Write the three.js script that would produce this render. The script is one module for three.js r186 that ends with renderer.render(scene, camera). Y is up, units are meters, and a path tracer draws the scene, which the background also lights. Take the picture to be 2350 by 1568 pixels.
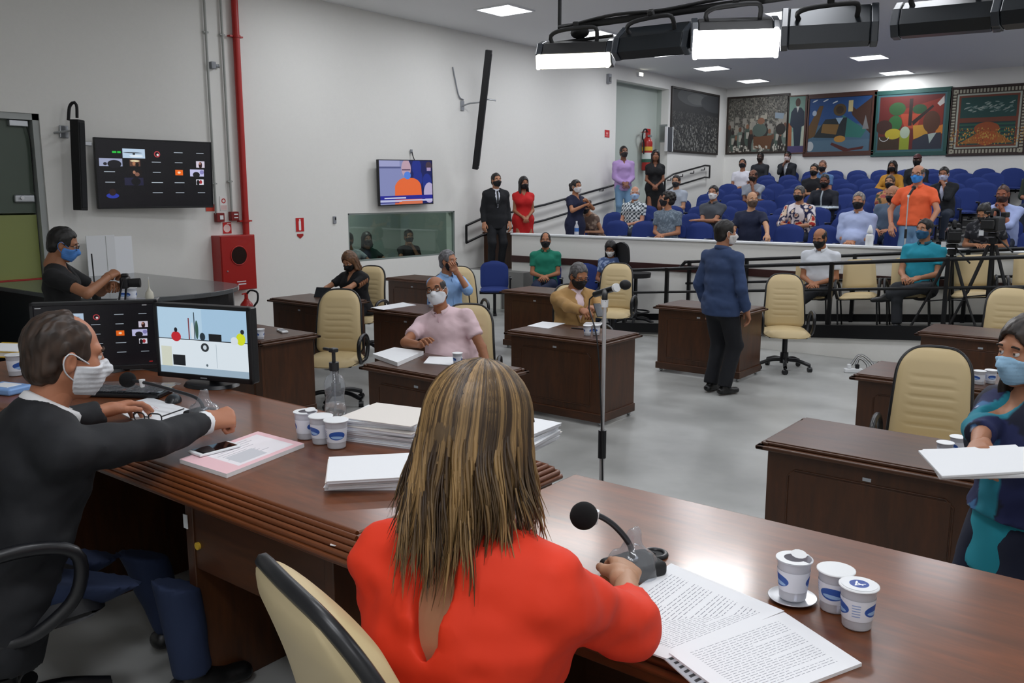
import * as THREE from 'three';
import { mergeGeometries } from 'three/addons/utils/BufferGeometryUtils.js';
import { RoundedBoxGeometry } from 'three/addons/geometries/RoundedBoxGeometry.js';
import { RectAreaLightUniformsLib } from 'three/addons/lights/RectAreaLightUniformsLib.js';

// ---------------------------------------------------------------- camera, exposure, lights
const CAM_H = 2.0, PITCH = 0.1696, YAW = 0.664, FPX = 2000;
const scene = new THREE.Scene();
const camera = new THREE.PerspectiveCamera(2 * Math.atan(784 / FPX) * 180 / Math.PI, 2350 / 1568, 0.05, 60);
camera.rotation.order = 'YXZ';
camera.rotation.set(-PITCH, YAW, 0);
camera.position.set(0, CAM_H, 0);
scene.add(camera);
const renderer = new THREE.WebGLRenderer({ antialias: true });
renderer.toneMapping = THREE.LinearToneMapping;
renderer.toneMappingExposure = 1.0;
renderer.shadowMap.enabled = true;
scene.background = new THREE.Color(0x0b0c0d);
RectAreaLightUniformsLib.init();
const CEIL = 4.72, XL = -10.3, XR = 3.0, ZB = -22.45, ZF = 2.7, DAIS = 0.4;
const PANEL_LIGHT = 22, FLOOD_LIGHT = 60;

// a pixel of the photograph gives a direction; the second argument gives the surface it lies on
const FW = new THREE.Vector3(-Math.sin(YAW) * Math.cos(PITCH), -Math.sin(PITCH), -Math.cos(YAW) * Math.cos(PITCH));
const RT = new THREE.Vector3(Math.cos(YAW), 0, -Math.sin(YAW));
const UPV = new THREE.Vector3().crossVectors(RT, FW);
function at(px, py, on) {
  const d = FW.clone().addScaledVector(RT, (px - 1175) / FPX).addScaledVector(UPV, -(py - 784) / FPX);
  let t = on.t;
  if (on.y !== undefined) t = (on.y - CAM_H) / d.y;
  if (on.x !== undefined) t = on.x / d.x;
  if (on.z !== undefined) t = on.z / d.z;
  return [d.x * t, CAM_H + d.y * t, d.z * t];
}

// ---------------------------------------------------------------- helpers
let seedState = 12345;
function rnd() { seedState = (seedState * 1664525 + 1013904223) >>> 0; return seedState / 4294967296; }
function rr(a, b) { return a + (b - a) * rnd(); }
const lerp = (a, b, t) => a + (b - a) * t, clamp = (x, a, b) => Math.min(b, Math.max(a, x));
const sstep = (a, b, x) => { const t = clamp((x - a) / (b - a), 0, 1); return t * t * (3 - 2 * t); };
function hash3(i, j, k) { let h = (i * 374761393 + j * 668265263 + k * 2147483647) | 0; h = Math.imul(h ^ (h >>> 13), 1274126177); return ((h ^ (h >>> 16)) >>> 0) / 4294967296; }
function n3(x, y, z) {
  const i = Math.floor(x), j = Math.floor(y), k = Math.floor(z); let u = x - i, v = y - j, w = z - k;
  u = u * u * (3 - 2 * u); v = v * v * (3 - 2 * v); w = w * w * (3 - 2 * w);
  const a = lerp(lerp(hash3(i, j, k), hash3(i + 1, j, k), u), lerp(hash3(i, j + 1, k), hash3(i + 1, j + 1, k), u), v);
  const b = lerp(lerp(hash3(i, j, k + 1), hash3(i + 1, j, k + 1), u), lerp(hash3(i, j + 1, k + 1), hash3(i + 1, j + 1, k + 1), u), v);
  return lerp(a, b, w) * 2 - 1;
}
const used = new Set();
function numbered(n) { let r = n, i = 1; while (used.has(r)) r = n + '_' + String(i++).padStart(3, '0'); used.add(r); return r; }
function mesh(name, geo, mat, parent) {
  const m = new THREE.Mesh(Array.isArray(geo) ? merge(geo) : geo, mat); m.name = name; m.castShadow = m.receiveShadow = true;
  if (parent) parent.add(m); else { m.name = numbered(name); scene.add(m); }
  return m;
}
function tag(o, label, category, group) { o.userData.label = label; o.userData.category = category; if (group) o.userData.group = group; return o; }
function thing(name, label, category, pos = [0, 0, 0], turn = 0, group) {
  const o = new THREE.Group(); o.name = numbered(name); scene.add(o); o.position.set(...pos); o.rotation.y = turn; return tag(o, label, category, group);
}
function struct(name, geo, mat) { const m = mesh(name, geo, mat); m.userData.kind = 'structure'; return m; }
function structGroup(name, pos = [0, 0, 0]) { const o = new THREE.Group(); o.name = numbered(name); o.position.set(...pos); o.userData.kind = 'structure'; scene.add(o); return o; }
function dup(root, pos, turn, label, group) {
  const r = root.clone(); r.userData = { ...root.userData }; r.name = numbered(root.name.replace(/_\d\d\d$/, '')); scene.add(r);
  r.position.set(...pos); r.rotation.set(0, turn, 0); if (label) r.userData.label = label; if (group) r.userData.group = group; return r;
}
function clean(g) {
  if (g.index) g = g.toNonIndexed();
  if (!g.attributes.normal) g.computeVertexNormals();
  if (!g.attributes.uv) g.setAttribute('uv', new THREE.BufferAttribute(new Float32Array(g.attributes.position.count * 2), 2));
  for (const k of Object.keys(g.attributes)) if (!['position', 'normal', 'uv', 'color'].includes(k)) g.deleteAttribute(k);
  return g;
}
function merge(list) {
  const l = list.map(clean);
  if (l.some(g => g.attributes.color) && !l.every(g => g.attributes.color)) for (const g of l) if (!g.attributes.color) g.setAttribute('color', new THREE.BufferAttribute(new Float32Array(g.attributes.position.count * 3).fill(1), 3));
  return mergeGeometries(l);
}
// uv in metres from the position, by the dominant face direction; grain along the given axis
function uvm(g, s = 1, grain = 'x') {
  g = clean(g); const p = g.attributes.position, n = g.attributes.normal, uv = g.attributes.uv;
  for (let i = 0; i < p.count; i++) {
    const x = p.getX(i), y = p.getY(i), z = p.getZ(i), ax = Math.abs(n.getX(i)), ay = Math.abs(n.getY(i)), az = Math.abs(n.getZ(i));
    let a, b; if (ay >= ax && ay >= az) { a = x; b = z; } else if (ax >= az) { a = z; b = y; } else { a = x; b = y; }
    if (grain === 'z') [a, b] = ay >= ax && ay >= az ? [z, x] : [a, b];
    if (grain === 'y') [a, b] = [b, a];
    uv.setXY(i, a * s, b * s);
  }
  return g;
}
function bx(w, h, d, x = 0, y = 0, z = 0, r = 0) {
  const g = r > 0 ? new RoundedBoxGeometry(w, h, d, 2, Math.min(r, w / 2.01, h / 2.01, d / 2.01)) : new THREE.BoxGeometry(w, h, d);
  return g.translate(x, y, z);
}
// box from its floor centre, grain uv in metres
function wbx(w, h, d, x, y, z, r = 0.004, grain = 'x') { return uvm(bx(w, h, d, x, y, z, r), 1, grain); }
const V = (a) => new THREE.Vector3(a[0], a[1], a[2]);
function tube(pts, r, seg = 24, rad = 8, closed = false) { return new THREE.TubeGeometry(new THREE.CatmullRomCurve3(pts.map(V), closed, 'catmullrom', 0.5), seg, r, rad, closed); }
function rod(a, b, r, rad = 10) {
  const A = V(a), B = V(b), d = B.clone().sub(A), g = new THREE.CylinderGeometry(r, r, d.length(), rad);
  g.applyQuaternion(new THREE.Quaternion().setFromUnitVectors(new THREE.Vector3(0, 1, 0), d.clone().normalize())); const m = A.add(B).multiplyScalar(0.5); return g.translate(m.x, m.y, m.z);
}
function evenly(pts, n) { // closed path, points at equal steps
  const q = [...pts, pts[0]], L = [0]; for (let i = 1; i < q.length; i++) L.push(L[i - 1] + Math.hypot(q[i][0] - q[i - 1][0], q[i][1] - q[i - 1][1], q[i][2] - q[i - 1][2])); const out = []; let k = 0;
  for (let j = 0; j < n; j++) { const t = L[L.length - 1] * j / n; while (k < L.length - 2 && L[k + 1] < t) k++; const f = (t - L[k]) / (L[k + 1] - L[k] || 1); out.push([0, 1, 2].map(c => q[k][c] + (q[k + 1][c] - q[k][c]) * f)); } return out;
}
function polyTube(pts, r, rad = 8) { const out = []; for (let i = 0; i < pts.length - 1; i++) { out.push(rod(pts[i], pts[i + 1], r, rad)); if (i) out.push(new THREE.SphereGeometry(r, rad, 6).translate(...pts[i])); } return merge(out); }
function lathe(pts, seg = 24) { return new THREE.LatheGeometry(pts.map(p => new THREE.Vector2(p[0], p[1])), seg); }
function extr(pts, depth, bev = 0) { const s = new THREE.Shape(pts.map(p => new THREE.Vector2(p[0], p[1]))); return new THREE.ExtrudeGeometry(s, { depth, bevelEnabled: bev > 0, bevelSize: bev, bevelThickness: bev, bevelSegments: 2, curveSegments: 8 }); }

// ---------------------------------------------------------------- textures and materials
function noiseTex(size, fn, srgb = true, rep = [1, 1]) {
  const d = new Uint8Array(size * size * 4);
  for (let y = 0; y < size; y++) for (let x = 0; x < size; x++) { const c = fn(x / size, y / size), i = (y * size + x) * 4; d[i] = clamp(c[0], 0, 255); d[i + 1] = clamp(c[1], 0, 255); d[i + 2] = clamp(c[2], 0, 255); d[i + 3] = 255; }
  const t = new THREE.DataTexture(d, size, size); t.wrapS = t.wrapT = THREE.RepeatWrapping; t.magFilter = THREE.LinearFilter; t.minFilter = THREE.LinearMipmapLinearFilter; t.generateMipmaps = true;
  if (srgb) t.colorSpace = THREE.SRGBColorSpace; t.repeat.set(...rep); t.needsUpdate = true; return t;
}
// noise that wraps over a unit square
function wn(u, v, fx, fy, s) {
  const a = n3(u * fx, v * fy, s), b = n3((u - 1) * fx, v * fy, s), c = n3(u * fx, (v - 1) * fy, s), d = n3((u - 1) * fx, (v - 1) * fy, s);
  return lerp(lerp(a, b, u), lerp(c, d, u), v) * 1.25;
}
function woodTex(r, g, b, amp) {
  return noiseTex(512, (u, v) => { const w = wn(u, v, 3, 14, 1.3) * 0.5 + wn(u, v, 8, 60, 4.1) * 0.35 + wn(u, v, 30, 180, 7.7) * 0.25, k = 1 + amp * w; return [r * k, g * k * (1 - 0.02 * w), b * k * (1 - 0.05 * w)]; });
}
const texWood = woodTex(72, 41, 20, 0.3), texTable = woodTex(109, 59, 28, 0.28);
const texWoodBump = noiseTex(512, (u, v) => { const w = 128 + 60 * wn(u, v, 6, 22, 2.2) + 40 * wn(u, v, 3, 5, 9.2); return [w, w, w]; }, false);
const texFloor = noiseTex(1024, (u, v) => {
  let w = wn(u, v, 5, 9, 0.4) * 0.8 + wn(u, v, 11, 16, 3.1) * 0.6 + wn(u, v, 26, 34, 5.7) * 0.35 + wn(u, v, 90, 90, 8.8) * 0.12;
  const k = 170 + 30 * w; return [k * 0.995, k, k * 0.985];
});
const texFloorBump = noiseTex(256, (u, v) => { const w = 128 + 50 * wn(u, v, 30, 30, 1.2) + 30 * wn(u, v, 70, 70, 3.3); return [w, w, w]; }, false);
const texPlaster = noiseTex(512, (u, v) => { const w = 236 + 1.5 * wn(u, v, 5, 5, 1.1) + 0.6 * wn(u, v, 60, 60, 3) + 0.8 * wn(u, v, 180, 180, 3); return [w, w * 0.995, w * 0.975]; });
const texLeather = noiseTex(256, (u, v) => { const w = 128 + 60 * wn(u, v, 50, 50, 1) + 40 * wn(u, v, 90, 90, 2); return [w, w, w]; }, false);
const texCloth = noiseTex(256, (u, v) => { const w = 128 + 70 * Math.sin(u * Math.PI * 128) * Math.sin(v * Math.PI * 128) + 30 * wn(u, v, 60, 60, 2); return [w, w, w]; }, false);
const matCache = new Map();
function mat(color, rough = 0.6, o = {}) {
  const key = JSON.stringify([color, rough, o.metalness, o.clearcoat, o.emissiveIntensity, o.k]); if (!o.map && !o.bumpMap && matCache.has(key)) return matCache.get(key);
  const m = new THREE.MeshPhysicalMaterial({ color, roughness: rough, ...Object.fromEntries(Object.entries(o).filter(([k]) => k !== 'k')) }); matCache.set(key, m); return m;
}
const MT = {
  wall: mat(0xffffff, 0.75, { map: texPlaster, k: 'wall' }),
  ceil: mat(0xeff0f0, 0.85, { k: 'c' }),
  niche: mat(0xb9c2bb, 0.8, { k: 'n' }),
  floor: mat(0xffffff, 0.34, { map: texFloor, bumpMap: texFloorBump, bumpScale: 0.0008, k: 'f' }),
  step: mat(0x83827f, 0.7, { k: 's' }),
  wood: mat(0xffffff, 0.42, { map: texWood, bumpMap: texWoodBump, bumpScale: 0.0006, clearcoat: 0.15, clearcoatRoughness: 0.2, k: 'w' }),
  table: mat(0xffffff, 0.4, { map: texTable, bumpMap: texWoodBump, bumpScale: 0.0012, clearcoat: 0.32, clearcoatRoughness: 0.16, k: 't' }),
  
  beige: mat(0xcfb98c, 0.5, { bumpMap: texLeather, bumpScale: 0.0004, k: 'b' }),
  beigeShell: mat(0xcdbb93, 0.45, { k: 'bs' }),
  blue: mat(0x152f74, 0.8, { bumpMap: texCloth, bumpScale: 0.0006, k: 'bl' }),
  black: mat(0x15161a, 0.35), blackMatte: mat(0x121214, 0.7), blackMetal: mat(0x14151a, 0.4, { metalness: 0.3 }), chrome: mat(0xd4d5d8, 0.3, { metalness: 0.7 }), steel: mat(0xb9bcc0, 0.35, { metalness: 0.9 }),
  red: mat(0xa8150f, 0.4, { clearcoat: 0.3 }), redPaint: mat(0xb3201a, 0.4), white: mat(0xeceef0, 0.5), paper: mat(0xf2f4f7, 0.8), rail: mat(0x101114, 0.35, { metalness: 0.2 }),
  greyPlastic: mat(0x8f9298, 0.5), grout: mat(0x2a1713, 0.6), darkWood: mat(0x3a1d1a, 0.45, { k: 'dw' }), conduit: mat(0xa8aaa6, 0.5), yellow: mat(0xd9b23a, 0.5),
  lamp: new THREE.MeshStandardMaterial({ color: 0xffffff, emissive: 0xf8fbff, emissiveIntensity: 3.2, roughness: 0.5 }),
  flood: new THREE.MeshStandardMaterial({ color: 0xffffff, emissive: 0xffffff, emissiveIntensity: 7, roughness: 0.4 }),
  tubeWarm: new THREE.MeshStandardMaterial({ color: 0xffffff, emissive: 0xfffbe6, emissiveIntensity: 3.4, roughness: 0.4 }),
  plasticClear: new THREE.MeshPhysicalMaterial({ color: 0xeef1f5, roughness: 0.1, transmission: 0.9, thickness: 0, ior: 1.4 }),
  plasticCup: new THREE.MeshPhysicalMaterial({ color: 0xe9ebf2, roughness: 0.4, transmission: 0.45, thickness: 0 }),
};
function canvasTex(w, h, draw) { const c = document.createElement('canvas'); c.width = w; c.height = h; const g = c.getContext('2d'); draw(g, w, h); const t = new THREE.CanvasTexture(c); t.colorSpace = THREE.SRGBColorSpace; t.anisotropy = 4; return t; }
function printMat(tex, rough = 0.7, c = 0xffffff) { return new THREE.MeshStandardMaterial({ map: tex, roughness: rough, color: c }); }
const NTH = ['first', 'second', 'third', 'fourth', 'fifth', 'sixth', 'seventh', 'eighth', 'ninth', 'tenth', 'eleventh', 'twelfth', 'thirteenth', 'fourteenth', 'fifteenth', 'sixteenth', 'seventeenth', 'eighteenth', 'nineteenth', 'twentieth', 'twenty-first'];
function screenMat(tex, e = 1) { return new THREE.MeshStandardMaterial({ color: 0x050506, roughness: 0.25, emissive: 0xffffff, emissiveMap: tex, emissiveIntensity: e }); }

// ---------------------------------------------------------------- ceiling lights
function ceilingPanel(x, z, label) {
  const g = thing('ceiling_light', label, 'light', [x, CEIL, z], 0, 'square ceiling light panels');
  mesh('frame', [bx(0.66, 0.02, 0.03, 0, -0.01, 0.315), bx(0.66, 0.02, 0.03, 0, -0.01, -0.315), bx(0.03, 0.02, 0.6, 0.315, -0.01, 0), bx(0.03, 0.02, 0.6, -0.315, -0.01, 0)], MT.white, g);
  mesh('diffuser', bx(0.6, 0.012, 0.6, 0, -0.012, 0), MT.lamp, g);
  const l = new THREE.RectAreaLight(0xf6f9ff, PANEL_LIGHT, 0.6, 0.6); l.position.set(0, -0.03, 0); l.rotation.x = -Math.PI / 2; g.add(l);
}
const panelPx = [[1158, 22], [1365, 78], [1518, 122], [1633, 156], [1728, 185]], panelPx2 = [[1815, 30], [1927, 85], [1995, 131], [2057, 166]];
panelPx.forEach(([x, y], i) => { const p = at(x, y, { y: CEIL }); ceilingPanel(p[0], p[2], `square ceiling light panel along the television wall, ${NTH[4 - i]} from the back wall`); });
panelPx2.forEach(([x, y], i) => { const p = at(x, y, { y: CEIL }); ceilingPanel(p[0], p[2], `square ceiling light panel above the middle seats, ${NTH[3 - i]} from the back wall`); });
[[-5.3, [-11.0, -8.2, -5.4], 'in line with the middle seats'], [-8.6, [-8.2], 'over the desks by the television wall'], [-2.1, [-20, -17, -14, -11, -8.2, -5.4, -2.2], 'in the row above the stepped aisle'], [1.1, [-19, -15, -11.5, -8.2, -4.6], 'in the row by the right wall'], [-0.4, [-0.6, 0.9], 'above the dais'], [1.7, [1.2], 'in the corner behind the dais']].forEach(([x, zs, where]) => zs.forEach((z, i) => ceilingPanel(x, z, `square ceiling light panel ${where}, ${NTH[i]} from the gallery end`)));

// ---------------------------------------------------------------- room shell
const fl = (x0, x1, z0, z1, y, th = 0.2) => uvm(bx(x1 - x0, th, z1 - z0, (x0 + x1) / 2, y - th / 2, (z0 + z1) / 2), 1 / 5);
struct('floor', fl(XL - 0.2, XR + 0.2, ZB - 0.2, ZF + 0.2, 0), MT.floor);
struct('floor', fl(XL, XR, -2.42, ZF, DAIS, 0.399), MT.floor);
struct('ceiling', bx(XR - XL + 3, 0.2, ZF - ZB + 0.4, (XL + XR) / 2 - 1, CEIL + 0.1, (ZB + ZF) / 2), MT.ceil);
const WH = CEIL;
// television wall, with the door, the booth window and the niche cut out
const DZ0 = -4.62, DZ1 = -2.9, DH = 2.86, WZ = [at(800, 545, { x: XL })[2], at(1044, 545, { x: XL })[2]], WY = [0.93, 1.68], NZ = [-19.25, -16.85], NH = 4.42;
function wallX(z0, z1, y0, y1, x = XL, t = 0.2) { return uvm(bx(t, y1 - y0, z1 - z0, x - t / 2, (y0 + y1) / 2, (z0 + z1) / 2), 1 / 3); }
struct('wall_left', merge([
  wallX(DZ1, ZF + 0.2, 0, WH), wallX(DZ0, DZ1, DH, WH), wallX(WZ[0], DZ0, 0, WH),
  wallX(WZ[1], WZ[0], 0, WY[0]), wallX(WZ[1], WZ[0], WY[1], WH), wallX(NZ[1], WZ[1], 0, WH), wallX(NZ[0], NZ[1], NH, WH), wallX(ZB - 0.2, NZ[0], 0, WH)]), MT.wall);
struct('wall_niche', merge([wallX(NZ[0], NZ[1], 0, NH, XL - 0.32, 0.1), wallX(NZ[0] - 0.06, NZ[0], 0, NH, XL - 0.2, 0.22), wallX(NZ[1], NZ[1] + 0.06, 0, NH, XL - 0.2, 0.22), bx(0.24, 0.06, NZ[1] - NZ[0] + 0.1, XL - 0.31, NH + 0.03, (NZ[0] + NZ[1]) / 2)]), MT.niche);
struct('wall_back', uvm(bx(XR - XL + 0.4, WH, 0.2, (XL + XR) / 2, WH / 2, ZB - 0.1), 1 / 3), MT.wall);
struct('wall_right', uvm(bx(0.2, WH, ZF - ZB + 0.4, XR + 0.1, WH / 2, (ZB + ZF) / 2), 1 / 3), MT.wall);
struct('wall_front', uvm(bx(XR - XL + 0.4, WH, 0.2, (XL + XR) / 2, WH / 2, ZF + 0.1), 1 / 3), MT.wall);
// the recording booth behind the window
{
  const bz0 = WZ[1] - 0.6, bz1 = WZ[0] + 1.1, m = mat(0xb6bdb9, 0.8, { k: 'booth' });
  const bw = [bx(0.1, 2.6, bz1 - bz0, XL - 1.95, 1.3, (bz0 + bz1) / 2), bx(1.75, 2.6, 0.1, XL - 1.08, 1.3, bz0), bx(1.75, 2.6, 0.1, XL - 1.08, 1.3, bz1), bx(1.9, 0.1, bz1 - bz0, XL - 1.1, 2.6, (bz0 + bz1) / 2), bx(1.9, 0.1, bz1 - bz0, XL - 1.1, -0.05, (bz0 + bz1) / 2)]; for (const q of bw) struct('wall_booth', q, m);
  const lamp = thing('booth_ceiling_lamp', 'small square lamp on the ceiling of the booth behind the glass', 'light', [XL - 1.0, 2.54, (bz0 + bz1) / 2]);
  mesh('diffuser', bx(0.4, 0.02, 0.4), new THREE.MeshStandardMaterial({ color: 0xffffff, emissive: 0xf2fff6, emissiveIntensity: 1.5 }), lamp);
  const l = new THREE.RectAreaLight(0xf6fff9, 42, 0.4, 0.4); l.position.set(0, -0.02, 0); l.rotation.x = -Math.PI / 2; lamp.add(l);
  const w = structGroup('window_1');
  const y = WY, zc = (WZ[0] + WZ[1]) / 2, len = WZ[0] - WZ[1], fm = mat(0x7f8884, 0.5, { k: 'wf' });
  mesh('window_frame', [bx(0.05, 0.025, len, XL - 0.03, y[0] + 0.012, zc), bx(0.05, 0.025, len, XL - 0.03, y[1] - 0.012, zc), bx(0.05, y[1] - y[0], 0.025, XL - 0.03, (y[0] + y[1]) / 2, WZ[0] - 0.012), bx(0.05, y[1] - y[0], 0.025, XL - 0.03, (y[0] + y[1]) / 2, WZ[1] + 0.012)], fm, w);
  mesh('pane', bx(0.008, y[1] - y[0] - 0.04, len - 0.04, XL - 0.03, (y[0] + y[1]) / 2, zc), new THREE.MeshPhysicalMaterial({ color: 0xd6dedb, roughness: 0.03, transmission: 1, thickness: 0, ior: 1.5 }), w);
  const dk = thing('booth_desk', 'grey desk top behind the booth window', 'desk', [XL - 0.5, 0, zc]);
  mesh('desk_top', bx(0.45, 0.04, len + 0.3, 0, 0.86, 0, 0.01), mat(0x7d8480, 0.5), dk);
  for (const s of [-1, 1]) mesh('leg', bx(0.5, 0.84, 0.04, 0, 0.42, s * len * 0.48), mat(0x55585a, 0.6), dk);
}
// door at the far left, frosted glass in an aluminium frame
{
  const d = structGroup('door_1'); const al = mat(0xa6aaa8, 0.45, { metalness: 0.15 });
  mesh('door_frame', [bx(0.16, DH, 0.07, XL - 0.1, DH / 2, DZ0 + 0.035), bx(0.16, DH, 0.07, XL - 0.1, DH / 2, DZ1 - 0.035), bx(0.16, 0.07, DZ1 - DZ0, XL - 0.1, DH - 0.035, (DZ0 + DZ1) / 2)], al, d);
  const zc = (DZ0 + DZ1) / 2, w = DZ1 - DZ0 - 0.16;
  mesh('glass_leaf', bx(0.03, 1.02, w, XL - 0.12, 2.28, zc), mat(0x4e5b50, 0.25, { k: 'g1' }), d);  // glass and film: backlight and reflections painted in as flat colour bands
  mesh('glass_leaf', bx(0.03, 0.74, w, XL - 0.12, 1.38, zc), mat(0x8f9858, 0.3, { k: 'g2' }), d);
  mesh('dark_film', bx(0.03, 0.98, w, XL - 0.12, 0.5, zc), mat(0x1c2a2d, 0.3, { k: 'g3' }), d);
  mesh('red_push_bar', bx(0.05, 0.07, w, XL - 0.09, 1.0, zc, 0.01), mat(0xa11d18, 0.4), d);
  const lk = mesh('lock', bx(0.05, 0.09, 0.22, XL - 0.085, 1.93, DZ0 + 0.2, 0.02), MT.steel, d);
  mesh('lock_cylinder', new THREE.CylinderGeometry(0.02, 0.02, 0.03, 16).rotateZ(Math.PI / 2).translate(XL - 0.05, 1.94, DZ0 + 0.24), MT.chrome, lk);
  mesh('door_closer', bx(0.06, 0.07, 0.2, XL - 0.08, DH - 0.11, DZ0 + 0.2, 0.01), MT.steel, d);
  mesh('door_cable', tube([[XL - 0.06, DH - 0.12, DZ0 + 0.12], [XL - 0.06, 2.5, DZ0 + 0.09], [XL - 0.06, 2.0, DZ0 + 0.1]], 0.006, 16, 5), MT.blackMatte, d);
  struct('wall_corridor', bx(0.1, 3, 2.2, XL - 0.9, 1.5, zc), mat(0xc8d0a0, 0.8, { k: 'cor' }));
}
// ---------------------------------------------------------------- gallery: parapet, tiers, aisles, ramp
const PZ = -12.1, ROWS = 10, rowZ = i => -13 - 1.01 * i, rowY = i => 0.65 + 0.113 * i;
struct('wall_parapet', uvm(bx(8.6, 1.27, 0.14, -9.42 + 4.3, 0.635, PZ), 1 / 3), MT.wall);
struct('trim_1', bx(8.62, 0.03, 0.2, -9.42 + 4.3, 1.285, PZ, 0.006), MT.white);
struct('wall_parapet', uvm(bx(XR - (-0.8), 1.27, 0.14, (-0.8 + XR) / 2, 0.635, PZ), 1 / 3), MT.wall);
struct('trim_2', bx(XR + 0.8, 0.03, 0.2, (-0.8 + XR) / 2, 1.285, PZ, 0.006), MT.white);
struct('trim_3', uvm(bx(12.1, 0.11, 0.025, -9.42 + 6.05, 0.86, PZ + 0.082, 0.006)), MT.darkWood);
struct('baseboard_parapet', bx(12.3, 0.1, 0.02, -9.42 + 6.15, 0.05, PZ + 0.08), mat(0x3c3c3e, 0.6));
for (let i = 0; i < ROWS; i++) {
  const z1 = i ? rowZ(i) + 0.5 : PZ - 0.06, z0 = i === ROWS - 1 ? ZB : rowZ(i + 1) + 0.5, y = rowY(i);
  struct('gallery_tier', uvm(bx(XR + 8.95, y, z1 - z0, (XR - 8.95) / 2, y / 2, (z0 + z1) / 2), 1 / 3), MT.step);
  if (i) struct('trim_' + (i + 3), bx(XR + 8.95, 0.02, 0.03, (XR - 8.95) / 2, y - 0.008, z1 + 0.004), mat(0x4b4b4d, 0.6));
}
// side aisle along the television wall: steps up to a landing in front of the niche
{
  const stepsY = []; let z = PZ - 0.0; const n = 6;
  for (let i = 0; i < n; i++) { const y = 0.65 + 0.57 * i / (n - 1), z1 = PZ + 0.35 - (i ? 0.95 + (i - 1) * 0.72 : 0), z0 = i === n - 1 ? -19.6 : PZ + 0.35 - (0.95 + i * 0.72); stepsY.push([y, z0, z1]); struct('aisle_step', uvm(bx(1.35, y, z1 - z0, XL + 0.675, y / 2, (z0 + z1) / 2), 1 / 3), MT.step); }
  for (let i = 0; i < 4; i++) struct('aisle_step', uvm(bx(1.35, 1.34 + 0.11 * i, i === 3 ? 0.98 : 0.65, XL + 0.675, (1.34 + 0.11 * i) / 2, -19.6 - 0.65 * i - (i === 3 ? 0.45 : 0.325)), 1 / 3), MT.step);
  struct('wall_riser', uvm(bx(0.88, 0.65, 0.03, XL + 0.44, 0.325, PZ + 0.37), 1 / 3), MT.wall);
}
// middle aisle steps
for (let i = 0; i < 9; i++) struct('aisle_tread', uvm(bx(0.66, rowY(i) + 0.056, 0.32, -2.74, (rowY(i) + 0.056) / 2, rowZ(i + 1) + 0.5 + 0.16), 1 / 3), mat(0x9a9894, 0.7, { k: 'tread' }));
// accessible ramp in front of the parapet, rising to the right
const RX0 = -6.95, RS = 0.0833, RZ0 = -10.8, RZ1 = PZ + 0.1, rampY = x => Math.max(0, (x - RX0) * RS);
{
  const x1 = XR, g = structGroup('ramp');
  const top = extr([[RX0, -0.02], [x1, -0.02], [x1, rampY(x1)], [RX0, 0.002]], RZ0 - RZ1).translate(0, 0, RZ1);
  mesh('ramp_deck', uvm(top, 1 / 3), MT.step, g);
  const fas = extr([[RX0, 0], [x1, 0], [x1, rampY(x1) - 0.06], [RX0 + 0.8, 0.001]], 0.03).translate(0, 0, RZ0);
  mesh('ramp_fascia', uvm(fas, 1 / 3), MT.wall, g);
  for (const [z, n] of [[RZ0 + 0.03, 'ramp_edge_beam'], [RZ1 + 0.0, 'ramp_kerb']]) {
    const b = extr([[RX0 + 0.1, rampY(RX0 + 0.1) - 0.02], [x1, rampY(x1) - 0.13], [x1, rampY(x1) + 0.1], [RX0 + 0.1, rampY(RX0 + 0.1) + 0.1]], 0.04).translate(0, 0, z); mesh(n, b, MT.rail, g);
  }
}
function rampRail(z, x0, x1, posts, name, label, h) {
  const g = thing(name, label, 'railing', [0, 0, 0]); const hy = (x, k) => rampY(x) + k;
  for (const px of posts) mesh('post', bx(0.045, h + 0.02, 0.045, px, hy(px, 0) + h / 2, z), MT.rail, g);
  mesh('top_rail', polyTube([[x0 - 0.12, hy(x0, h - 0.12), z], [x0 - 0.02, hy(x0, h - 0.01), z], [x0 + 0.1, hy(x0, h), z], [x1, hy(x1, h), z]], 0.024, 10), MT.rail, g);
  mesh('middle_rail', rod([x0, hy(x0, h - 0.33), z], [x1, hy(x1, h - 0.33), z], 0.018), MT.rail, g);
  return g;
}
rampRail(RZ0 - 0.04, -6.5, 1.5, [-6.42, -5.75, -4.9, -3.5, -2.2, -0.9, 0.4], 'ramp_railing', 'black steel railing on the outer edge of the ramp', 0.86);
rampRail(RZ1 + 0.09, -6.0, 1.5, [-5.95, -5.05, -3.55, -2.2, -0.9, 0.4], 'ramp_railing', 'black steel railing against the white parapet behind the ramp chairs', 0.9);
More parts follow.
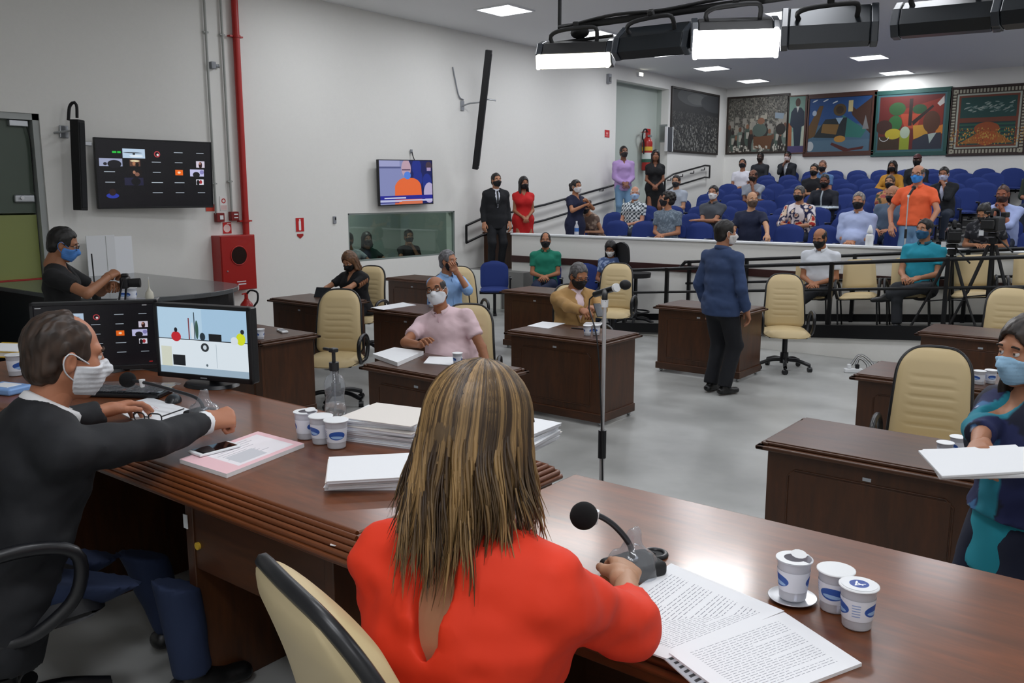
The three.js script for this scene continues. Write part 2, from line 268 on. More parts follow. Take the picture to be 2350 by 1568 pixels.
// handrails on the television wall
function wallRail(pts2, label) {
  const g = thing('wall_handrail', label, 'handrail', [0, 0, 0]);
  const mk = (off) => pts2.map(p => [XL + 0.1, p[1] - off, p[0]]);
  const a = mk(0), b = mk(0.3), first = a[0], f2 = b[0], last = a[a.length - 1], l2 = b[b.length - 1];
  mesh('rail_loop', polyTube([...a, ...b.reverse(), first], 0.022, 8), MT.rail, g);
  for (let i = 0; i < 4; i++) { const t = (i + 0.5) / 4, p = [lerp(first[2], last[2], t), lerp(first[1], last[1], t)]; mesh('bracket', [rod([XL, p[1] - 0.06, p[0]], [XL + 0.1, p[1] - 0.06, p[0]], 0.012, 6), rod([XL + 0.1, p[1] - 0.06, p[0]], [XL + 0.1, p[1], p[0]], 0.012, 6)], MT.rail, g); }
}
{
  const p = (x, y) => { const q = at(x, y, { x: XL + 0.1 }); return [q[2], q[1]]; };
  wallRail([p(1070, 518), p(1105, 502), p(1250, 470), p(1420, 422)], 'long black double handrail climbing the white wall behind the standing guests');
  wallRail([p(1526, 412), p(1545, 400), p(1618, 380), p(1629, 381)], 'short black looped handrail on the wall below the large dark photograph');
}
// dark wooden partition at the head of the side aisle
{
  const g = thing('aisle_partition', 'dark brown wooden partition panel behind the legs of the suited man', 'partition', [-9.86, 0.65, PZ - 0.22], 0);
  mesh('panel', wbx(0.84, 0.6, 0.04, 0, 0.31, 0, 0.006, 'y'), MT.wood, g); mesh('cap', wbx(0.87, 0.03, 0.07, 0, 0.625, 0), MT.wood, g); mesh('foot_rail', wbx(0.84, 0.05, 0.06, 0, 0.025, 0), MT.wood, g);
}

// ---------------------------------------------------------------- furniture builders
// long bench top with a stepped, reeded edge all round
function reededTop(parent, w, d, y, name = 'moulding') {
  // each reed is a bar that runs along the near edge; steps go down and out
  const reeds = [[0.0, 0.0], [0.016, -0.004], [0.032, -0.012], [0.046, -0.022], [0.058, -0.034], [0.064, -0.048]];
  for (const [out, dn] of reeds) {
    mesh(name, uvm(merge([rod([-w / 2 - out + 0.07, y - 0.008 + dn, d / 2 + out - 0.07], [w / 2 + out - 0.07, y - 0.008 + dn, d / 2 + out - 0.07], 0.0085, 8)])), MT.table, parent);
    mesh(name, uvm(merge([rod([-w / 2 - out + 0.07, y - 0.008 + dn, -d / 2 - out + 0.07], [w / 2 + out - 0.07, y - 0.008 + dn, -d / 2 - out + 0.07], 0.0085, 8)])), MT.table, parent);
    for (const s of [-1, 1]) mesh(name, uvm(rod([s * (w / 2 + out - 0.07), y - 0.008 + dn, -d / 2 - out + 0.07], [s * (w / 2 + out - 0.07), y - 0.008 + dn, d / 2 + out - 0.07], 0.0085, 8)), MT.table, parent);
  }
  mesh('top', wbx(w - 0.14, 0.03, d - 0.14, 0, y - 0.015, 0, 0.003), MT.table, parent);
  mesh('under_frame', wbx(w - 0.05, 0.05, d - 0.05, 0, y - 0.06, 0, 0.004), MT.table, parent);
}
const LT = 1.16, RTT = 1.125;      // heights of the two dais tables above the hall floor
{
  const cx = (-4.75 - 1.52) / 2, w = 4.75 - 1.52, zc = (-1.33 - 2.21) / 2, d = 0.88;
  const g = thing('presiding_table', 'long glossy brown wooden table with a reeded edge, holding the monitors', 'table', [cx, DAIS, zc]);
  reededTop(g, w, d, LT - DAIS);
  mesh('front_panel', wbx(w - 0.3, LT - DAIS - 0.1, 0.03, 0, (LT - DAIS - 0.1) / 2, -d / 2 + 0.12), MT.wood, g);
  for (const x of [-w / 2 + 0.2, -0.15, w / 2 - 0.86, w / 2 - 0.2]) mesh('leg_panel', wbx(0.04, LT - DAIS - 0.1, d - 0.2, x, (LT - DAIS - 0.1) / 2, 0.02, 0.004, 'y'), MT.wood, g);
  const dr = mesh('drawer', wbx(0.62, 0.2, 0.03, w / 2 - 0.53, LT - DAIS - 0.22, d / 2 - 0.1), MT.wood, g); mesh('keyhole', new THREE.CylinderGeometry(0.012, 0.012, 0.01, 12).rotateX(Math.PI / 2).translate(w / 2 - 0.82, LT - DAIS - 0.24, d / 2 - 0.082), MT.yellow, dr);
  mesh('inventory_tag', bx(0.02, 0.045, 0.003, w / 2 - 0.87, LT - DAIS - 0.17, d / 2 - 0.075), MT.white, g);
}
{
  const x0 = -1.47, x1 = 2.4, w = x1 - x0, zc = (-1.38 - 2.2) / 2, d = 0.82;
  const g = thing('presiding_table', 'long glossy brown wooden table carrying the open documents and water cups', 'table', [(x0 + x1) / 2, DAIS, zc]);
  const y = RTT - DAIS;
  mesh('top', wbx(w, 0.035, d - 0.1, 0, y - 0.0175, -0.05, 0.006), MT.table, g);
  for (let i = 0; i < 5; i++) mesh('moulding', uvm(rod([-w / 2, y - 0.009 - i * 0.008, d / 2 - 0.1 + i * 0.02], [w / 2, y - 0.009 - i * 0.008, d / 2 - 0.1 + i * 0.02], 0.0095, 8)), MT.table, g);
  mesh('under_frame', wbx(w - 0.04, 0.06, d - 0.1, 0, y - 0.07, -0.01, 0.004), MT.table, g);
  mesh('front_panel', wbx(w - 0.2, y - 0.1, 0.03, 0, (y - 0.1) / 2, -d / 2 + 0.12), MT.wood, g);
  for (const x of [-w / 2 + 0.12, -0.4, 0.8, w / 2 - 0.12]) mesh('leg_panel', wbx(0.04, y - 0.1, d - 0.2, x, (y - 0.1) / 2, 0, 0.004, 'y'), MT.wood, g);
}
// councillor's desk; local front (panel towards the dais) is +z
function desk(cx, zf, label, w = 1.08, d = 0.66, h = 0.76) {
  const g = thing('desk', label, 'desk', [cx, 0, zf - d / 2], 0, 'dark wooden desks on the hall floor');
  const prof = [[0, 0], [0.03, 0], [0.05, 0.012], [0.052, 0.024], [0.03, 0.034], [0.012, 0.05], [0, 0.05]];
  mesh('top', wbx(w - 0.08, 0.024, d - 0.08, 0, h - 0.012, 0, 0.004), MT.wood, g);
  const edge = [];
  for (const s of [-1, 1]) {
    edge.push(bx(w - 0.04, 0.016, 0.03, 0, h - 0.014, s * (d / 2 - 0.045), 0.006), bx(w, 0.022, 0.05, 0, h - 0.033, s * (d / 2 - 0.025), 0.008));
    edge.push(bx(0.03, 0.016, d - 0.04, s * (w / 2 - 0.045), h - 0.014, 0, 0.006), bx(0.05, 0.022, d, s * (w / 2 - 0.025), h - 0.033, 0, 0.008));
  }
  mesh('top_edge', uvm(merge(edge)), MT.wood, g);
  const bw = w - 0.1, bd = d - 0.1, bh = h - 0.13;
  mesh('front_panel', wbx(bw, bh, 0.03, 0, 0.09 + bh / 2, bd / 2 - 0.015, 0.004, 'y'), MT.wood, g);
  for (const s of [-1, 1]) mesh('side_panel', wbx(0.03, bh, bd - 0.03, s * (bw / 2 - 0.015), 0.09 + bh / 2, -0.015, 0.004, 'y'), MT.wood, g);
  const a = bw / 2 - 0.11, b0 = 0.17, b1 = h - 0.13, c = 0.035, zf2 = bd / 2 + 0.001;
  const pts = [[-a + c, b1], [a - c, b1], [a, b1 - c], [a, b0], [-a, b0], [-a, b1 - c]].map(p => [p[0], p[1], zf2]);
  mesh('panel_bead', polyTube([...pts, pts[0]], 0.0045, 5), MT.wood, g);
  mesh('raised_field', wbx(2 * a - 0.02, b1 - b0 - 0.02, 0.006, 0, (b0 + b1) / 2, bd / 2 + 0.001, 0.002, 'y'), MT.wood, g);
  mesh('plinth', [uvm(bx(bw + 0.03, 0.075, 0.045, 0, 0.075, bd / 2 - 0.005, 0.006)), uvm(bx(0.045, 0.075, bd, bw / 2 - 0.008, 0.075, 0, 0.006)), uvm(bx(0.045, 0.075, bd, -bw / 2 + 0.008, 0.075, 0, 0.006))], MT.wood, g);
  mesh('shelf', wbx(bw - 0.06, 0.02, bd * 0.6, 0, h - 0.2, -0.04), MT.wood, g);
  for (const sx of [-1, 1]) for (const sz of [-1, 1]) mesh('caster', [new THREE.SphereGeometry(0.02, 10, 8).translate(sx * (bw / 2 - 0.03), 0.02, sz * (bd / 2 - 0.04)), rod([sx * (bw / 2 - 0.03), 0.02, sz * (bd / 2 - 0.04)], [sx * (bw / 2 - 0.03), 0.05, sz * (bd / 2 - 0.04)], 0.008, 6)], MT.steel, g);
  mesh('inventory_plate', bx(0.04, 0.017, 0.003, 0.0, b1 + 0.022, bd / 2 + 0.002, 0.001), mat(0xbfc4cb, 0.4, { metalness: 0.4 }), g);
  return g;
}
// seats and backs are padded surfaces: an outline, a front and a back skin
function pad(wf, H, nU, nV, front, back) {
  const pos = [], idx = []; const ring = (f) => { const base = pos.length / 3; for (let j = 0; j <= nV; j++) for (let i = 0; i <= nU; i++) { const u = i / nU * 2 - 1, v = j / nV; const q = f(u, v); pos.push(...q); } return base; };
  const a = ring(front), b = ring(back), W = nU + 1;
  for (let j = 0; j < nV; j++) for (let i = 0; i < nU; i++) { const p = j * W + i; idx.push(a + p, a + p + 1, a + p + W, a + p + 1, a + p + W + 1, a + p + W, b + p, b + p + W, b + p + 1, b + p + 1, b + p + W, b + p + W + 1); }
  const side = (p, q) => idx.push(a + p, b + p, a + q, a + q, b + p, b + q);
  for (let i = 0; i < nU; i++) { side(i + 1, i); side(nV * W + i, nV * W + i + 1); }
  for (let j = 0; j < nV; j++) { side(j * W, (j + 1) * W); side((j + 1) * W + nU, j * W + nU); }
  const g = new THREE.BufferGeometry(); g.setAttribute('position', new THREE.Float32BufferAttribute(pos, 3)); g.setIndex(idx); g.computeVertexNormals(); return g;
}
function backOutline(v, w0, w1, r) { // half width at height v: wider at mid, rounded at top and bottom
  const top = v > 1 - r ? Math.sqrt(Math.max(0, 1 - ((v - (1 - r)) / r) ** 2.6)) : 1, bot = v < 0.12 ? Math.sqrt(Math.max(0, 1 - ((0.12 - v) / 0.12) ** 2)) * 0.35 + 0.65 : 1;
  return (w0 + (w1 - w0) * v) * (0.3 + 0.7 * top) * bot;
}
// high-backed swivel chair, faces +z
let execProto = {};
function execChair(cushM, shellM, key) {
  if (execProto[key]) return execProto[key];
  const H = 0.61, tilt = 0.2, yb = 0.455, zb = -0.2;
  const bend = v => 0.05 * Math.sin(v * Math.PI * 0.9) - v * H * tilt;
  const ow = v => backOutline(v, 0.232, 0.196, 0.3);
  const vv = v => 1 - Math.pow(1 - v, 1.0);
  const rib = (u, v) => { let s = 0; for (let k = 0; k < 6; k++) { const c = 0.25 + k * 0.095; s -= 0.007 * Math.exp(-(((v - c) / 0.011) ** 2)); } return s * sstep(0.66, 0.5, Math.abs(u)); };
  const frontF = (u, v) => { const w = ow(v), e = 1 - u * u; const t = 0.055 * Math.pow(Math.max(0, e), 0.4) * Math.pow(Math.max(0, Math.min(1, (1 - v) * 9, v * 9 + 0.2)), 0.5); return [u * w, yb + v * H, zb + bend(v) + t + rib(u, v) + 0.4 * (u * ow(v)) ** 2]; };
  const midF = (u, v, o) => [u * ow(v), yb + v * H, zb + bend(v) + o + 0.4 * (u * ow(v)) ** 2];
  const backF = (u, v) => { const e = Math.pow(Math.max(0, 1 - u * u), 0.35) * Math.pow(clamp(Math.min((1 - v) * 10, v * 10 + 0.2), 0, 1), 0.5); return [u * ow(v), yb + v * H, zb + bend(v) - 0.028 * e + 0.4 * (u * ow(v)) ** 2 - 0.012]; };
  const g = new THREE.Group(); g.name = 'armchair';
  mesh('back_cushion', pad(null, H, 22, 60, frontF, (u, v) => midF(u, v, 0)), cushM, g);
  mesh('back_shell', pad(null, H, 18, 30, (u, v) => midF(u * 0.995, v, -0.008), backF), shellM, g);
  const out = []; const vs = []; for (let i = 0; i <= 14; i++) vs.push(i / 14 * 0.7); for (let i = 1; i <= 16; i++) vs.push(0.7 + 0.3 * Math.sin(i / 16 * Math.PI / 2));
  for (const v of vs) out.push(midF(1.01, v, -0.006)); for (let i = 1; i < 6; i++) out.push(midF(1.01 - i / 3 * 1.01, 1.004, -0.006)); for (const v of vs.reverse()) out.push(midF(-1.01, v, -0.006)); for (let i = 1; i < 6; i++) out.push(midF(-1.01 + i / 3 * 1.01, 0, -0.006));
  mesh('edge_trim', tube(evenly(out, 64), 0.0125, 150, 7, true), MT.black, g);
  const seatW = v => 0.25 * (v < 0.15 ? 0.8 + 0.2 * Math.sin(v / 0.15 * Math.PI / 2) : v > 0.75 ? 0.35 + 0.65 * Math.sqrt(Math.max(0, 1 - ((v - 0.75) / 0.25) ** 2)) : 1);
  mesh('seat_cushion', pad(null, 1, 16, 20, (u, v) => [u * seatW(v), 0.43 + 0.06 * Math.pow(Math.max(0, 1 - u * u), 0.4) * Math.pow(clamp(Math.min(v, 1 - v) * 8, 0, 1), 0.5) - 0.03 * sstep(0.8, 1, v), -0.22 + v * 0.5], (u, v) => [u * seatW(v), 0.41, -0.22 + v * 0.5]), cushM, g);
  mesh('seat_shell', bx(0.42, 0.025, 0.4, 0, 0.405, 0.02, 0.012), MT.black, g);
  for (const s of [-1, 1]) {
    const x = s * 0.265;
    mesh('armrest', tube([[x * 0.9, 0.4, -0.12], [x, 0.43, -0.17], [x * 1.04, 0.56, -0.2], [x * 1.06, 0.65, -0.1], [x * 1.06, 0.665, 0.06], [x * 1.05, 0.62, 0.17], [x * 1.03, 0.5, 0.16], [x, 0.42, 0.06], [x * 0.9, 0.4, -0.02]], 0.019, 40, 8, true), MT.black, g);
  }
  mesh('back_bar', tube([[0, 0.4, -0.1], [0, 0.4, -0.24], [0, 0.5, -0.29], [0, 0.72, -0.3]], 0.02, 16, 8), MT.black, g);
  mesh('gas_column', [new THREE.CylinderGeometry(0.03, 0.03, 0.2, 14).translate(0, 0.3, 0), new THREE.CylinderGeometry(0.045, 0.05, 0.12, 14).translate(0, 0.14, 0)], MT.black, g);
  for (let k = 0; k < 5; k++) {
    const a = k / 5 * Math.PI * 2 + 0.4, c = Math.cos(a), s = Math.sin(a);
    mesh('base_leg', tube([[c * 0.03, 0.12, s * 0.03], [c * 0.16, 0.115, s * 0.16], [c * 0.29, 0.075, s * 0.29]], 0.022, 8, 8), MT.black, g);
    mesh('caster', [new THREE.CylinderGeometry(0.028, 0.028, 0.045, 14).rotateZ(Math.PI / 2).rotateY(-a + 0.6).translate(c * 0.29, 0.028, s * 0.29), rod([c * 0.29, 0.03, s * 0.29], [c * 0.29, 0.08, s * 0.29], 0.01, 6)], MT.black, g);
  }
  execProto[key] = g; return g;
}
function placeExec(x, y, z, turn, label, key = 'beige', group = 'beige swivel armchairs') {
  const p = execChair(key === 'beige' ? MT.beige : mat(0x17181c, 0.5), key === 'beige' ? MT.beigeShell : mat(0x131418, 0.45), key);
  p.userData = { category: 'chair' }; const r = p.clone(); r.userData = { category: 'chair', label }; if (key === 'beige') r.userData.group = group; r.name = numbered(key === 'beige' ? 'swivel_armchair' : 'swivel_armchair'); scene.add(r); r.position.set(x, y, z); r.rotation.y = turn; return r;
}
// beige visitor chair on a black tube frame, faces +z
let visProto;
function visitorChair(x, y, z, turn, label, tiltZ = 0) {
  if (!visProto) {
    const g = new THREE.Group(); visProto = g; const w = 0.23;
    mesh('backrest', pad(null, 1, 12, 14, (u, v) => [u * w * (1 - 0.12 * v) * (v > 0.85 ? Math.sqrt(1 - ((v - 0.85) / 0.15) ** 2 * 0.5) : 1), 0.5 + v * 0.42, -0.2 - 0.09 * v + 0.045 * Math.pow(Math.max(0, 1 - u * u), 0.3) * Math.pow(clamp(Math.min(v, 1 - v) * 8, 0, 1), 0.5)], (u, v) => [u * w * (1 - 0.12 * v) * (v > 0.85 ? Math.sqrt(1 - ((v - 0.85) / 0.15) ** 2 * 0.5) : 1), 0.5 + v * 0.42, -0.215 - 0.09 * v]), MT.beige, g);
    mesh('seat', pad(null, 1, 12, 14, (u, v) => [u * w * (v > 0.8 ? Math.sqrt(1 - ((v - 0.8) / 0.2) ** 2 * 0.6) : 1), 0.43 + 0.05 * Math.pow(Math.max(0, 1 - u * u), 0.3) * Math.pow(clamp(Math.min(v, 1 - v) * 8, 0, 1), 0.5), -0.2 + v * 0.46], (u, v) => [u * w * (v > 0.8 ? Math.sqrt(1 - ((v - 0.8) / 0.2) ** 2 * 0.6) : 1), 0.42, -0.2 + v * 0.46]), MT.beige, g);
    for (const s of [-1, 1]) {
      mesh('leg_frame', polyTube([[s * 0.25, 0.01, 0.25], [s * 0.25, 0.4, 0.2], [s * 0.25, 0.4, -0.18], [s * 0.25, 0.01, -0.24]], 0.012, 8), MT.rail, g);
      mesh('armrest', tube([[s * 0.26, 0.41, 0.1], [s * 0.28, 0.55, 0.13], [s * 0.28, 0.645, 0.05], [s * 0.28, 0.64, -0.12], [s * 0.26, 0.55, -0.2], [s * 0.25, 0.42, -0.16]], 0.02, 26, 8), MT.black, g);
      mesh('back_upright', rod([s * 0.12, 0.4, -0.2], [s * 0.12, 0.6, -0.24], 0.012, 8), MT.rail, g);
    }
    mesh('cross_bar', [rod([-0.25, 0.4, 0.1], [0.25, 0.4, 0.1], 0.011, 8), rod([-0.25, 0.4, -0.12], [0.25, 0.4, -0.12], 0.011, 8)], MT.rail, g);
  }
  const r = visProto.clone(); r.name = numbered('visitor_chair'); scene.add(r); r.position.set(x, y, z); r.rotation.set(0, turn, tiltZ); r.scale.setScalar(0.92); tag(r, label, 'chair', 'beige visitor chairs on the ramp'); return r;
}
// blue gallery seat with arms, faces +z
let blueProto;
function blueChair(x, y, z, turn, label, group = 'blue gallery seats') {
  if (!blueProto) {
    const g = new THREE.Group(); blueProto = g;
    const ow = v => 0.235 * (v > 0.68 ? 0.18 + 0.82 * Math.sqrt(Math.max(0, 1 - ((v - 0.68) / 0.32) ** 2)) : 1) * (v < 0.1 ? 0.9 + v : 1);
    mesh('backrest', pad(null, 1, 10, 14, (u, v) => [u * ow(v), 0.42 + v * 0.45, -0.2 - 0.1 * v + 0.035 * Math.pow(Math.max(0, 1 - u * u), 0.35) * Math.pow(clamp(Math.min(v + 0.05, 1 - v) * 7, 0, 1), 0.5)], (u, v) => [u * ow(v), 0.42 + v * 0.45, -0.215 - 0.1 * v - 0.012 * (1 - u * u)]), MT.blue, g);
    mesh('seat', pad(null, 1, 10, 10, (u, v) => [u * 0.235 * (v > 0.8 ? Math.sqrt(1 - ((v - 0.8) / 0.2) ** 2 * 0.5) : 1), 0.42 + 0.04 * Math.pow(Math.max(0, 1 - u * u), 0.35) * Math.pow(clamp(Math.min(v, 1 - v) * 8, 0, 1), 0.5), -0.2 + v * 0.43], (u, v) => [u * 0.235 * (v > 0.8 ? Math.sqrt(1 - ((v - 0.8) / 0.2) ** 2 * 0.5) : 1), 0.4, -0.2 + v * 0.43]), MT.blue, g);
    mesh('beam', bx(0.5, 0.05, 0.07, 0, 0.365, -0.05, 0.008), MT.blackMetal, g);
    mesh('leg', [bx(0.05, 0.36, 0.07, 0, 0.19, -0.08, 0.008), bx(0.06, 0.03, 0.4, 0, 0.015, -0.02, 0.008)], MT.blackMetal, g);
    for (const q of [-0.1, 0.1]) mesh('back_bracket', bx(0.03, 0.2, 0.02, q, 0.42, -0.225), MT.blackMetal, g);
    mesh('armrest', [bx(0.04, 0.03, 0.26, 0.262, 0.6, -0.06, 0.01), bx(0.03, 0.22, 0.04, 0.262, 0.49, -0.14, 0.006)], MT.blackMetal, g);
    mesh('arm_plate', bx(0.042, 0.006, 0.05, 0.262, 0.617, 0.05, 0.002), MT.steel, g);
  }
  const r = blueProto.clone(); r.name = numbered('gallery_seat'); scene.add(r); r.position.set(x, y, z); r.rotation.y = turn; tag(r, label, 'chair', group); return r;
}
// ---------------------------------------------------------------- desks and chairs in place
desk(-1.12, -4.12, 'dark wooden desk with two water cups, beside the walking woman');
desk(-1.27, -6.11, 'dark wooden desk with clear plastic cups behind the large beige armchair');
desk(-1.4, -8.4, 'dark wooden desk in front of the ramp and the camera tripods');
desk(-4.38, -6.16, 'dark wooden desk of the man in the tan blazer');
desk(-4.19, -8.6, 'dark wooden desk behind the standing man in the blue shirt');
desk(-4.22, -4.25, 'dark wooden desk of the man in the pink shirt, with paper stacks');
desk(-6.5, -6.43, 'dark wooden desk of the grey-haired man in the light blue shirt');
desk(-8.13, -6.33, 'dark wooden desk of the woman in the black blouse');
desk(-6.64, -4.36, 'dark wooden desk with cups right behind the bright monitor');
desk(-8.88, -8.95, 'dark wooden desk below the booth window');
desk(-6.5, -8.72, 'dark wooden desk in front of the man in the green shirt');
placeExec(-1.14, 0, -5.42, 0.15, 'large beige armchair with ribbed back behind the desk with two cups');
placeExec(-1.35, 0, -9.55, 0.2, 'beige armchair with ribbed back at the desk in front of the tripods');
placeExec(-3.58, 0, -9.62, 0.5, 'beige armchair rolled out beside the standing man in the blue shirt');
placeExec(-6.35, 0, -5.38, 0.6, 'empty beige armchair with its side turned, behind the hand gel pump');
placeExec(-8.2, 0, -7.42, 0.35, 'beige armchair of the woman in the black blouse');
placeExec(-7.15, 0, -8.15, 0.95, 'empty beige armchair beside the grey-haired man raising his hand');
placeExec(-5.95, 0, -9.75, 0.35, 'empty beige armchair behind the head of the man in the tan blazer');
placeExec(-6.62, 0, -7.38, 0.9, 'beige armchair of the man in the light blue shirt');
placeExec(-4.62, 0, -5.28, 0.6, 'beige armchair of the man in the pink shirt');
placeExec(-4.78, 0, -7.22, 0.95, 'beige armchair of the man in the tan blazer');
// ramp chairs
for (const [px, z, label] of [[1862, -11.35, 'beige visitor chair of the man in the white shirt'], [1975, -11.35, 'empty beige visitor chair between the two seated men on the ramp'], [2090, -11.4, 'beige visitor chair of the man in the teal shirt'], [2235, -11.45, 'beige visitor chair behind the camera tripods'], [2380, -11.4, 'beige visitor chair at the upper end of the ramp']]) {
  const p = at(px, 690, { z }); visitorChair(p[0], rampY(p[0]) + 0.002, z, 0.2, label, Math.atan(RS));
}
// gallery seats: one under every sitter, the others evenly between
const GAL = { plaid: [1, -8.17], hoodie: [0, -6.94], grayT: [3, -8.39], polo: [1, -6.62], baldnavy: [0, -5.51], backdark: [9, -9.15], white: [7, -8.75], thinker: [4, -7.17], suit: [9, -8.43], blackT: [5, -6.32], denim: [6, -6.5], darkstripe: [3, -5.4], pattern: [1, -5.1], ltblue: [0, -3.89], leaning: [1, -3.74], floral: [3, -4.29], mustard: [6, -5.07], cap: [7, -4.85], jacket: [4, -3.62], ltblue2: [1, -2.2], camwoman: [0, -2.2], green: [5, -2.35] };
const ORD = ['first', 'second', 'third', 'fourth', 'fifth', 'sixth', 'seventh', 'eighth', 'ninth', 'tenth'];
for (let i = 0; i < ROWS; i++) {
  const occ = Object.values(GAL).filter(o => o[0] === i && o[1] < -3).map(o => o[1]).sort((a, b) => a - b), x0 = i === 9 ? -9.3 : i >= 7 ? -8.8 : -8.75, x1 = i === 9 ? 0.5 : -3.25; let xs = [];
  if (!occ.length) for (let x = x0 + 0.15; x <= x1; x += 0.56) xs.push(x);
  else { for (let x = occ[0]; x >= x0; x -= 0.56) xs.push(x); for (let k = 0; k + 1 < occ.length; k++) { const n = Math.max(1, Math.round((occ[k + 1] - occ[k]) / 0.57)); for (let q = 1; q < n; q++) xs.push(lerp(occ[k], occ[k + 1], q / n)); xs.push(occ[k + 1]); } for (let x = occ[occ.length - 1] + 0.56; x <= x1; x += 0.56) xs.push(x); }
  xs.sort((a, b) => a - b); let nth = 0;
  for (const x of xs) { const o = Object.entries(GAL).find(e => e[1][0] === i && Math.abs(e[1][1] - x) < 0.01); blueChair(x, rowY(i), rowZ(i), 0, `${o ? 'occupied' : 'empty'} blue gallery seat, ${NTH[nth++]} from the television wall in the ${ORD[i]} row`, 'blue gallery seats left of the aisle'); }
  if (i < 9) for (let k = 0; k < 2; k++) blueChair((i < 2 ? -2.2 : i === 5 ? -2.35 : -1.5) + 0.56 * k, rowY(i), rowZ(i), 0, `blue gallery seat right of the stepped aisle, ${NTH[k]} from it in the ${ORD[i]} row`, 'blue gallery seats right of the aisle');
}
blueChair(-8.35, 0, -11.55, 0.5, 'blue padded chair of the man in the green shirt, below the parapet', 'blue chairs below the parapet');
blueChair(-7.65, 0, -11.55, 0.35, 'empty blue padded chair between the green-shirted man and the masked woman', 'blue chairs below the parapet');
blueChair(-9.05, 0, -11.1, 0.7, 'blue padded chair by the empty beige armchair near the corner', 'blue chairs below the parapet');
blueChair(-7.0, 0, -11.45, 0.3, 'blue padded chair of the long-haired woman with white mask', 'blue chairs below the parapet');

// ---------------------------------------------------------------- things on the television wall
const onWall = (px, py, off = 0) => at(px, py, { x: XL + off });
function gridTex(w, h, big) {
  return canvasTex(w, h, (g) => {
    g.fillStyle = '#0b0a10'; g.fillRect(0, 0, w, h); const X = x => x * w, Y = y => y * h;
    const cell = (x, y) => [X(0.1 + x * 0.2), Y(0.16 + y * 0.155)];
    for (let y = 0; y < 5; y++) for (let x = 0; x < 5; x++) { const c = cell(x, y); const lw = 0.07 + 0.03 * ((x * 7 + y * 3) % 4) / 3; g.fillStyle = '#aeb9c4'; if (!((x < 2 && y < 2) || (x === 1) || (x === 4 && y > 0 && y < 4) || (x === 2 && y === 0) || (x === 3 && y === 2) || (x === 0 && y === 4))) g.fillRect(c[0] - X(lw / 2), c[1], X(lw), Math.max(2, Y(0.011))); }
    g.fillStyle = '#28c040'; g.fillRect(X(0.13), Y(0.17), X(0.035), Y(0.03)); g.fillRect(X(0.172), Y(0.17), X(0.028), Y(0.03));
    const pic = (x, y, ww, hh, base, parts) => { g.fillStyle = base; g.fillRect(X(x), Y(y), X(ww), Y(hh)); for (const [c, a, b, cc, d] of parts) { g.fillStyle = c; g.beginPath(); g.ellipse(X(x + a * ww), Y(y + b * hh), X(cc * ww), Y(d * hh), 0, 0, 7); g.fill(); } };
    pic(0.215, 0.13, 0.19, 0.14, '#bcd2e8', [['#3a4148', 0.45, 0.42, 0.42, 0.05], ['#30343a', 0.5, 0.55, 0.06, 0.1], ['#e8f2fa', 0.6, 0.75, 0.3, 0.12]]);
    pic(0.02, 0.28, 0.19, 0.115, '#9fa6c4', [['#15151c', 0.65, 0.7, 0.3, 0.5], ['#20202a', 0.25, 0.7, 0.08, 0.2]]);
    pic(0.27, 0.29, 0.09, 0.1, '#5a3a30', [['#e8d8b0', 0.5, 0.2, 0.45, 0.15], ['#b07858', 0.4, 0.6, 0.14, 0.3], ['#161010', 0.7, 0.75, 0.15, 0.3]]);
    pic(0.27, 0.44, 0.1, 0.1, '#140e10', [['#a87860', 0.35, 0.4, 0.12, 0.25], ['#805848', 0.6, 0.7, 0.2, 0.3]]);
    pic(0.22, 0.56, 0.16, 0.115, '#20203a', [['#0c0c12', 0.6, 0.5, 0.25, 0.5]]);
    g.strokeStyle = '#c04048'; g.lineWidth = X(0.008); g.beginPath(); g.arc(X(0.51), Y(0.2), Y(0.04), 0, 7); g.stroke(); g.fillStyle = '#e8e0e0'; g.beginPath(); g.arc(X(0.515), Y(0.21), Y(0.018), 0, 7); g.fill();
    pic(0.665, 0.43, 0.07, 0.085, '#f06a18', [['#ffe0c0', 0.5, 0.5, 0.2, 0.2]]);
    pic(0.86, 0.29, 0.08, 0.1, '#d8cfe0', [['#2a1010', 0.5, 0.6, 0.2, 0.5], ['#b08070', 0.45, 0.35, 0.12, 0.2]]);
    pic(0.8, 0.42, 0.13, 0.11, '#c8c8ee', [['#18181e', 0.45, 0.75, 0.25, 0.4], ['#8a86c0', 0.85, 0.4, 0.15, 0.3]]);
    pic(0.855, 0.575, 0.07, 0.085, '#e8e8f4', [['#a02830', 0.6, 0.5, 0.2, 0.35], ['#101014', 0.25, 0.6, 0.2, 0.5]]);
    pic(0.05, 0.72, 0.13, 0.13, '#0b0a10', [['#2838a0', 0.5, 0.85, 0.4, 0.3], ['#281818', 0.5, 0.45, 0.22, 0.4]]);
    if (big) { g.fillStyle = '#c8c8cc'; for (let i = 0; i < 5; i++) g.fillRect(X(0.4 + i * 0.04), Y(0.95), X(0.008), Y(0.014)); g.fillStyle = '#b02020'; g.fillRect(X(0.93), Y(0.95), X(0.03), Y(0.015)); g.fillStyle = '#c8c8cc'; g.fillRect(X(0.01), Y(0.03), X(0.05), Y(0.008)); g.fillRect(X(0.9), Y(0.02), X(0.04), Y(0.01)); }
  });
}
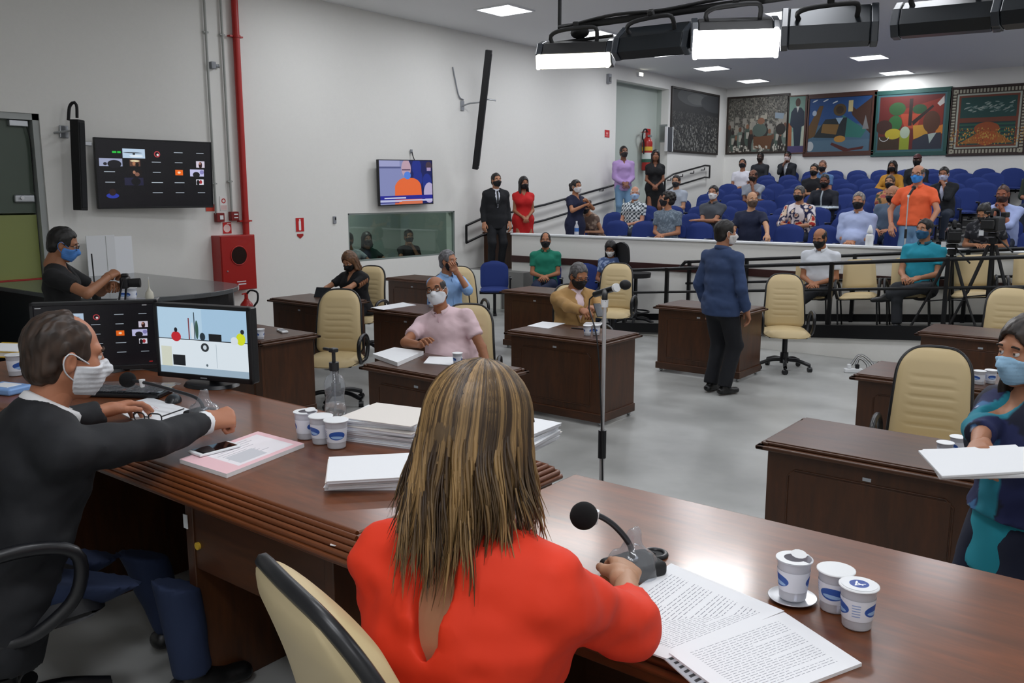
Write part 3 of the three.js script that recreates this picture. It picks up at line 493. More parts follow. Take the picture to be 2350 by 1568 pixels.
function flatScreen(name, w, h, tex, e, bezel = 0.014) {
  const g = new THREE.Group(); g.name = numbered(name); scene.add(g);
  mesh('casing', bx(w, h, 0.045, 0, 0, -0.024, 0.008), MT.black, g);
  mesh('bezel', [bx(w, bezel, 0.012, 0, h / 2 - bezel / 2, 0.003, 0.003), bx(w, bezel * 1.4, 0.012, 0, -h / 2 + bezel * 0.7, 0.003, 0.003), bx(bezel, h, 0.012, w / 2 - bezel / 2, 0, 0.003, 0.003), bx(bezel, h, 0.012, -w / 2 + bezel / 2, 0, 0.003, 0.003)], MT.black, g);
  mesh('screen', new THREE.PlaneGeometry(w - bezel * 2, h - bezel * 2.4).translate(0, bezel * 0.2, 0.0015), screenMat(tex, e), g);
  return g;
}
{
  const c = onWall(360, 400, 0.22), w = 1.44, h = 0.82; const t = flatScreen('wall_television', w, h, gridTex(1024, 576, false), 0.9); t.position.set(...c); t.rotation.set(0, Math.PI / 2 - 0.1, 0, 'YXZ'); t.rotation.x = 0.04; tag(t, 'large black wall television showing a dark grid of video call tiles', 'television');
  mesh('wall_mount', [bx(0.3, 0.3, 0.03, 0, 0, -0.06), bx(0.08, 0.2, 0.12, 0, 0, -0.12)], MT.blackMetal, t);
}
{
  const c = onWall(933, 419, 0.14), w = 1.22, h = 0.72; const tex = canvasTex(512, 300, (g, w, h) => {
    g.fillStyle = '#8c93c4'; g.fillRect(0, 0, w, h); g.fillStyle = '#a6aad6'; g.fillRect(0, 0, w * 0.38, h * 0.14); g.fillStyle = '#5a6090'; g.fillRect(0, h * 0.14, w * 0.4, h * 0.04);
    g.fillStyle = '#1c2460'; g.fillRect(w * 0.56, 0, w * 0.44, h); g.fillStyle = '#24348e'; for (const [x, y] of [[0.7, 0.15], [0.72, 0.4], [0.9, 0.5]]) { g.beginPath(); g.ellipse(w * x, h * y, w * 0.09, h * 0.2, 0, 0, 7); g.fill(); }
    g.fillStyle = '#c0b4d8'; g.beginPath(); g.ellipse(w * 0.94, h * 0.75, w * 0.11, h * 0.24, 0, 0, 7); g.fill(); g.fillStyle = '#4a3a48'; g.beginPath(); g.ellipse(w * 0.94, h * 0.12, w * 0.06, h * 0.1, 0, 0, 7); g.fill(); g.fillStyle = '#b09cc4'; g.fillRect(w * 0.9, h * 0.16, w * 0.08, h * 0.08);
    g.fillStyle = '#f2703c'; g.beginPath(); g.moveTo(w * 0.27, h); g.lineTo(w * 0.28, h * 0.58); g.quadraticCurveTo(w * 0.34, h * 0.42, w * 0.45, h * 0.4); g.lineTo(w * 0.62, h * 0.4); g.quadraticCurveTo(w * 0.76, h * 0.44, w * 0.78, h * 0.6); g.lineTo(w * 0.8, h); g.fill();
    g.fillStyle = '#c8a8b8'; g.beginPath(); g.ellipse(w * 0.5, h * 0.18, w * 0.09, h * 0.2, 0, 0, 7); g.fill(); g.fillStyle = '#503c58'; g.fillRect(w * 0.42, h * 0.2, w * 0.16, h * 0.025); g.fillStyle = '#5a8ae8'; g.beginPath(); g.ellipse(w * 0.52, h * 0.34, w * 0.065, h * 0.09, 0, 0, 7); g.fill();
    g.fillStyle = '#2a2e9a'; g.fillRect(0, h * 0.8, w, h * 0.09); g.fillStyle = '#d8dcf6'; g.fillRect(w * 0.08, h * 0.84, w * 0.4, h * 0.03); g.fillStyle = '#c8ccf0'; g.fillRect(0, h * 0.9, w, h * 0.04); g.fillStyle = '#e07a58'; g.fillRect(w * 0.4, h * 0.93, w * 0.4, h * 0.07); g.fillStyle = '#3a3c88'; g.fillRect(0, h * 0.95, w * 0.35, h * 0.02);
  });
  const t = flatScreen('wall_television', w, h, tex, 0.8, 0.012); t.position.set(...c); t.rotation.set(0.02, Math.PI / 2, 0); tag(t, 'smaller wall television showing a man in an orange shirt, above the booth window', 'television');
  mesh('power_cable', tube([[0.25, h / 2, -0.05], [0.26, h / 2 + 0.06, -0.09], [0.25, h / 2 + 0.13, -0.1]], 0.008, 10, 5), MT.blackMatte, t); mesh('wall_socket', bx(0.04, 0.06, 0.02, 0.25, h / 2 + 0.14, -0.115), MT.greyPlastic, t);
}
function columnSpeaker(a, b, w, label, cap) {
  const A = V(a), B = V(b), L = A.distanceTo(B), g = thing('column_speaker', label, 'loudspeaker', a); g.quaternion.setFromUnitVectors(new THREE.Vector3(0, 1, 0), B.clone().sub(A).normalize());
  const r = new THREE.Group(); mesh('cabinet', bx(w * 0.9, L, w, 0, L / 2, 0, 0.008).rotateY(0.5), MT.blackMatte, g); mesh('grille', bx(0.012, L * 0.94, w * 0.8, w * 0.46, L * 0.5, 0, 0.004).rotateY(0.5), mat(0x1c1d20, 0.9), g);
  mesh('badge', bx(0.005, 0.01, w * 0.4, w * 0.47, cap, 0).rotateY(0.5), MT.steel, g); return g;
}
{
  const a = onWall(185, 483, 0.22), b = onWall(177, 275, 0.22); const g = columnSpeaker(a, b, 0.12, 'short black column loudspeaker left of the large television', 0.5);
  mesh('top_plug', tube([[0, 1.03, 0], [0, 1.16, 0], [-0.02, 1.2, 0.02], [-0.06, 1.15, 0.05], [-0.06, 1.0, 0.07]], 0.018, 14, 6), MT.blackMatte, g);
  mesh('wall_bracket', [rod([-0.22, 0.9, -0.1], [0, 0.9, 0], 0.014, 6), rod([-0.22, 0.86, 0.16], [0, 0.9, 0], 0.012, 6), bx(0.03, 0.14, 0.1, -0.2, 0.88, 0.06, 0.01), bx(0.05, 0.05, 0.1, -0.08, 0.76, -0.14, 0.01)], MT.steel, g);
}
{
  const b = at(1122, 115, { x: XL + 0.75 }), a = at(1091, 388, { x: XL + 0.3 }); const g = columnSpeaker(a, b, 0.11, 'tall slanting black column loudspeaker high on the wall, right of the small television', 0.06);
  const q = onWall(1060, 243, 0.0), w = thing('speaker_bracket', 'white jointed wall bracket behind the slanting loudspeaker', 'bracket', q);
  mesh('wall_plate', bx(0.02, 0.16, 0.08, 0.01, 0, 0), MT.greyPlastic, w); mesh('arm', polyTube([[0.02, 0, 0], [0.15, 0.04, -0.05], [0.28, 0.05, -0.13], [0.42, 0.1, -0.2], [0.52, 0.08, -0.3]], 0.014, 6), MT.steel, w);
  mesh('cable', tube([[0.02, 0.1, -0.02], [0.02, 0.16, 0.1], [0.02, 0.45, 0.2], [0.02, 0.62, 0.25]], 0.012, 24, 6), MT.greyPlastic, w);
}
// conduits, fire line and fire equipment
function wallPipe(name, px0, py0, px1, py1, r, m, label, cat, toCeil = true) {
  const a = onWall(px0, py0, r + 0.02), b = onWall(px1, py1, r + 0.02), t = toCeil ? (CEIL - b[1]) / (a[1] - b[1]) : 1; const z = b[2];
  const g = thing(name, label, cat, [a[0], 0, z]); mesh('pipe', rod([0, b[1], 0], [0, CEIL, 0], r, 14), m, g);
  for (const y of [b[1] + 0.4, CEIL - 0.7]) mesh('clamp', [new THREE.CylinderGeometry(r * 1.25, r * 1.25, 0.03, 14).translate(0, y, 0), bx(r + 0.02, 0.02, r * 4.4, -r / 2, y, 0)], m, g); return [g, b];
}
{
  wallPipe('conduit', 480, 0, 496, 492, 0.016, MT.conduit, 'thin grey conduit pipe running down to the left fire alarm box', 'pipe');
  wallPipe('conduit', 511, 0, 532, 486, 0.016, MT.conduit, 'thin grey conduit pipe running down to the right fire alarm box', 'pipe');
  const [p, b] = wallPipe('fire_pipe', 552, 0, 567, 575, 0.045, MT.redPaint, 'thick red fire water pipe down the white wall', 'pipe'); mesh('elbow', new THREE.SphereGeometry(0.055, 14, 10).translate(0, b[1], 0), MT.redPaint, p);
  const bq = onWall(488, 150, 0.03), jb = thing('junction_box', 'small grey junction box on the thin conduit pipe', 'box', bq); mesh('housing', [bx(0.06, 0.09, 0.07, 0, 0, 0, 0.01), rod([0, 0, -0.03], [0, 0, -0.09], 0.02, 8)], MT.greyPlastic, jb); mesh('cap', new THREE.CylinderGeometry(0.024, 0.024, 0.02, 10).rotateX(Math.PI / 2).translate(0, 0, -0.09), MT.conduit, jb);
  const q = onWall(528, 602, 0.0), w = 0.54, h = 0.74, dp = 0.2; const g = thing('hydrant_cabinet', 'red fire hose cabinet with a round window on the white wall', 'fire cabinet', [q[0], q[1], q[2]], Math.PI / 2);
  mesh('box', bx(w, h, dp, 0, 0, dp / 2, 0.006), MT.red, g); const dr = mesh('door', bx(w - 0.02, h - 0.02, 0.015, 0, 0, dp + 0.004, 0.004), MT.red, g);
  mesh('round_window', new THREE.CylinderGeometry(0.125, 0.125, 0.008, 28).rotateX(Math.PI / 2).translate(0, 0.1, dp + 0.012), mat(0x24100e, 0.2), dr); mesh('window_ring', new THREE.TorusGeometry(0.125, 0.008, 8, 30).translate(0, 0.1, dp + 0.014), MT.redPaint, dr); mesh('latch', new THREE.SphereGeometry(0.012, 8, 6).translate(-0.19, -0.1, dp + 0.016), MT.steel, dr);
  mesh('label_strip', [bx(0.14, 0.012, 0.002, 0.02, -0.25, dp + 0.013), bx(0.12, 0.014, 0.002, 0.03, -0.285, dp + 0.013)], MT.white, g);
  const box = (px, py, name, label, sc) => { const c = onWall(px, py, 0.0), o = thing(name, label, 'alarm', c, Math.PI / 2); mesh('housing', bx(0.12, 0.12, 0.07, 0, 0, 0.035, 0.008), mat(0x7d1512, 0.45), o); return o; };
  const a1 = box(500, 499, 'fire_alarm_button', 'dark red fire alarm box with a white square, left of the pair'); mesh('call_point', bx(0.05, 0.055, 0.006, 0.01, 0, 0.072), MT.white, a1);
  const a2 = box(533, 496, 'fire_alarm_sounder', 'dark red fire alarm box with slots, right of the pair'); for (const yy of [0.025, -0.02]) mesh('slot', bx(0.06, 0.014, 0.006, 0.01, yy, 0.072), MT.white, a2);
  const sign = (px, py, w, h, name, label, draw, x = XL + 0.004, m) => { const c = at(px, py, { x }), o = thing(name, label, 'sign', c, Math.PI / 2); mesh('plate', bx(w, h, 0.004), MT.white, o); mesh('print', new THREE.PlaneGeometry(w * 0.98, h * 0.98).translate(0, 0, 0.003), printMat(canvasTex(128, Math.round(128 * h / w), draw), 0.5), o); return o; };
  sign(513, 467, 0.11, 0.19, 'alarm_sign', 'white sign with a red ring above the alarm boxes', (g, w, h) => { g.fillStyle = '#efe9e6'; g.fillRect(0, 0, w, h); g.strokeStyle = '#c01818'; g.lineWidth = 16; g.beginPath(); g.arc(w / 2, h * 0.32, w * 0.24, 0, 7); g.stroke(); g.fillStyle = '#e2c4c0'; g.fillRect(8, h * 0.63, w - 16, h * 0.33); });
  sign(482, 477, 0.13, 0.09, 'small_red_sign', 'small orange red sign half hidden under the corner of the large television', (g, w, h) => { g.fillStyle = '#d8432c'; g.fillRect(0, 0, w, h); g.fillStyle = '#eab0a0'; g.fillRect(10, h * 0.1, w - 20, h * 0.12); });
  sign(521, 523, 0.135, 0.155, 'hose_sign', 'red square sign with a white hose reel above the red cabinet', (g, w, h) => { g.fillStyle = '#c41614'; g.fillRect(0, 0, w, h); g.fillStyle = '#f0d4cf'; g.beginPath(); g.arc(w * 0.48, h * 0.55, w * 0.4, 0, 7); g.fill(); g.fillRect(w * 0.5, h * 0.09, w * 0.45, h * 0.08); });
  const s4 = sign(688, 516, 0.15, 0.2, 'extinguisher_sign', 'red and white fire extinguisher sign with an arrow on the bare wall', (g, w, h) => { g.fillStyle = '#c41a1a'; g.fillRect(0, 0, w, h); g.fillStyle = '#f4eeee'; g.beginPath(); g.roundRect ? g.roundRect(w * 0.36, h * 0.2, w * 0.28, h * 0.72, 14) : g.rect(w * 0.36, h * 0.2, w * 0.28, h * 0.72); g.fill(); g.fillRect(w * 0.42, h * 0.08, w * 0.18, h * 0.14); });
  mesh('arrow', extr([[-0.055, -0.13], [0.055, -0.13], [0.055, -0.16], [0, -0.2], [-0.055, -0.16]], 0.004), MT.red, s4);
  sign(1393, 307, 0.2, 0.16, 'red_notice', 'small red notice sign at the corner of the niche', (g, w, h) => { g.fillStyle = '#c62a2c'; g.fillRect(0, 0, w, h); g.fillStyle = '#e69a98'; g.fillRect(w * 0.3, h * 0.3, w * 0.4, h * 0.3); g.fillRect(w * 0.2, h * 0.75, w * 0.6, h * 0.08); });
  sign(1487, 310, 0.24, 0.3, 'niche_extinguisher_sign', 'red fire extinguisher sign in the niche above the woman in black', (g, w, h) => { g.fillStyle = '#c01c1c'; g.fillRect(0, 0, w, h); g.fillStyle = '#f0e8e8'; g.fillRect(w * 0.42, h * 0.2, w * 0.18, h * 0.6); }, XL - 0.31);
  const sw = thing('wall_switch', 'small grey wall switch box left of the booth window', 'switch', onWall(767, 505, 0), Math.PI / 2); mesh('plate', bx(0.06, 0.11, 0.02, 0, 0, 0.01, 0.005), MT.greyPlastic, sw); mesh('key', bx(0.02, 0.04, 0.01, 0.008, 0.02, 0.024, 0.003), MT.blackMatte, sw);
  const em = thing('emergency_light', 'small dark emergency light box at the top corner of the niche', 'light', onWall(1394, 181, 0), Math.PI / 2); mesh('housing', bx(0.1, 0.2, 0.08, 0, 0, 0.04, 0.01), MT.greyPlastic, em); mesh('lens', bx(0.06, 0.1, 0.02, -0.01, -0.02, 0.085, 0.005), MT.black, em);
  const dl = thing('wall_lamp', 'tiny bright lamp over the niche opening', 'light', onWall(1467, 171, 0.0), Math.PI / 2); mesh('housing', bx(0.2, 0.1, 0.05, 0, 0, 0.025, 0.01), MT.white, dl); mesh('glow', bx(0.16, 0.07, 0.01, 0, 0, 0.053, 0.003), MT.tubeWarm, dl);
  const pl = thing('grey_plaque', 'small grey plaque on the side wall of the niche', 'plaque', [XL - 0.12, at(1507, 307, { z: NZ[0] })[1], NZ[0] + 0.0], 0); mesh('plate', bx(0.2, 0.42, 0.012, 0, 0, 0.007, 0.003), mat(0x8f9694, 0.5), pl); mesh('border', bx(0.15, 0.34, 0.004, 0, 0, 0.014), mat(0x7b827f, 0.5), pl);
}
function extinguisher(pos, label, h = 0.62, turn = 0.8) {
  const g = thing('fire_extinguisher', label, 'extinguisher', pos, turn), k = h / 0.62;
  mesh('cylinder', lathe([[0, 0], [0.075, 0], [0.08, 0.02], [0.08, 0.42], [0.07, 0.46], [0.035, 0.5], [0.025, 0.52], [0, 0.52]].map(p => [p[0] * k, p[1] * k]), 22), MT.red, g);
  mesh('label_band', new THREE.CylinderGeometry(0.0815 * k, 0.0815 * k, 0.06 * k, 22, 1, true).translate(0, 0.33 * k, 0), MT.yellow, g); mesh('label_band', new THREE.CylinderGeometry(0.0815 * k, 0.0815 * k, 0.1 * k, 22, 1, true).translate(0, 0.22 * k, 0), mat(0xd8e0dc, 0.5), g); mesh('label_band', new THREE.CylinderGeometry(0.0818 * k, 0.0818 * k, 0.05 * k, 22, 1, true).translate(0, 0.15 * k, 0), mat(0x2c5a48, 0.5), g);
  mesh('valve', [new THREE.CylinderGeometry(0.022 * k, 0.022 * k, 0.06 * k, 10).translate(0, 0.55 * k, 0), bx(0.02 * k, 0.015 * k, 0.13 * k, 0, 0.585 * k, 0.03 * k, 0.003)], MT.redPaint, g);
  mesh('hose', tube([[0, 0.56 * k, 0], [0.05 * k, 0.62 * k, 0], [0.14 * k, 0.6 * k, 0], [0.15 * k, 0.5 * k, 0.02], [0.1 * k, 0.42 * k, 0.02], [0.095 * k, 0.25 * k, 0.02]], 0.012 * k, 20, 6), MT.blackMatte, g); return g;
}
{ const p = onWall(566, 700, 0.3); extinguisher([p[0], 0, p[2]], 'red fire extinguisher on the floor under the red cabinet', 0.7, 0.5); }
{ const p = at(1483, 392, { x: XL - 0.2 }); const e = extinguisher([XL - 0.16, p[1], p[2] + 0.05], 'red fire extinguisher hanging in the niche behind the woman in black', 0.95, -1.5); mesh('wall_hook', bx(0.14, 0.05, 0.04, -0.02, 0.8, -0.05), MT.steel, e); }
// dark box on the wall and the large dark photograph, both on the niche side
{
  const a = onWall(1527, 292), b = onWall(1537, 347); const g = thing('wall_speaker_box', 'narrow dark box with pale edges left of the large dark photograph', 'box', [XL, (a[1] + b[1]) / 2, (a[2] + b[2]) / 2], Math.PI / 2);
  mesh('body', bx(0.26, 0.56, 0.06, 0, 0, 0.03, 0.008), mat(0x3f4146, 0.6), g); for (const s of [-1, 1]) mesh('edge_strip', bx(0.025, 0.58, 0.07, s * 0.14, 0.0, 0.036, 0.004), MT.white, g);
}
function painting(name, label, w, h, pos, turn, frameM, fw, draw, tw = 512) {
  const g = thing(name, label, 'picture', pos, turn); const th = Math.round(tw * h / w);
  mesh('canvas', new THREE.PlaneGeometry(w - fw * 1.6, h - fw * 1.6).translate(0, 0, 0.03), printMat(canvasTex(tw, th, draw), 0.6, 0xd8d8d8), g);
  mesh('backing', bx(w - 0.01, h - 0.01, 0.02, 0, 0, 0.014), MT.blackMatte, g);
  mesh('frame', [bx(w, fw, 0.045, 0, h / 2 - fw / 2, 0.0225, 0.006), bx(w, fw, 0.045, 0, -h / 2 + fw / 2, 0.0225, 0.006), bx(fw, h - 2 * fw, 0.045, w / 2 - fw / 2, 0, 0.0225, 0.006), bx(fw, h - 2 * fw, 0.045, -w / 2 + fw / 2, 0, 0.0225, 0.006)], frameM, g); return g;
}
const S = (g, c) => { g.fillStyle = c; }, poly = (g, c, pts, w, h) => { g.fillStyle = c; g.beginPath(); pts.forEach((p, i) => i ? g.lineTo(p[0] * w, p[1] * h) : g.moveTo(p[0] * w, p[1] * h)); g.fill(); }, ell = (g, c, x, y, a, b, w, h, r = 0) => { g.fillStyle = c; g.beginPath(); g.ellipse(x * w, y * h, a * w, b * h, r, 0, 7); g.fill(); };
function speckle(g, w, h, n, cols, a, b, y0 = 0, y1 = 1) { for (let i = 0; i < n; i++) { g.fillStyle = cols[Math.floor(rnd() * cols.length)]; g.fillRect(rnd() * w, lerp(y0, y1, rnd()) * h, rr(a, b), rr(a, b) * 1.6); } }
{
  const a = onWall(1540, 195), b = onWall(1540, 347), c = onWall(1649, 221), d = onWall(1647, 358); const h = ((a[1] - b[1]) + (c[1] - d[1])) / 2, w = Math.abs(a[2] - c[2]);
  painting('crowd_photograph', 'large dark monochrome photograph of a crowd on the side wall', w, h, [XL, (a[1] + d[1] + b[1] + c[1]) / 4, (a[2] + c[2]) / 2], Math.PI / 2, mat(0x2a2422, 0.5), 0.05, (g, w, h) => {
    S(g, '#343537'); g.fillRect(0, 0, w, h); ell(g, '#55585a', 0.45, 0.1, 0.35, 0.14, w, h); ell(g, '#6a6c6c', 0.5, 0.12, 0.2, 0.09, w, h); ell(g, '#45474a', 0.9, 0.15, 0.3, 0.15, w, h);
    speckle(g, w, h, 2600, ['#4c4c4a', '#5f5f5c', '#2a2a2b', '#6f6f6b', '#242426'], 2, 6, 0.35, 1); speckle(g, w, h, 260, ['#a0a09b', '#86867f'], 3, 10, 0.55, 1);
  });
}
{
  const Z = ZB + 0.001, P = (x, y) => at(x, y, { z: Z }), fr = mat(0x4a2a20, 0.45);
  const place = (name, label, L, T, R, B, frameM, fw, draw) => { const a = P(L, T), b = P(R, B); const a2 = P(L, B), b2 = P(R, T); const top = (a[1] + b2[1]) / 2, bot = (a2[1] + b[1]) / 2; return painting(name, label, b[0] - a[0], top - bot, [(a[0] + b[0]) / 2, (top + bot) / 2, ZB], 0, frameM, fw, draw); };
  place('village_painting', 'wide grey brown painting of a crowded village, leftmost on the back wall', 1671, 219, 1807, 353, mat(0x2b2019, 0.5), 0.05, (g, w, h) => {
    S(g, '#5b5750'); g.fillRect(0, 0, w, h); speckle(g, w, h, 2400, ['#77736a', '#49463f', '#8d887c', '#3a3833', '#6a6a60'], 3, 12, 0, 0.6); speckle(g, w, h, 40, ['#9a958a', '#a49f90'], 18, 40, 0.3, 0.6);
    for (let i = 0; i < 16; i++) { const x = (i + 0.5) / 16, y = 0.55 + 0.25 * ((i * 7) % 5) / 5; ell(g, ['#37352f', '#4b5a50', '#2c2622', '#6c7a70'][i % 4], x, y + 0.16, 0.05, 0.17, w, h); ell(g, ['#6e4a38', '#2e2320', '#8a5f45'][i % 3], x, y - 0.02, 0.025, 0.045, w, h); if (i % 2) { S(g, '#b5b1a4'); g.fillRect((x - 0.02) * w, (y + 0.08) * h, 0.05 * w, 0.12 * h); } }
    poly(g, '#6a4428', [[0.45, 0.72], [0.78, 0.7], [0.74, 0.95], [0.46, 0.93]], w, h); ell(g, '#54625a', 0.55, 0.6, 0.12, 0.12, w, h); ell(g, '#8a6048', 0.57, 0.44, 0.06, 0.06, w, h); poly(g, '#8a9aa8', [[0.8, 0.3], [0.95, 0.32], [0.93, 0.42], [0.8, 0.4]], w, h); ell(g, '#241c18', 0.9, 0.6, 0.08, 0.1, w, h); speckle(g, w, h, 60, ['#cfcabc'], 5, 16, 0.85, 0.98);
  });
  const po = place('portrait_painting', 'narrow painting of a standing man in a dark suit on pale green', 1810, 219, 1850, 353, mat(0x5a3a2c, 0.5), 0.03, (g, w, h) => {
    S(g, '#7fa294'); g.fillRect(0, 0, w, h); ell(g, '#9fb8aa', 0.5, 0.8, 0.48, 0.2, w, h); poly(g, '#a8623a', [[0.0, 0.45], [0.22, 0.5], [0.26, 0.98], [0, 1]], w, h); poly(g, '#c8cdb8', [[0.78, 0.5], [0.98, 0.5], [1, 0.9], [0.72, 0.9]], w, h);
    poly(g, '#1d2c40', [[0.32, 0.2], [0.68, 0.2], [0.86, 0.28], [0.88, 0.52], [0.74, 0.54], [0.7, 0.95], [0.42, 0.96], [0.3, 0.56], [0.12, 0.5], [0.16, 0.28]], w, h); ell(g, '#4f3328', 0.5, 0.11, 0.13, 0.075, w, h); poly(g, '#d8d8d2', [[0.42, 0.18], [0.58, 0.18], [0.5, 0.29]], w, h); S(g, '#554a7a'); g.fillRect(0, 0.88 * h, w, h * 0.12);
  });
  place('blue_painting', 'painting of a figure in a dark suit under a blue sky with birds', 1851, 213, 2005, 358, fr, 0.11, (g, w, h) => {
    S(g, '#1f4f8c'); g.fillRect(0, 0, w, h * 0.5); S(g, '#4b6d86'); g.fillRect(0, h * 0.5, w, h * 0.5); S(g, '#58788e'); g.fillRect(0, h * 0.78, w, h * 0.22); poly(g, '#4a2a1c', [[0.62, 0.1], [0.75, 0.25], [0.98, 0.05], [1, 0.7], [0.7, 0.35]], w, h); poly(g, '#2f7a70', [[0.55, 0.33], [0.92, 0.62], [0.85, 0.75], [0.5, 0.72]], w, h); poly(g, '#6a4a20', [[0.18, 0.15], [0.24, 0.15], [0.12, 0.7], [0, 0.75], [0, 0.55]], w, h);
    poly(g, '#1a2428', [[0.28, 0.4], [0.62, 0.38], [0.6, 0.75], [0.1, 0.72]], w, h); ell(g, '#5a4420', 0.5, 0.24, 0.1, 0.11, w, h); ell(g, '#3a2a18', 0.5, 0.24, 0.06, 0.07, w, h); poly(g, '#8a6630', [[0.24, 0.48], [0.5, 0.5], [0.46, 0.68], [0.22, 0.64]], w, h); poly(g, '#9ab8d0', [[0.44, 0.38], [0.56, 0.38], [0.5, 0.5]], w, h); poly(g, '#5a1e18', [[0.4, 0.82], [0.66, 0.94], [0.9, 0.9], [0.88, 0.95], [0.6, 0.99], [0.38, 0.86]], w, h); ell(g, '#c8903a', 0.52, 0.76, 0.09, 0.06, w, h); S(g, '#d8c890'); g.fillRect(w * 0.63, h * 0.08, w * 0.07, h * 0.2); for (const [x, y] of [[0.1, 0.06], [0.27, 0.06], [0.42, 0.1]]) ell(g, '#e6ecf0', x, y, 0.045, 0.012, w, h, -0.4); ell(g, '#c8cdd0', 0.05, 0.88, 0.06, 0.09, w, h); ell(g, '#b8c8dc', 0.1, 0.28, 0.035, 0.05, w, h); poly(g, '#8a8a8a', [[0.9, 0.35], [0.96, 0.6], [0.86, 0.6]], w, h);
  });
  place('red_painting', 'painting with red field, seated figures and a white bird in a green blue frame', 2009, 205, 2174, 358, mat(0x1e4a44, 0.5), 0.1, (g, w, h) => {
    S(g, '#3d6a72'); g.fillRect(0, 0, w, h); S(g, '#6a1d18'); g.fillRect(w * 0.04, h * 0.05, w * 0.92, h * 0.9); poly(g, '#8e2c1c', [[0.3, 0.3], [0.95, 0.1], [0.95, 0.65], [0.4, 0.6]], w, h); poly(g, '#b8482a', [[0.35, 0.35], [0.65, 0.35], [0.6, 0.6], [0.42, 0.58]], w, h); ell(g, '#2c5a2c', 0.3, 0.26, 0.12, 0.11, w, h); ell(g, '#2a5230', 0.62, 0.28, 0.1, 0.08, w, h); poly(g, '#2c1a14', [[0.47, 0.1], [0.52, 0.1], [0.52, 0.55], [0.47, 0.55]], w, h); poly(g, '#2c1a14', [[0.52, 0.48], [0.8, 0.22], [0.82, 0.25], [0.54, 0.55]], w, h);
    ell(g, '#2e6a34', 0.28, 0.5, 0.1, 0.13, w, h); ell(g, '#402018', 0.12, 0.56, 0.12, 0.12, w, h); poly(g, '#3e2a16', [[0.04, 0.72], [0.34, 0.72], [0.36, 0.94], [0.04, 0.94]], w, h); ell(g, '#c8b430', 0.26, 0.68, 0.12, 0.09, w, h); poly(g, '#9aa82c', [[0.36, 0.62], [0.5, 0.62], [0.5, 0.95], [0.36, 0.95]], w, h); ell(g, '#b8c8b0', 0.43, 0.66, 0.07, 0.1, w, h); poly(g, '#cf9a34', [[0.54, 0.55], [0.72, 0.54], [0.76, 0.7], [0.56, 0.78]], w, h); poly(g, '#e0862c', [[0.88, 0.58], [0.96, 0.55], [0.96, 0.7], [0.86, 0.7]], w, h); ell(g, '#5b3420', 0.8, 0.5, 0.12, 0.18, w, h); poly(g, '#2f3444', [[0.55, 0.8], [0.72, 0.7], [0.94, 0.68], [0.96, 0.95], [0.55, 0.95]], w, h); poly(g, '#b8c8c0', [[0.76, 0.7], [0.88, 0.68], [0.79, 0.86]], w, h); g.strokeStyle = '#e6e6ea'; g.lineWidth = 5; g.beginPath(); g.arc(w * 0.13, h * 0.72, w * 0.07, 0.2, 3); g.stroke(); poly(g, '#d8d2cc', [[0.86, 0.2], [0.95, 0.08], [0.96, 0.2], [0.9, 0.25]], w, h);
  });
  place('crest_painting', 'green and orange textured painting with a pale studded border', 2184, 196, 2352, 357, mat(0x2a1712, 0.5), 0.05, (g, w, h) => {
    S(g, '#3a2a20'); g.fillRect(0, 0, w, h); for (let i = 0; i < 22; i++) { S(g, '#b8b4a0'); g.fillRect((i + 0.2) / 22 * w, h * 0.015, w / 36, h * 0.055); g.fillRect((i + 0.2) / 22 * w, h * 0.93, w / 36, h * 0.055); g.fillRect(w * 0.01, (i + 0.2) / 22 * h, w * 0.05, h / 36); g.fillRect(w * 0.94, (i + 0.2) / 22 * h, w * 0.05, h / 36); }
    S(g, '#b9c0b2'); g.fillRect(w * 0.075, h * 0.085, w * 0.85, h * 0.83); S(g, '#7a3c26'); g.fillRect(w * 0.1, h * 0.11, w * 0.8, h * 0.78); S(g, '#174a46'); g.fillRect(w * 0.13, h * 0.14, w * 0.74, h * 0.31); g.fillRect(w * 0.13, h * 0.52, w * 0.74, h * 0.34);
    for (let i = 0; i < 12; i++) { S(g, i % 2 ? '#2f6a4a' : '#0f3436'); g.fillRect(w * 0.13, h * (0.52 + i * 0.028), w * 0.74, h * 0.014); } for (let i = 0; i < 60; i++) ell(g, ['#8a9a94', '#a8b4aa', '#5c7a74'][i % 3], rr(0.2, 0.82), 0.3 + 0.1 * Math.sin(i * 2.3) * rnd(), 0.03, 0.008, w, h, rr(-0.6, 0.2));
    ell(g, '#a8501e', 0.5, 0.62, 0.17, 0.1, w, h); poly(g, '#b06a28', [[0.14, 0.84], [0.38, 0.68], [0.62, 0.66], [0.86, 0.84]], w, h); ell(g, '#b85a20', 0.5, 0.76, 0.15, 0.11, w, h); speckle(g, w, h, 300, ['#c8903a', '#8a4a1c', '#d8a850'], 3, 9, 0.6, 0.85);
  });
}
// white boards leaning by the photographer
{
  const p = onWall(237, 612, 0.05), g = thing('white_board', 'white folded board leaning against the wall beside the photographer', 'board', [p[0] + 0.1, 0, p[2]], Math.PI / 2); mesh('sheet', bx(0.34, 1.5, 0.012, -0.06, 0.751, 0, 0.002), MT.white, g); mesh('sheet', bx(0.26, 1.48, 0.012, 0.22, 0.741, -0.02, 0.002).rotateY(0.08), MT.paper, g); mesh('crease', bx(0.006, 1.48, 0.016, 0.0, 0.751, 0), MT.conduit, g);
  const o = thing('cable_box', 'white cable outlet box on the wall low beside the white board', 'box', [XL, 0.82, p[2] + 0.42], Math.PI / 2); mesh('plate', bx(0.26, 0.26, 0.04, 0, 0, 0.02, 0.006), MT.white, o); mesh('lid', bx(0.22, 0.22, 0.006, 0, 0, 0.043), MT.white, o);
}
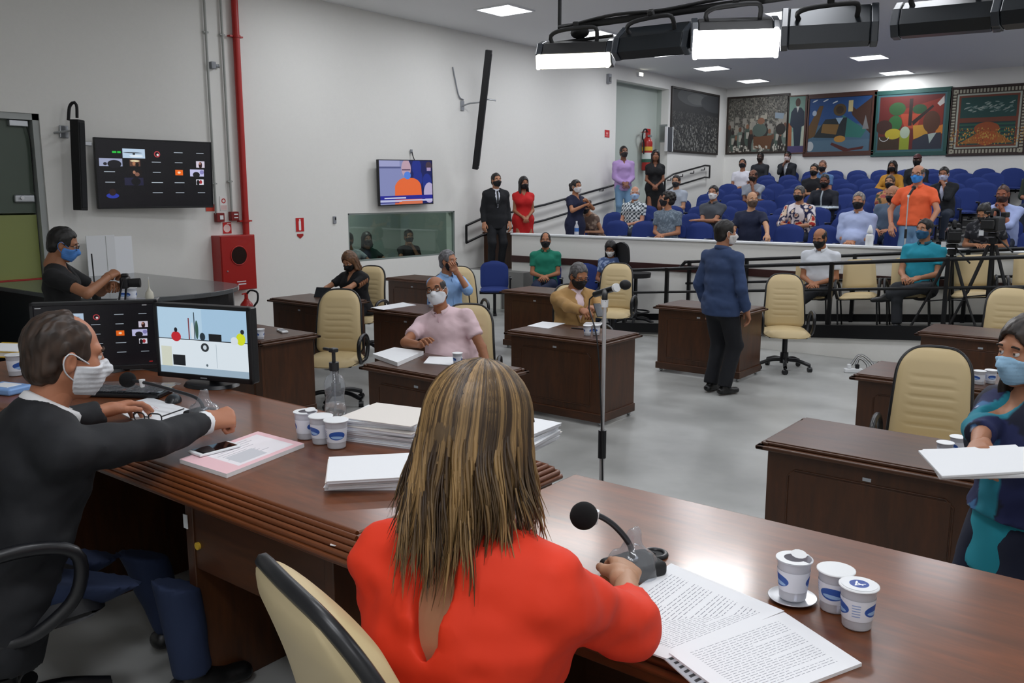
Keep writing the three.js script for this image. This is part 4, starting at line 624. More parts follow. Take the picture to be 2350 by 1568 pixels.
// black curved counter by the wall
{
  const g = thing('curved_counter', 'black counter with a rounded end by the white wall', 'counter', [-9.0, 0, -4.7]);
  const sh = []; const L = 1.2, R = 0.85; for (let i = 0; i <= 14; i++) { const a = -Math.PI / 2 + i / 14 * Math.PI; sh.push([L * 0.62 + R * Math.cos(a) * 0.8, R * Math.sin(a)]); } sh.push([-L, R], [-L, -R]);
  mesh('top', extr(sh, 0.035, 0.006).rotateX(-Math.PI / 2).translate(0, 0.99, 0), mat(0x55585a, 0.25, { clearcoat: 0.5 }), g); mesh('apron', extr(sh.map(p => [p[0] * 0.97, p[1] * 0.95]), 0.95).rotateX(-Math.PI / 2).translate(0, 0.04, 0), MT.black, g); mesh('plinth', extr(sh.map(p => [p[0] * 0.9, p[1] * 0.85]), 0.04).rotateX(-Math.PI / 2), MT.blackMatte, g);
}
// ---------------------------------------------------------------- spotlight bar
{
  const z = -5.5, y = 3.19, bar = thing('lighting_bar', 'long black lighting bar hung under the ceiling', 'lighting bar', [0, y, z]);
  mesh('pipe', rod([-3.86, 0, 0], [2.6, 0.0, 0], 0.024, 10), MT.blackMatte, bar); mesh('drop_rod', rod([-3.86, -0.02, 0], [-3.86, CEIL - y - 0.005, 0], 0.014, 8), MT.blackMatte, bar); mesh('drop_rod', rod([-1, -0.02, 0], [-1, CEIL - y - 0.005, 0], 0.014, 8), MT.blackMatte, bar); mesh('drop_rod', rod([1.6, -0.02, 0], [1.6, CEIL - y - 0.005, 0], 0.014, 8), MT.blackMatte, bar);
  mesh('cable', tube([[-3.8, 0.0, 0.02], [-3.4, 0.035, 0.02], [-3.0, 0.02, 0.025], [-2.5, 0.04, 0.02], [-1.9, 0.02, 0.02], [-1.2, 0.04, 0.02], [0, 0.02, 0.02], [1.4, 0.03, 0.02]], 0.012, 60, 6), MT.blackMatte, bar); mesh('cable_bundle', new THREE.SphereGeometry(0.06, 10, 8).scale(1.3, 0.7, 0.8).translate(-3.68, -0.05, 0), MT.blackMatte, bar); mesh('end_strut', rod([-4.0, -0.1, 0], [-3.4, -0.1, 0], 0.012, 6), MT.blackMatte, bar);
  const flood = (px, py, lit, label, tilt, turn = 0) => {
    const c = at(px, py, { z: z + 0.06 }), f = thing('studio_floodlight', label, 'spotlight', c, turn); f.rotation.order = 'YXZ'; f.rotation.x = tilt; const w = 0.5;
    const prof = [[-0.13, 0.02], [-0.05, 0.075], [0.09, 0.075], [0.13, 0.03], [0.13, -0.075], [0.02, -0.09], [-0.1, -0.045]];
    mesh('housing', extr(prof, w - 0.06, 0.008).rotateY(Math.PI / 2).translate(-(w - 0.06) / 2, 0, 0), lit ? MT.blackMatte : mat(0x1b2025, 0.35, { metalness: 0.3 }), f);
    for (const s of [-1, 1]) mesh('end_cap', extr(prof.map(p => [p[0] * 1.08, p[1] * 1.08]), 0.03, 0.006).rotateY(Math.PI / 2).translate(s * (w / 2) - 0.015, 0, 0), mat(0x2a2f36, 0.35), f);
    mesh('yoke', tube([[-w * 0.34, 0.07, 0], [-w * 0.36, 0.13, 0], [-w * 0.2, 0.165, 0], [w * 0.2, 0.18, 0], [w * 0.3, 0.16, 0], [w * 0.3, 0.07, 0]], 0.015, 24, 7), MT.blackMatte, f); mesh('clamp', bx(0.04, 0.06, 0.04, 0, 0.19, -0.02, 0.008), MT.blackMatte, f);
    if (lit) {
      const gl = mesh('lamp_face', bx(w * 0.98, lit === 2 ? 0.17 : 0.1, 0.05, 0, -0.03, 0.16, 0.02), lit === 2 ? MT.flood : MT.tubeWarm, f); for (const q of [-1, 1]) mesh('lamp_side', bx(0.03, lit === 2 ? 0.17 : 0.1, 0.16, q * w * 0.49, -0.03, 0.12, 0.01), lit === 2 ? MT.flood : MT.tubeWarm, f);
      const l = new THREE.RectAreaLight(0xffffff, lit === 2 ? FLOOD_LIGHT : FLOOD_LIGHT * 0.5, w * 0.95, 0.16); l.position.set(0, -0.03, 0.2); l.rotation.y = Math.PI; f.add(l);
    }
    return f;
  };
  flood(1322, 124, 1, 'lit studio floodlight with a warm glowing face at the end of the bar', 0.25, 0.45);
  flood(1505, 98, 0, 'unlit black studio floodlight between the two glowing ones', 0.6, 0.1);
  flood(1685, 78, 2, 'brightest studio floodlight shining towards the dais', 0.35, 0.5);
  flood(1902, 66, 0, 'unlit tilted studio floodlight right of the brightest one', 0.9, 0.35);
  flood(2172, 42, 0, 'unlit black studio floodlight at the right, next to a dark fitting', 0.4, 0.15);
  flood(2420, 14, 0, 'unlit black studio floodlight at the right edge of the bar', 0.3, 0.0);
}

// ---------------------------------------------------------------- distance fields for people
const v3 = { add: (a, b) => [a[0] + b[0], a[1] + b[1], a[2] + b[2]], sub: (a, b) => [a[0] - b[0], a[1] - b[1], a[2] - b[2]], mul: (a, s) => [a[0] * s, a[1] * s, a[2] * s], dot: (a, b) => a[0] * b[0] + a[1] * b[1] + a[2] * b[2], len: a => Math.hypot(a[0], a[1], a[2]), norm: a => { const l = Math.hypot(a[0], a[1], a[2]) || 1; return [a[0] / l, a[1] / l, a[2] / l]; }, cross: (a, b) => [a[1] * b[2] - a[2] * b[1], a[2] * b[0] - a[0] * b[2], a[0] * b[1] - a[1] * b[0]], mad: (a, b, s) => [a[0] + b[0] * s, a[1] + b[1] * s, a[2] + b[2] * s], lerp: (a, b, t) => [lerp(a[0], b[0], t), lerp(a[1], b[1], t), lerp(a[2], b[2], t)] };
class Field {
  constructor() { this.prims = []; this.clips = []; }
  // tapered capsule; o.u, o.s: cross-section stretched by s along u
  cone(a, b, ra, rb, k = 0.02, o = {}) {
    const R = Math.max(ra, rb) * (o.s || 1) + k, u = o.u, f = o.s ? 1 - 1 / o.s : 0;
    const A = a, d = v3.sub(b, a); let dx = d[0], dy = d[1], dz = d[2];
    if (u) { const q = v3.dot(d, u) * f; dx -= u[0] * q; dy -= u[1] * q; dz -= u[2] * q; }
    const dd = dx * dx + dy * dy + dz * dz || 1e-9;
    this.prims.push({ k, sub: o.sub, bb: [Math.min(a[0], b[0]) - R, Math.min(a[1], b[1]) - R, Math.min(a[2], b[2]) - R, Math.max(a[0], b[0]) + R, Math.max(a[1], b[1]) + R, Math.max(a[2], b[2]) + R], cut: o.cut,
      f: (x, y, z) => {
        let px = x - A[0], py = y - A[1], pz = z - A[2]; if (u) { const q = (px * u[0] + py * u[1] + pz * u[2]) * f; px -= u[0] * q; py -= u[1] * q; pz -= u[2] * q; }
        let t = (px * dx + py * dy + pz * dz) / dd; t = t < 0 ? 0 : t > 1 ? 1 : t; const ex = px - dx * t, ey = py - dy * t, ez = pz - dz * t;
        let r = Math.sqrt(ex * ex + ey * ey + ez * ez) - (ra + (rb - ra) * t);
        if (o.cut) { const c = (x - o.cut[0][0]) * o.cut[1][0] + (y - o.cut[0][1]) * o.cut[1][1] + (z - o.cut[0][2]) * o.cut[1][2]; if (c > r) r = c; }
        return r;
      } });
    return this;
  }
  ball(c, rad, k = 0.02, o = {}) { // ellipsoid, optional basis
    const B = o.basis, R = Math.max(...rad) + k;
    this.prims.push({ k, sub: o.sub, bb: [c[0] - R, c[1] - R, c[2] - R, c[0] + R, c[1] + R, c[2] + R], f: (x, y, z) => {
      let px = x - c[0], py = y - c[1], pz = z - c[2]; if (B) { const a = px * B[0][0] + py * B[0][1] + pz * B[0][2], b = px * B[1][0] + py * B[1][1] + pz * B[1][2], d = px * B[2][0] + py * B[2][1] + pz * B[2][2]; px = a; py = b; pz = d; }
      const a = px / rad[0], b = py / rad[1], d = pz / rad[2], k0 = Math.sqrt(a * a + b * b + d * d), e = px / rad[0] ** 2, f = py / rad[1] ** 2, g = pz / rad[2] ** 2, k1 = Math.sqrt(e * e + f * f + g * g);
      return k1 < 1e-9 ? -Math.min(...rad) : k0 * (k0 - 1) / k1;
    } });
    return this;
  }
  clip(fn) { this.clips.push(fn); return this; }
  build(cell, mod, color) {
    const bb = [1e9, 1e9, 1e9, -1e9, -1e9, -1e9];
    for (const p of this.prims) if (!p.sub) for (let i = 0; i < 3; i++) { bb[i] = Math.min(bb[i], p.bb[i]); bb[i + 3] = Math.max(bb[i + 3], p.bb[i + 3]); }
    const m = 2 * cell, o = [bb[0] - m, bb[1] - m, bb[2] - m], n = [0, 1, 2].map(i => Math.ceil((bb[i + 3] - bb[i] + 2 * m) / cell) + 1), [nx, ny, nz] = n, F = new Float32Array(nx * ny * nz).fill(0.25);
    for (const p of this.prims) {
      const lo = [0, 1, 2].map(i => clamp(Math.floor((p.bb[i] - cell * 1.5 - o[i]) / cell), 0, n[i] - 1)), hi = [0, 1, 2].map(i => clamp(Math.ceil((p.bb[i + 3] + cell * 1.5 - o[i]) / cell), 0, n[i] - 1)), k = p.k;
      for (let z = lo[2]; z <= hi[2]; z++) for (let y = lo[1]; y <= hi[1]; y++) { let id = (z * ny + y) * nx + lo[0]; for (let x = lo[0]; x <= hi[0]; x++, id++) { const d = p.f(o[0] + x * cell, o[1] + y * cell, o[2] + z * cell), c = F[id]; if (p.sub) { const h = Math.max(k - Math.abs(c + d), 0) / k; F[id] = Math.max(c, -d) + h * h * k * 0.25; } else { const h = Math.max(k - Math.abs(c - d), 0) / k; F[id] = Math.min(c, d) - h * h * k * 0.25; } } }
    }
    if (this.clips.length || mod) { let id = 0; for (let z = 0; z < nz; z++) for (let y = 0; y < ny; y++) for (let x = 0; x < nx; x++, id++) { let c = F[id]; if (c > 0.12) continue; const X = o[0] + x * cell, Y = o[1] + y * cell, Z = o[2] + z * cell; if (mod && Math.abs(c) < 0.06) c += mod(X, Y, Z); for (const q of this.clips) { const d = q(X, Y, Z); if (d > c) c = d; } F[id] = c; } }
    const I = new Int32Array(nx * ny * nz).fill(-1), pos = [], idx = [], sx = 1, sy = nx, sz = nx * ny;
    for (let z = 0; z < nz - 1; z++) for (let y = 0; y < ny - 1; y++) for (let x = 0; x < nx - 1; x++) {
      const id = (z * ny + y) * nx + x; let mask = 0; const c = [F[id], F[id + sx], F[id + sy], F[id + sx + sy], F[id + sz], F[id + sx + sz], F[id + sy + sz], F[id + sx + sy + sz]];
      for (let i = 0; i < 8; i++) if (c[i] < 0) mask |= 1 << i; if (mask === 0 || mask === 255) continue;
      let ax = 0, ay = 0, az = 0, cnt = 0;
      for (let i = 0; i < 8; i++) for (let b = 1; b < 8; b <<= 1) { const j = i | b; if (j === i || ((c[i] < 0) === (c[j] < 0))) continue; const t = c[i] / (c[i] - c[j]); ax += (i & 1) + (b === 1 ? t : 0); ay += ((i >> 1) & 1) + (b === 2 ? t : 0); az += ((i >> 2) & 1) + (b === 4 ? t : 0); cnt++; }
      I[id] = pos.length / 3; pos.push(o[0] + (x + ax / cnt) * cell, o[1] + (y + ay / cnt) * cell, o[2] + (z + az / cnt) * cell);
    }
    const quad = (a, b, c, d, flip) => { if (a < 0 || b < 0 || c < 0 || d < 0) return; if (flip) idx.push(a, c, b, a, d, c); else idx.push(a, b, c, a, c, d); };
    for (let z = 1; z < nz - 1; z++) for (let y = 1; y < ny - 1; y++) for (let x = 1; x < nx - 1; x++) {
      const id = (z * ny + y) * nx + x, a = F[id] < 0;
      if (a !== (F[id + sx] < 0)) quad(I[id - sy - sz], I[id - sz], I[id], I[id - sy], !a);
      if (a !== (F[id + sy] < 0)) quad(I[id - sx - sz], I[id - sx], I[id], I[id - sz], !a);
      if (a !== (F[id + sz] < 0)) quad(I[id - sx - sy], I[id - sy], I[id], I[id - sx], !a);
    }
    const g = new THREE.BufferGeometry(); g.setAttribute('position', new THREE.Float32BufferAttribute(pos, 3)); g.setIndex(idx); g.computeVertexNormals();
    if (color) { const col = new Float32Array(pos.length); for (let i = 0; i < pos.length; i += 3) { const c = color(pos[i], pos[i + 1], pos[i + 2]); col[i] = c[0]; col[i + 1] = c[1]; col[i + 2] = c[2]; } g.setAttribute('color', new THREE.BufferAttribute(col, 3)); }
    return g;
  }
}
// joins indexed geometries that carry position and normal only
function joinIdx(list) {
  let nv = 0, ni = 0; for (const g of list) { nv += g.attributes.position.count; ni += g.index.count; }
  const P = new Float32Array(nv * 3), N = new Float32Array(nv * 3), X = new Uint32Array(ni); let a = 0, b = 0;
  for (const g of list) { P.set(g.attributes.position.array, a * 3); N.set(g.attributes.normal.array, a * 3); const s = g.index.array; for (let i = 0; i < s.length; i++) X[b + i] = s[i] + a; a += g.attributes.position.count; b += s.length; }
  const g = new THREE.BufferGeometry(); g.setAttribute('position', new THREE.BufferAttribute(P, 3)); g.setAttribute('normal', new THREE.BufferAttribute(N, 3)); g.setIndex(new THREE.BufferAttribute(X, 1)); return g;
}
// ---------------------------------------------------------------- heads, hair, masks (built once per fineness)
function headField(off = 0) {
  const f = new Field(), o = off;
  f.ball([0, 0.03, -0.014], [0.075 + o, 0.092 + o, 0.097 + o], 0.02); f.ball([0, -0.03, 0.03], [0.06 + o, 0.08 + o, 0.064 + o], 0.03);
  f.cone([0.048, -0.045, 0.0], [0.012, -0.098, 0.058], 0.024 + o, 0.02 + o, 0.02); f.cone([-0.048, -0.045, 0.0], [-0.012, -0.098, 0.058], 0.024 + o, 0.02 + o, 0.02); f.ball([0, -0.097, 0.06], [0.02 + o, 0.016 + o, 0.018 + o], 0.02);
  f.cone([-0.04, 0.03, 0.076], [0.04, 0.03, 0.076], 0.012 + o, 0.012 + o, 0.015); f.ball([0.04, -0.02, 0.062], [0.022 + o, 0.024 + o, 0.022 + o], 0.02); f.ball([-0.04, -0.02, 0.062], [0.022 + o, 0.024 + o, 0.022 + o], 0.02);
  return f;
}
const headCache = new Map();
function headPart(kind, cell) {
  const key = kind + cell; if (headCache.has(key)) return headCache.get(key); let g;
  if (kind === 'head') {
    const f = headField();
    for (const s of [-1, 1]) { f.ball([s * 0.031, 0.01, 0.098], [0.017, 0.012, 0.016], 0.014, { sub: true }); }
    f.cone([0, 0.018, 0.085], [0, -0.03, 0.108], 0.009, 0.014, 0.012); for (const s of [-1, 1]) { f.ball([s * 0.013, -0.033, 0.097], [0.009, 0.008, 0.01], 0.008); f.ball([s * 0.078, -0.006, -0.004], [0.009, 0.032, 0.019], 0.008); f.ball([s * 0.086, -0.004, 0.004], [0.006, 0.016, 0.009], 0.006, { sub: true }); }
    f.ball([0, -0.062, 0.085], [0.024, 0.008, 0.01], 0.008); f.cone([0, -0.07, -0.02], [0, -0.17, -0.035], 0.055, 0.056, 0.03);
    g = f.build(cell);
  } else if (kind === 'mask') {
    const f = headField(0.006); f.cone([0, 0.0, 0.09], [0, -0.03, 0.115], 0.012, 0.019, 0.03); f.ball([0, -0.06, 0.075], [0.045, 0.04, 0.035], 0.02);
    f.clip((x, y, z) => y - (0.002 + Math.min(0, 0.0) - Math.abs(x) * 0.28)).clip((x, y, z) => -0.112 + Math.abs(x) * 0.2 - y).clip((x, y, z) => 0.012 + (y + 0.05) ** 2 * 3 - z);
    g = f.build(cell, (x, y, z) => 0.0012 * Math.sin(y * 420));
  } else {
    const H = { short: 0.01, receding: 0.009, fringe: 0.007, buzz: 0.003, long: 0.018, bob: 0.018, pony: 0.013, bun: 0.013, curly: 0.024, cap: 0.014 }[kind] || 0.012; const f = new Field(); const o = H;
    f.ball([0, 0.032, -0.016], [0.074 + o, 0.092 + o, 0.097 + o], 0.02);
    const long = kind === 'long' || kind === 'bob';
    if (!long && kind !== 'cap') f.ball([0, -0.035, -0.05], [0.064 + o, 0.06, 0.05 + o], 0.02);
    if (long) { const L = kind === 'bob' ? -0.13 : -0.27; for (const s of [-1, 1]) { f.cone([s * 0.068, 0.02, -0.03], [s * 0.085, L, 0.0], 0.03, 0.028, 0.03); f.cone([s * 0.04, 0.0, -0.075], [s * 0.05, L - 0.03, -0.07], 0.04, 0.036, 0.03); f.cone([s * 0.07, 0.0, 0.01], [s * 0.088, L + 0.03, 0.04], 0.017, 0.018, 0.02); } f.cone([0, 0, -0.09], [0, L - 0.04, -0.085], 0.04, 0.036, 0.03); }
    if (kind === 'pony') { f.cone([0, 0.06, -0.1], [0, 0.03, -0.15], 0.03, 0.035, 0.02); f.cone([0, 0.03, -0.15], [0, -0.2, -0.13], 0.035, 0.022, 0.02); }
    if (kind === 'bun') f.ball([0, 0.1, -0.09], [0.045, 0.045, 0.045], 0.02);
    if (kind === 'curly') { for (let i = 0; i < 26; i++) { const a = i * 2.4, b = -0.3 + 1.2 * (i / 26); f.ball([0.08 * Math.cos(a) * Math.cos(b), 0.04 + 0.1 * Math.sin(b), -0.02 + 0.1 * Math.sin(a) * Math.cos(b)], [0.028, 0.026, 0.028], 0.01); } }
    // the face opening
    const fy = -0.03;
    if (kind === 'cap') { f.clip((x, y, z) => 0.038 + 0.0 * z - y); f.cone([-0.035, 0.05, 0.1], [0.035, 0.05, 0.1], 0.012, 0.012, 0.01); f.ball([0, 0.046, 0.115], [0.062, 0.01, 0.06], 0.008); }
    else {
      f.ball([0, fy, 0.1], [0.07, long ? 0.112 : 0.118, 0.088], 0.012, { sub: true }); if (!long) for (const s of [-1, 1]) f.ball([s * 0.05, 0.05, 0.1], [0.026, 0.045, 0.05], 0.012, { sub: true });
      if (kind === 'receding') { f.ball([0, 0.11, 0.07], [0.05, 0.06, 0.075], 0.02, { sub: true }); }
      if (kind === 'fringe') f.ball([0, 0.14, 0.02], [0.085, 0.105, 0.13], 0.02, { sub: true });
      if (!long) { for (const s of [-1, 1]) { f.ball([s * 0.085, -0.045, 0.03], [0.035, 0.05, 0.045], 0.01, { sub: true }); f.ball([s * 0.09, -0.008, 0.0], [0.02, 0.034, 0.026], 0.006, { sub: true }); } f.clip((x, y, z) => -0.085 - y); }
    }
    const fr = cell < 0.006 ? 1 : 0.6;
    g = f.build(cell * (kind === 'cap' ? 1 : 0.8), kind === 'cap' ? null : (x, y, z) => 0.004 * fr * n3(x * 140 + 3, y * 30, z * 60) + 0.0018 * n3(x * 45, y * 35, z * 45), kind === 'cap' ? null : (x, y, z) => { const v = clamp(0.85 + 0.55 * n3(x * 170, y * 28, z * 80) + 0.3 * n3(x * 70 + 9, y * 20, z * 40), 0.25, 1.7); return [v, v, v]; });
  }
  headCache.set(key, g); return g;
}
const eyeGeo = (() => { const g = new THREE.SphereGeometry(0.0125, 14, 10); g.rotateX(Math.PI / 2); const p = g.attributes.position, c = new Float32Array(p.count * 3); for (let i = 0; i < p.count; i++) { const r = Math.hypot(p.getX(i), p.getY(i)), front = p.getZ(i) > 0; const v = front && r < 0.0025 ? [0.01, 0.01, 0.01] : front && r < 0.0062 ? [0.09, 0.045, 0.02] : [0.75, 0.72, 0.7]; c.set(v, i * 3); } g.setAttribute('color', new THREE.BufferAttribute(c, 3)); return g; })();
const lidGeo = new THREE.SphereGeometry(0.0138, 12, 8, 0, Math.PI * 2, 0, Math.PI * 0.36).rotateX(0.12);
const browGeo = tube([[-0.018, -0.003, -0.003], [-0.004, 0.003, 0.003], [0.012, 0.001, 0.002], [0.019, -0.004, -0.004]], 0.0038, 8, 5);
const eyeMat = new THREE.MeshStandardMaterial({ vertexColors: true, roughness: 0.25 });
const glassesGeo = (() => { const l = []; for (const s of [-1, 1]) { const p = []; for (let i = 0; i < 14; i++) { const a = i / 14 * Math.PI * 2; p.push([s * 0.034 + Math.sign(Math.cos(a)) * Math.pow(Math.abs(Math.cos(a)), 0.6) * 0.025, 0.006 + Math.sign(Math.sin(a)) * Math.pow(Math.abs(Math.sin(a)), 0.6) * 0.017, 0.106 - Math.abs(s * 0.034 + Math.cos(a) * 0.025) * 0.12]); } l.push(tube(p, 0.0026, 28, 5, true)); l.push(rod([s * 0.058, 0.012, 0.098], [s * 0.084, 0.01, 0.0], 0.0026, 5)); } l.push(rod([-0.01, 0.01, 0.106], [0.01, 0.01, 0.106], 0.0025, 5)); return merge(l); })();
const loopGeo = s => tube([[s * 0.05, -0.02, 0.068], [s * 0.072, 0.0, 0.035], [s * 0.084, 0.02, -0.005], [s * 0.09, 0.0, -0.022], [s * 0.083, -0.035, -0.012], [s * 0.062, -0.07, 0.03]], 0.0022, 20, 5);
const loops = [loopGeo(-1), loopGeo(1)];
// ---------------------------------------------------------------- hands: right hand, wrist at origin, fingers +z, palm -y, thumb +x
const handCache = new Map();
function handGeo(pose, cell) {
  const key = pose + cell; if (handCache.has(key)) return handCache.get(key);
  const C = { relaxed: [[18, 26, 18], [24, 30, 20], [28, 32, 22], [30, 34, 24]], flat: [[6, 8, 6], [5, 8, 6], [6, 8, 6], [8, 10, 8]], fist: [[70, 88, 50], [76, 92, 55], [80, 94, 58], [84, 94, 58]], grip: [[48, 58, 34], [52, 62, 36], [56, 64, 38], [60, 66, 38]], pinch: [[52, 62, 30], [40, 58, 36], [46, 60, 36], [50, 60, 36]] }[pose];
  const f = new Field(), base = [[0.03, 0.0, 0.09], [0.01, 0.003, 0.095], [-0.011, 0.002, 0.09], [-0.031, -0.002, 0.082]], len = [[0.042, 0.026, 0.021], [0.046, 0.03, 0.022], [0.043, 0.027, 0.022], [0.034, 0.021, 0.019]], rad = [0.0095, 0.0098, 0.0093, 0.0083];
  f.cone([0.012, 0, -0.02], [0.014, 0, 0.02], 0.024, 0.022, 0.02, { u: [1, 0, 0], s: 1.25 }); for (let i = 0; i < 4; i++) f.cone([base[i][0] * 0.45, 0, 0.015], base[i], 0.018, 0.0125, 0.016);
  for (let i = 0; i < 4; i++) { let p = base[i], a = 0; const sp = (i - 1.5) * -0.06 * (pose === 'flat' || pose === 'relaxed' ? 1 : 0.2); for (let j = 0; j < 3; j++) { a += C[i][j] * Math.PI / 180; const q = [p[0] + Math.sin(sp) * len[i][j], p[1] - Math.sin(a) * len[i][j], p[2] + Math.cos(a) * len[i][j]]; f.cone(p, q, rad[i] * (1 - j * 0.07), rad[i] * (1 - (j + 1) * 0.08), 0.004); p = q; } }
  const th = { relaxed: [[0.026, -0.004, 0.025], [0.05, -0.016, 0.05], [0.058, -0.024, 0.08], [0.056, -0.032, 0.103]], flat: [[0.026, -0.002, 0.025], [0.055, -0.008, 0.05], [0.07, -0.012, 0.078], [0.076, -0.014, 0.1]], fist: [[0.026, -0.006, 0.025], [0.048, -0.03, 0.05], [0.034, -0.052, 0.072], [0.006, -0.058, 0.076]], grip: [[0.026, -0.006, 0.025], [0.05, -0.032, 0.045], [0.046, -0.058, 0.068], [0.03, -0.072, 0.084]], pinch: [[0.026, -0.006, 0.025], [0.05, -0.028, 0.045], [0.048, -0.05, 0.072], [0.036, -0.062, 0.098]] }[pose];
  f.cone(th[0], th[1], 0.019, 0.0135, 0.014); f.cone(th[1], th[2], 0.0125, 0.0108, 0.005); f.cone(th[2], th[3], 0.0105, 0.0088, 0.004);
  const g = f.build(cell); handCache.set(key, g); return g;
}
function ik(a, target, l1, l2, pole) {
  let d = v3.sub(target, a), L = v3.len(d); const m = (l1 + l2) * 0.995; if (L > m) { d = v3.mul(d, m / L); L = m; } if (L < Math.abs(l1 - l2) + 0.03) L = Math.abs(l1 - l2) + 0.03;
  const n = v3.norm(d), x = (l1 * l1 - l2 * l2 + L * L) / (2 * L), h = Math.sqrt(Math.max(0, l1 * l1 - x * x)); let p = v3.sub(pole, v3.mul(n, v3.dot(pole, n))); p = v3.norm(p);
  return [v3.add(a, v3.add(v3.mul(n, x), v3.mul(p, h))), v3.mad(a, n, L)];
}
function rot(yaw, pitch, roll) { const m = new THREE.Matrix4().makeRotationFromEuler(new THREE.Euler(pitch, yaw, roll, 'YXZ')); const e = m.elements; return { m, L: [e[0], e[1], e[2]], U: [e[4], e[5], e[6]], F: [e[8], e[9], e[10]] }; }
const SKIN = { a: 0xb9805f, b: 0xa86e4f, c: 0x8f5a3e, d: 0x6b4230, e: 0xc9977a };
const lin = hex => { const c = new THREE.Color(hex); return [c.r, c.g, c.b]; };
const clothMats = new Map();
function clothMat(hex, rough, vc) { const k = hex + '|' + rough + '|' + !!vc; if (!clothMats.has(k)) clothMats.set(k, new THREE.MeshPhysicalMaterial({ color: vc ? 0xffffff : hex, roughness: rough, vertexColors: !!vc, sheen: 0.15, sheenRoughness: 0.7 })); return clothMats.get(k); }
const WORLD = (g, p) => { const q = g.worldToLocal(new THREE.Vector3(...p)); return [q.x, q.y, q.z]; };

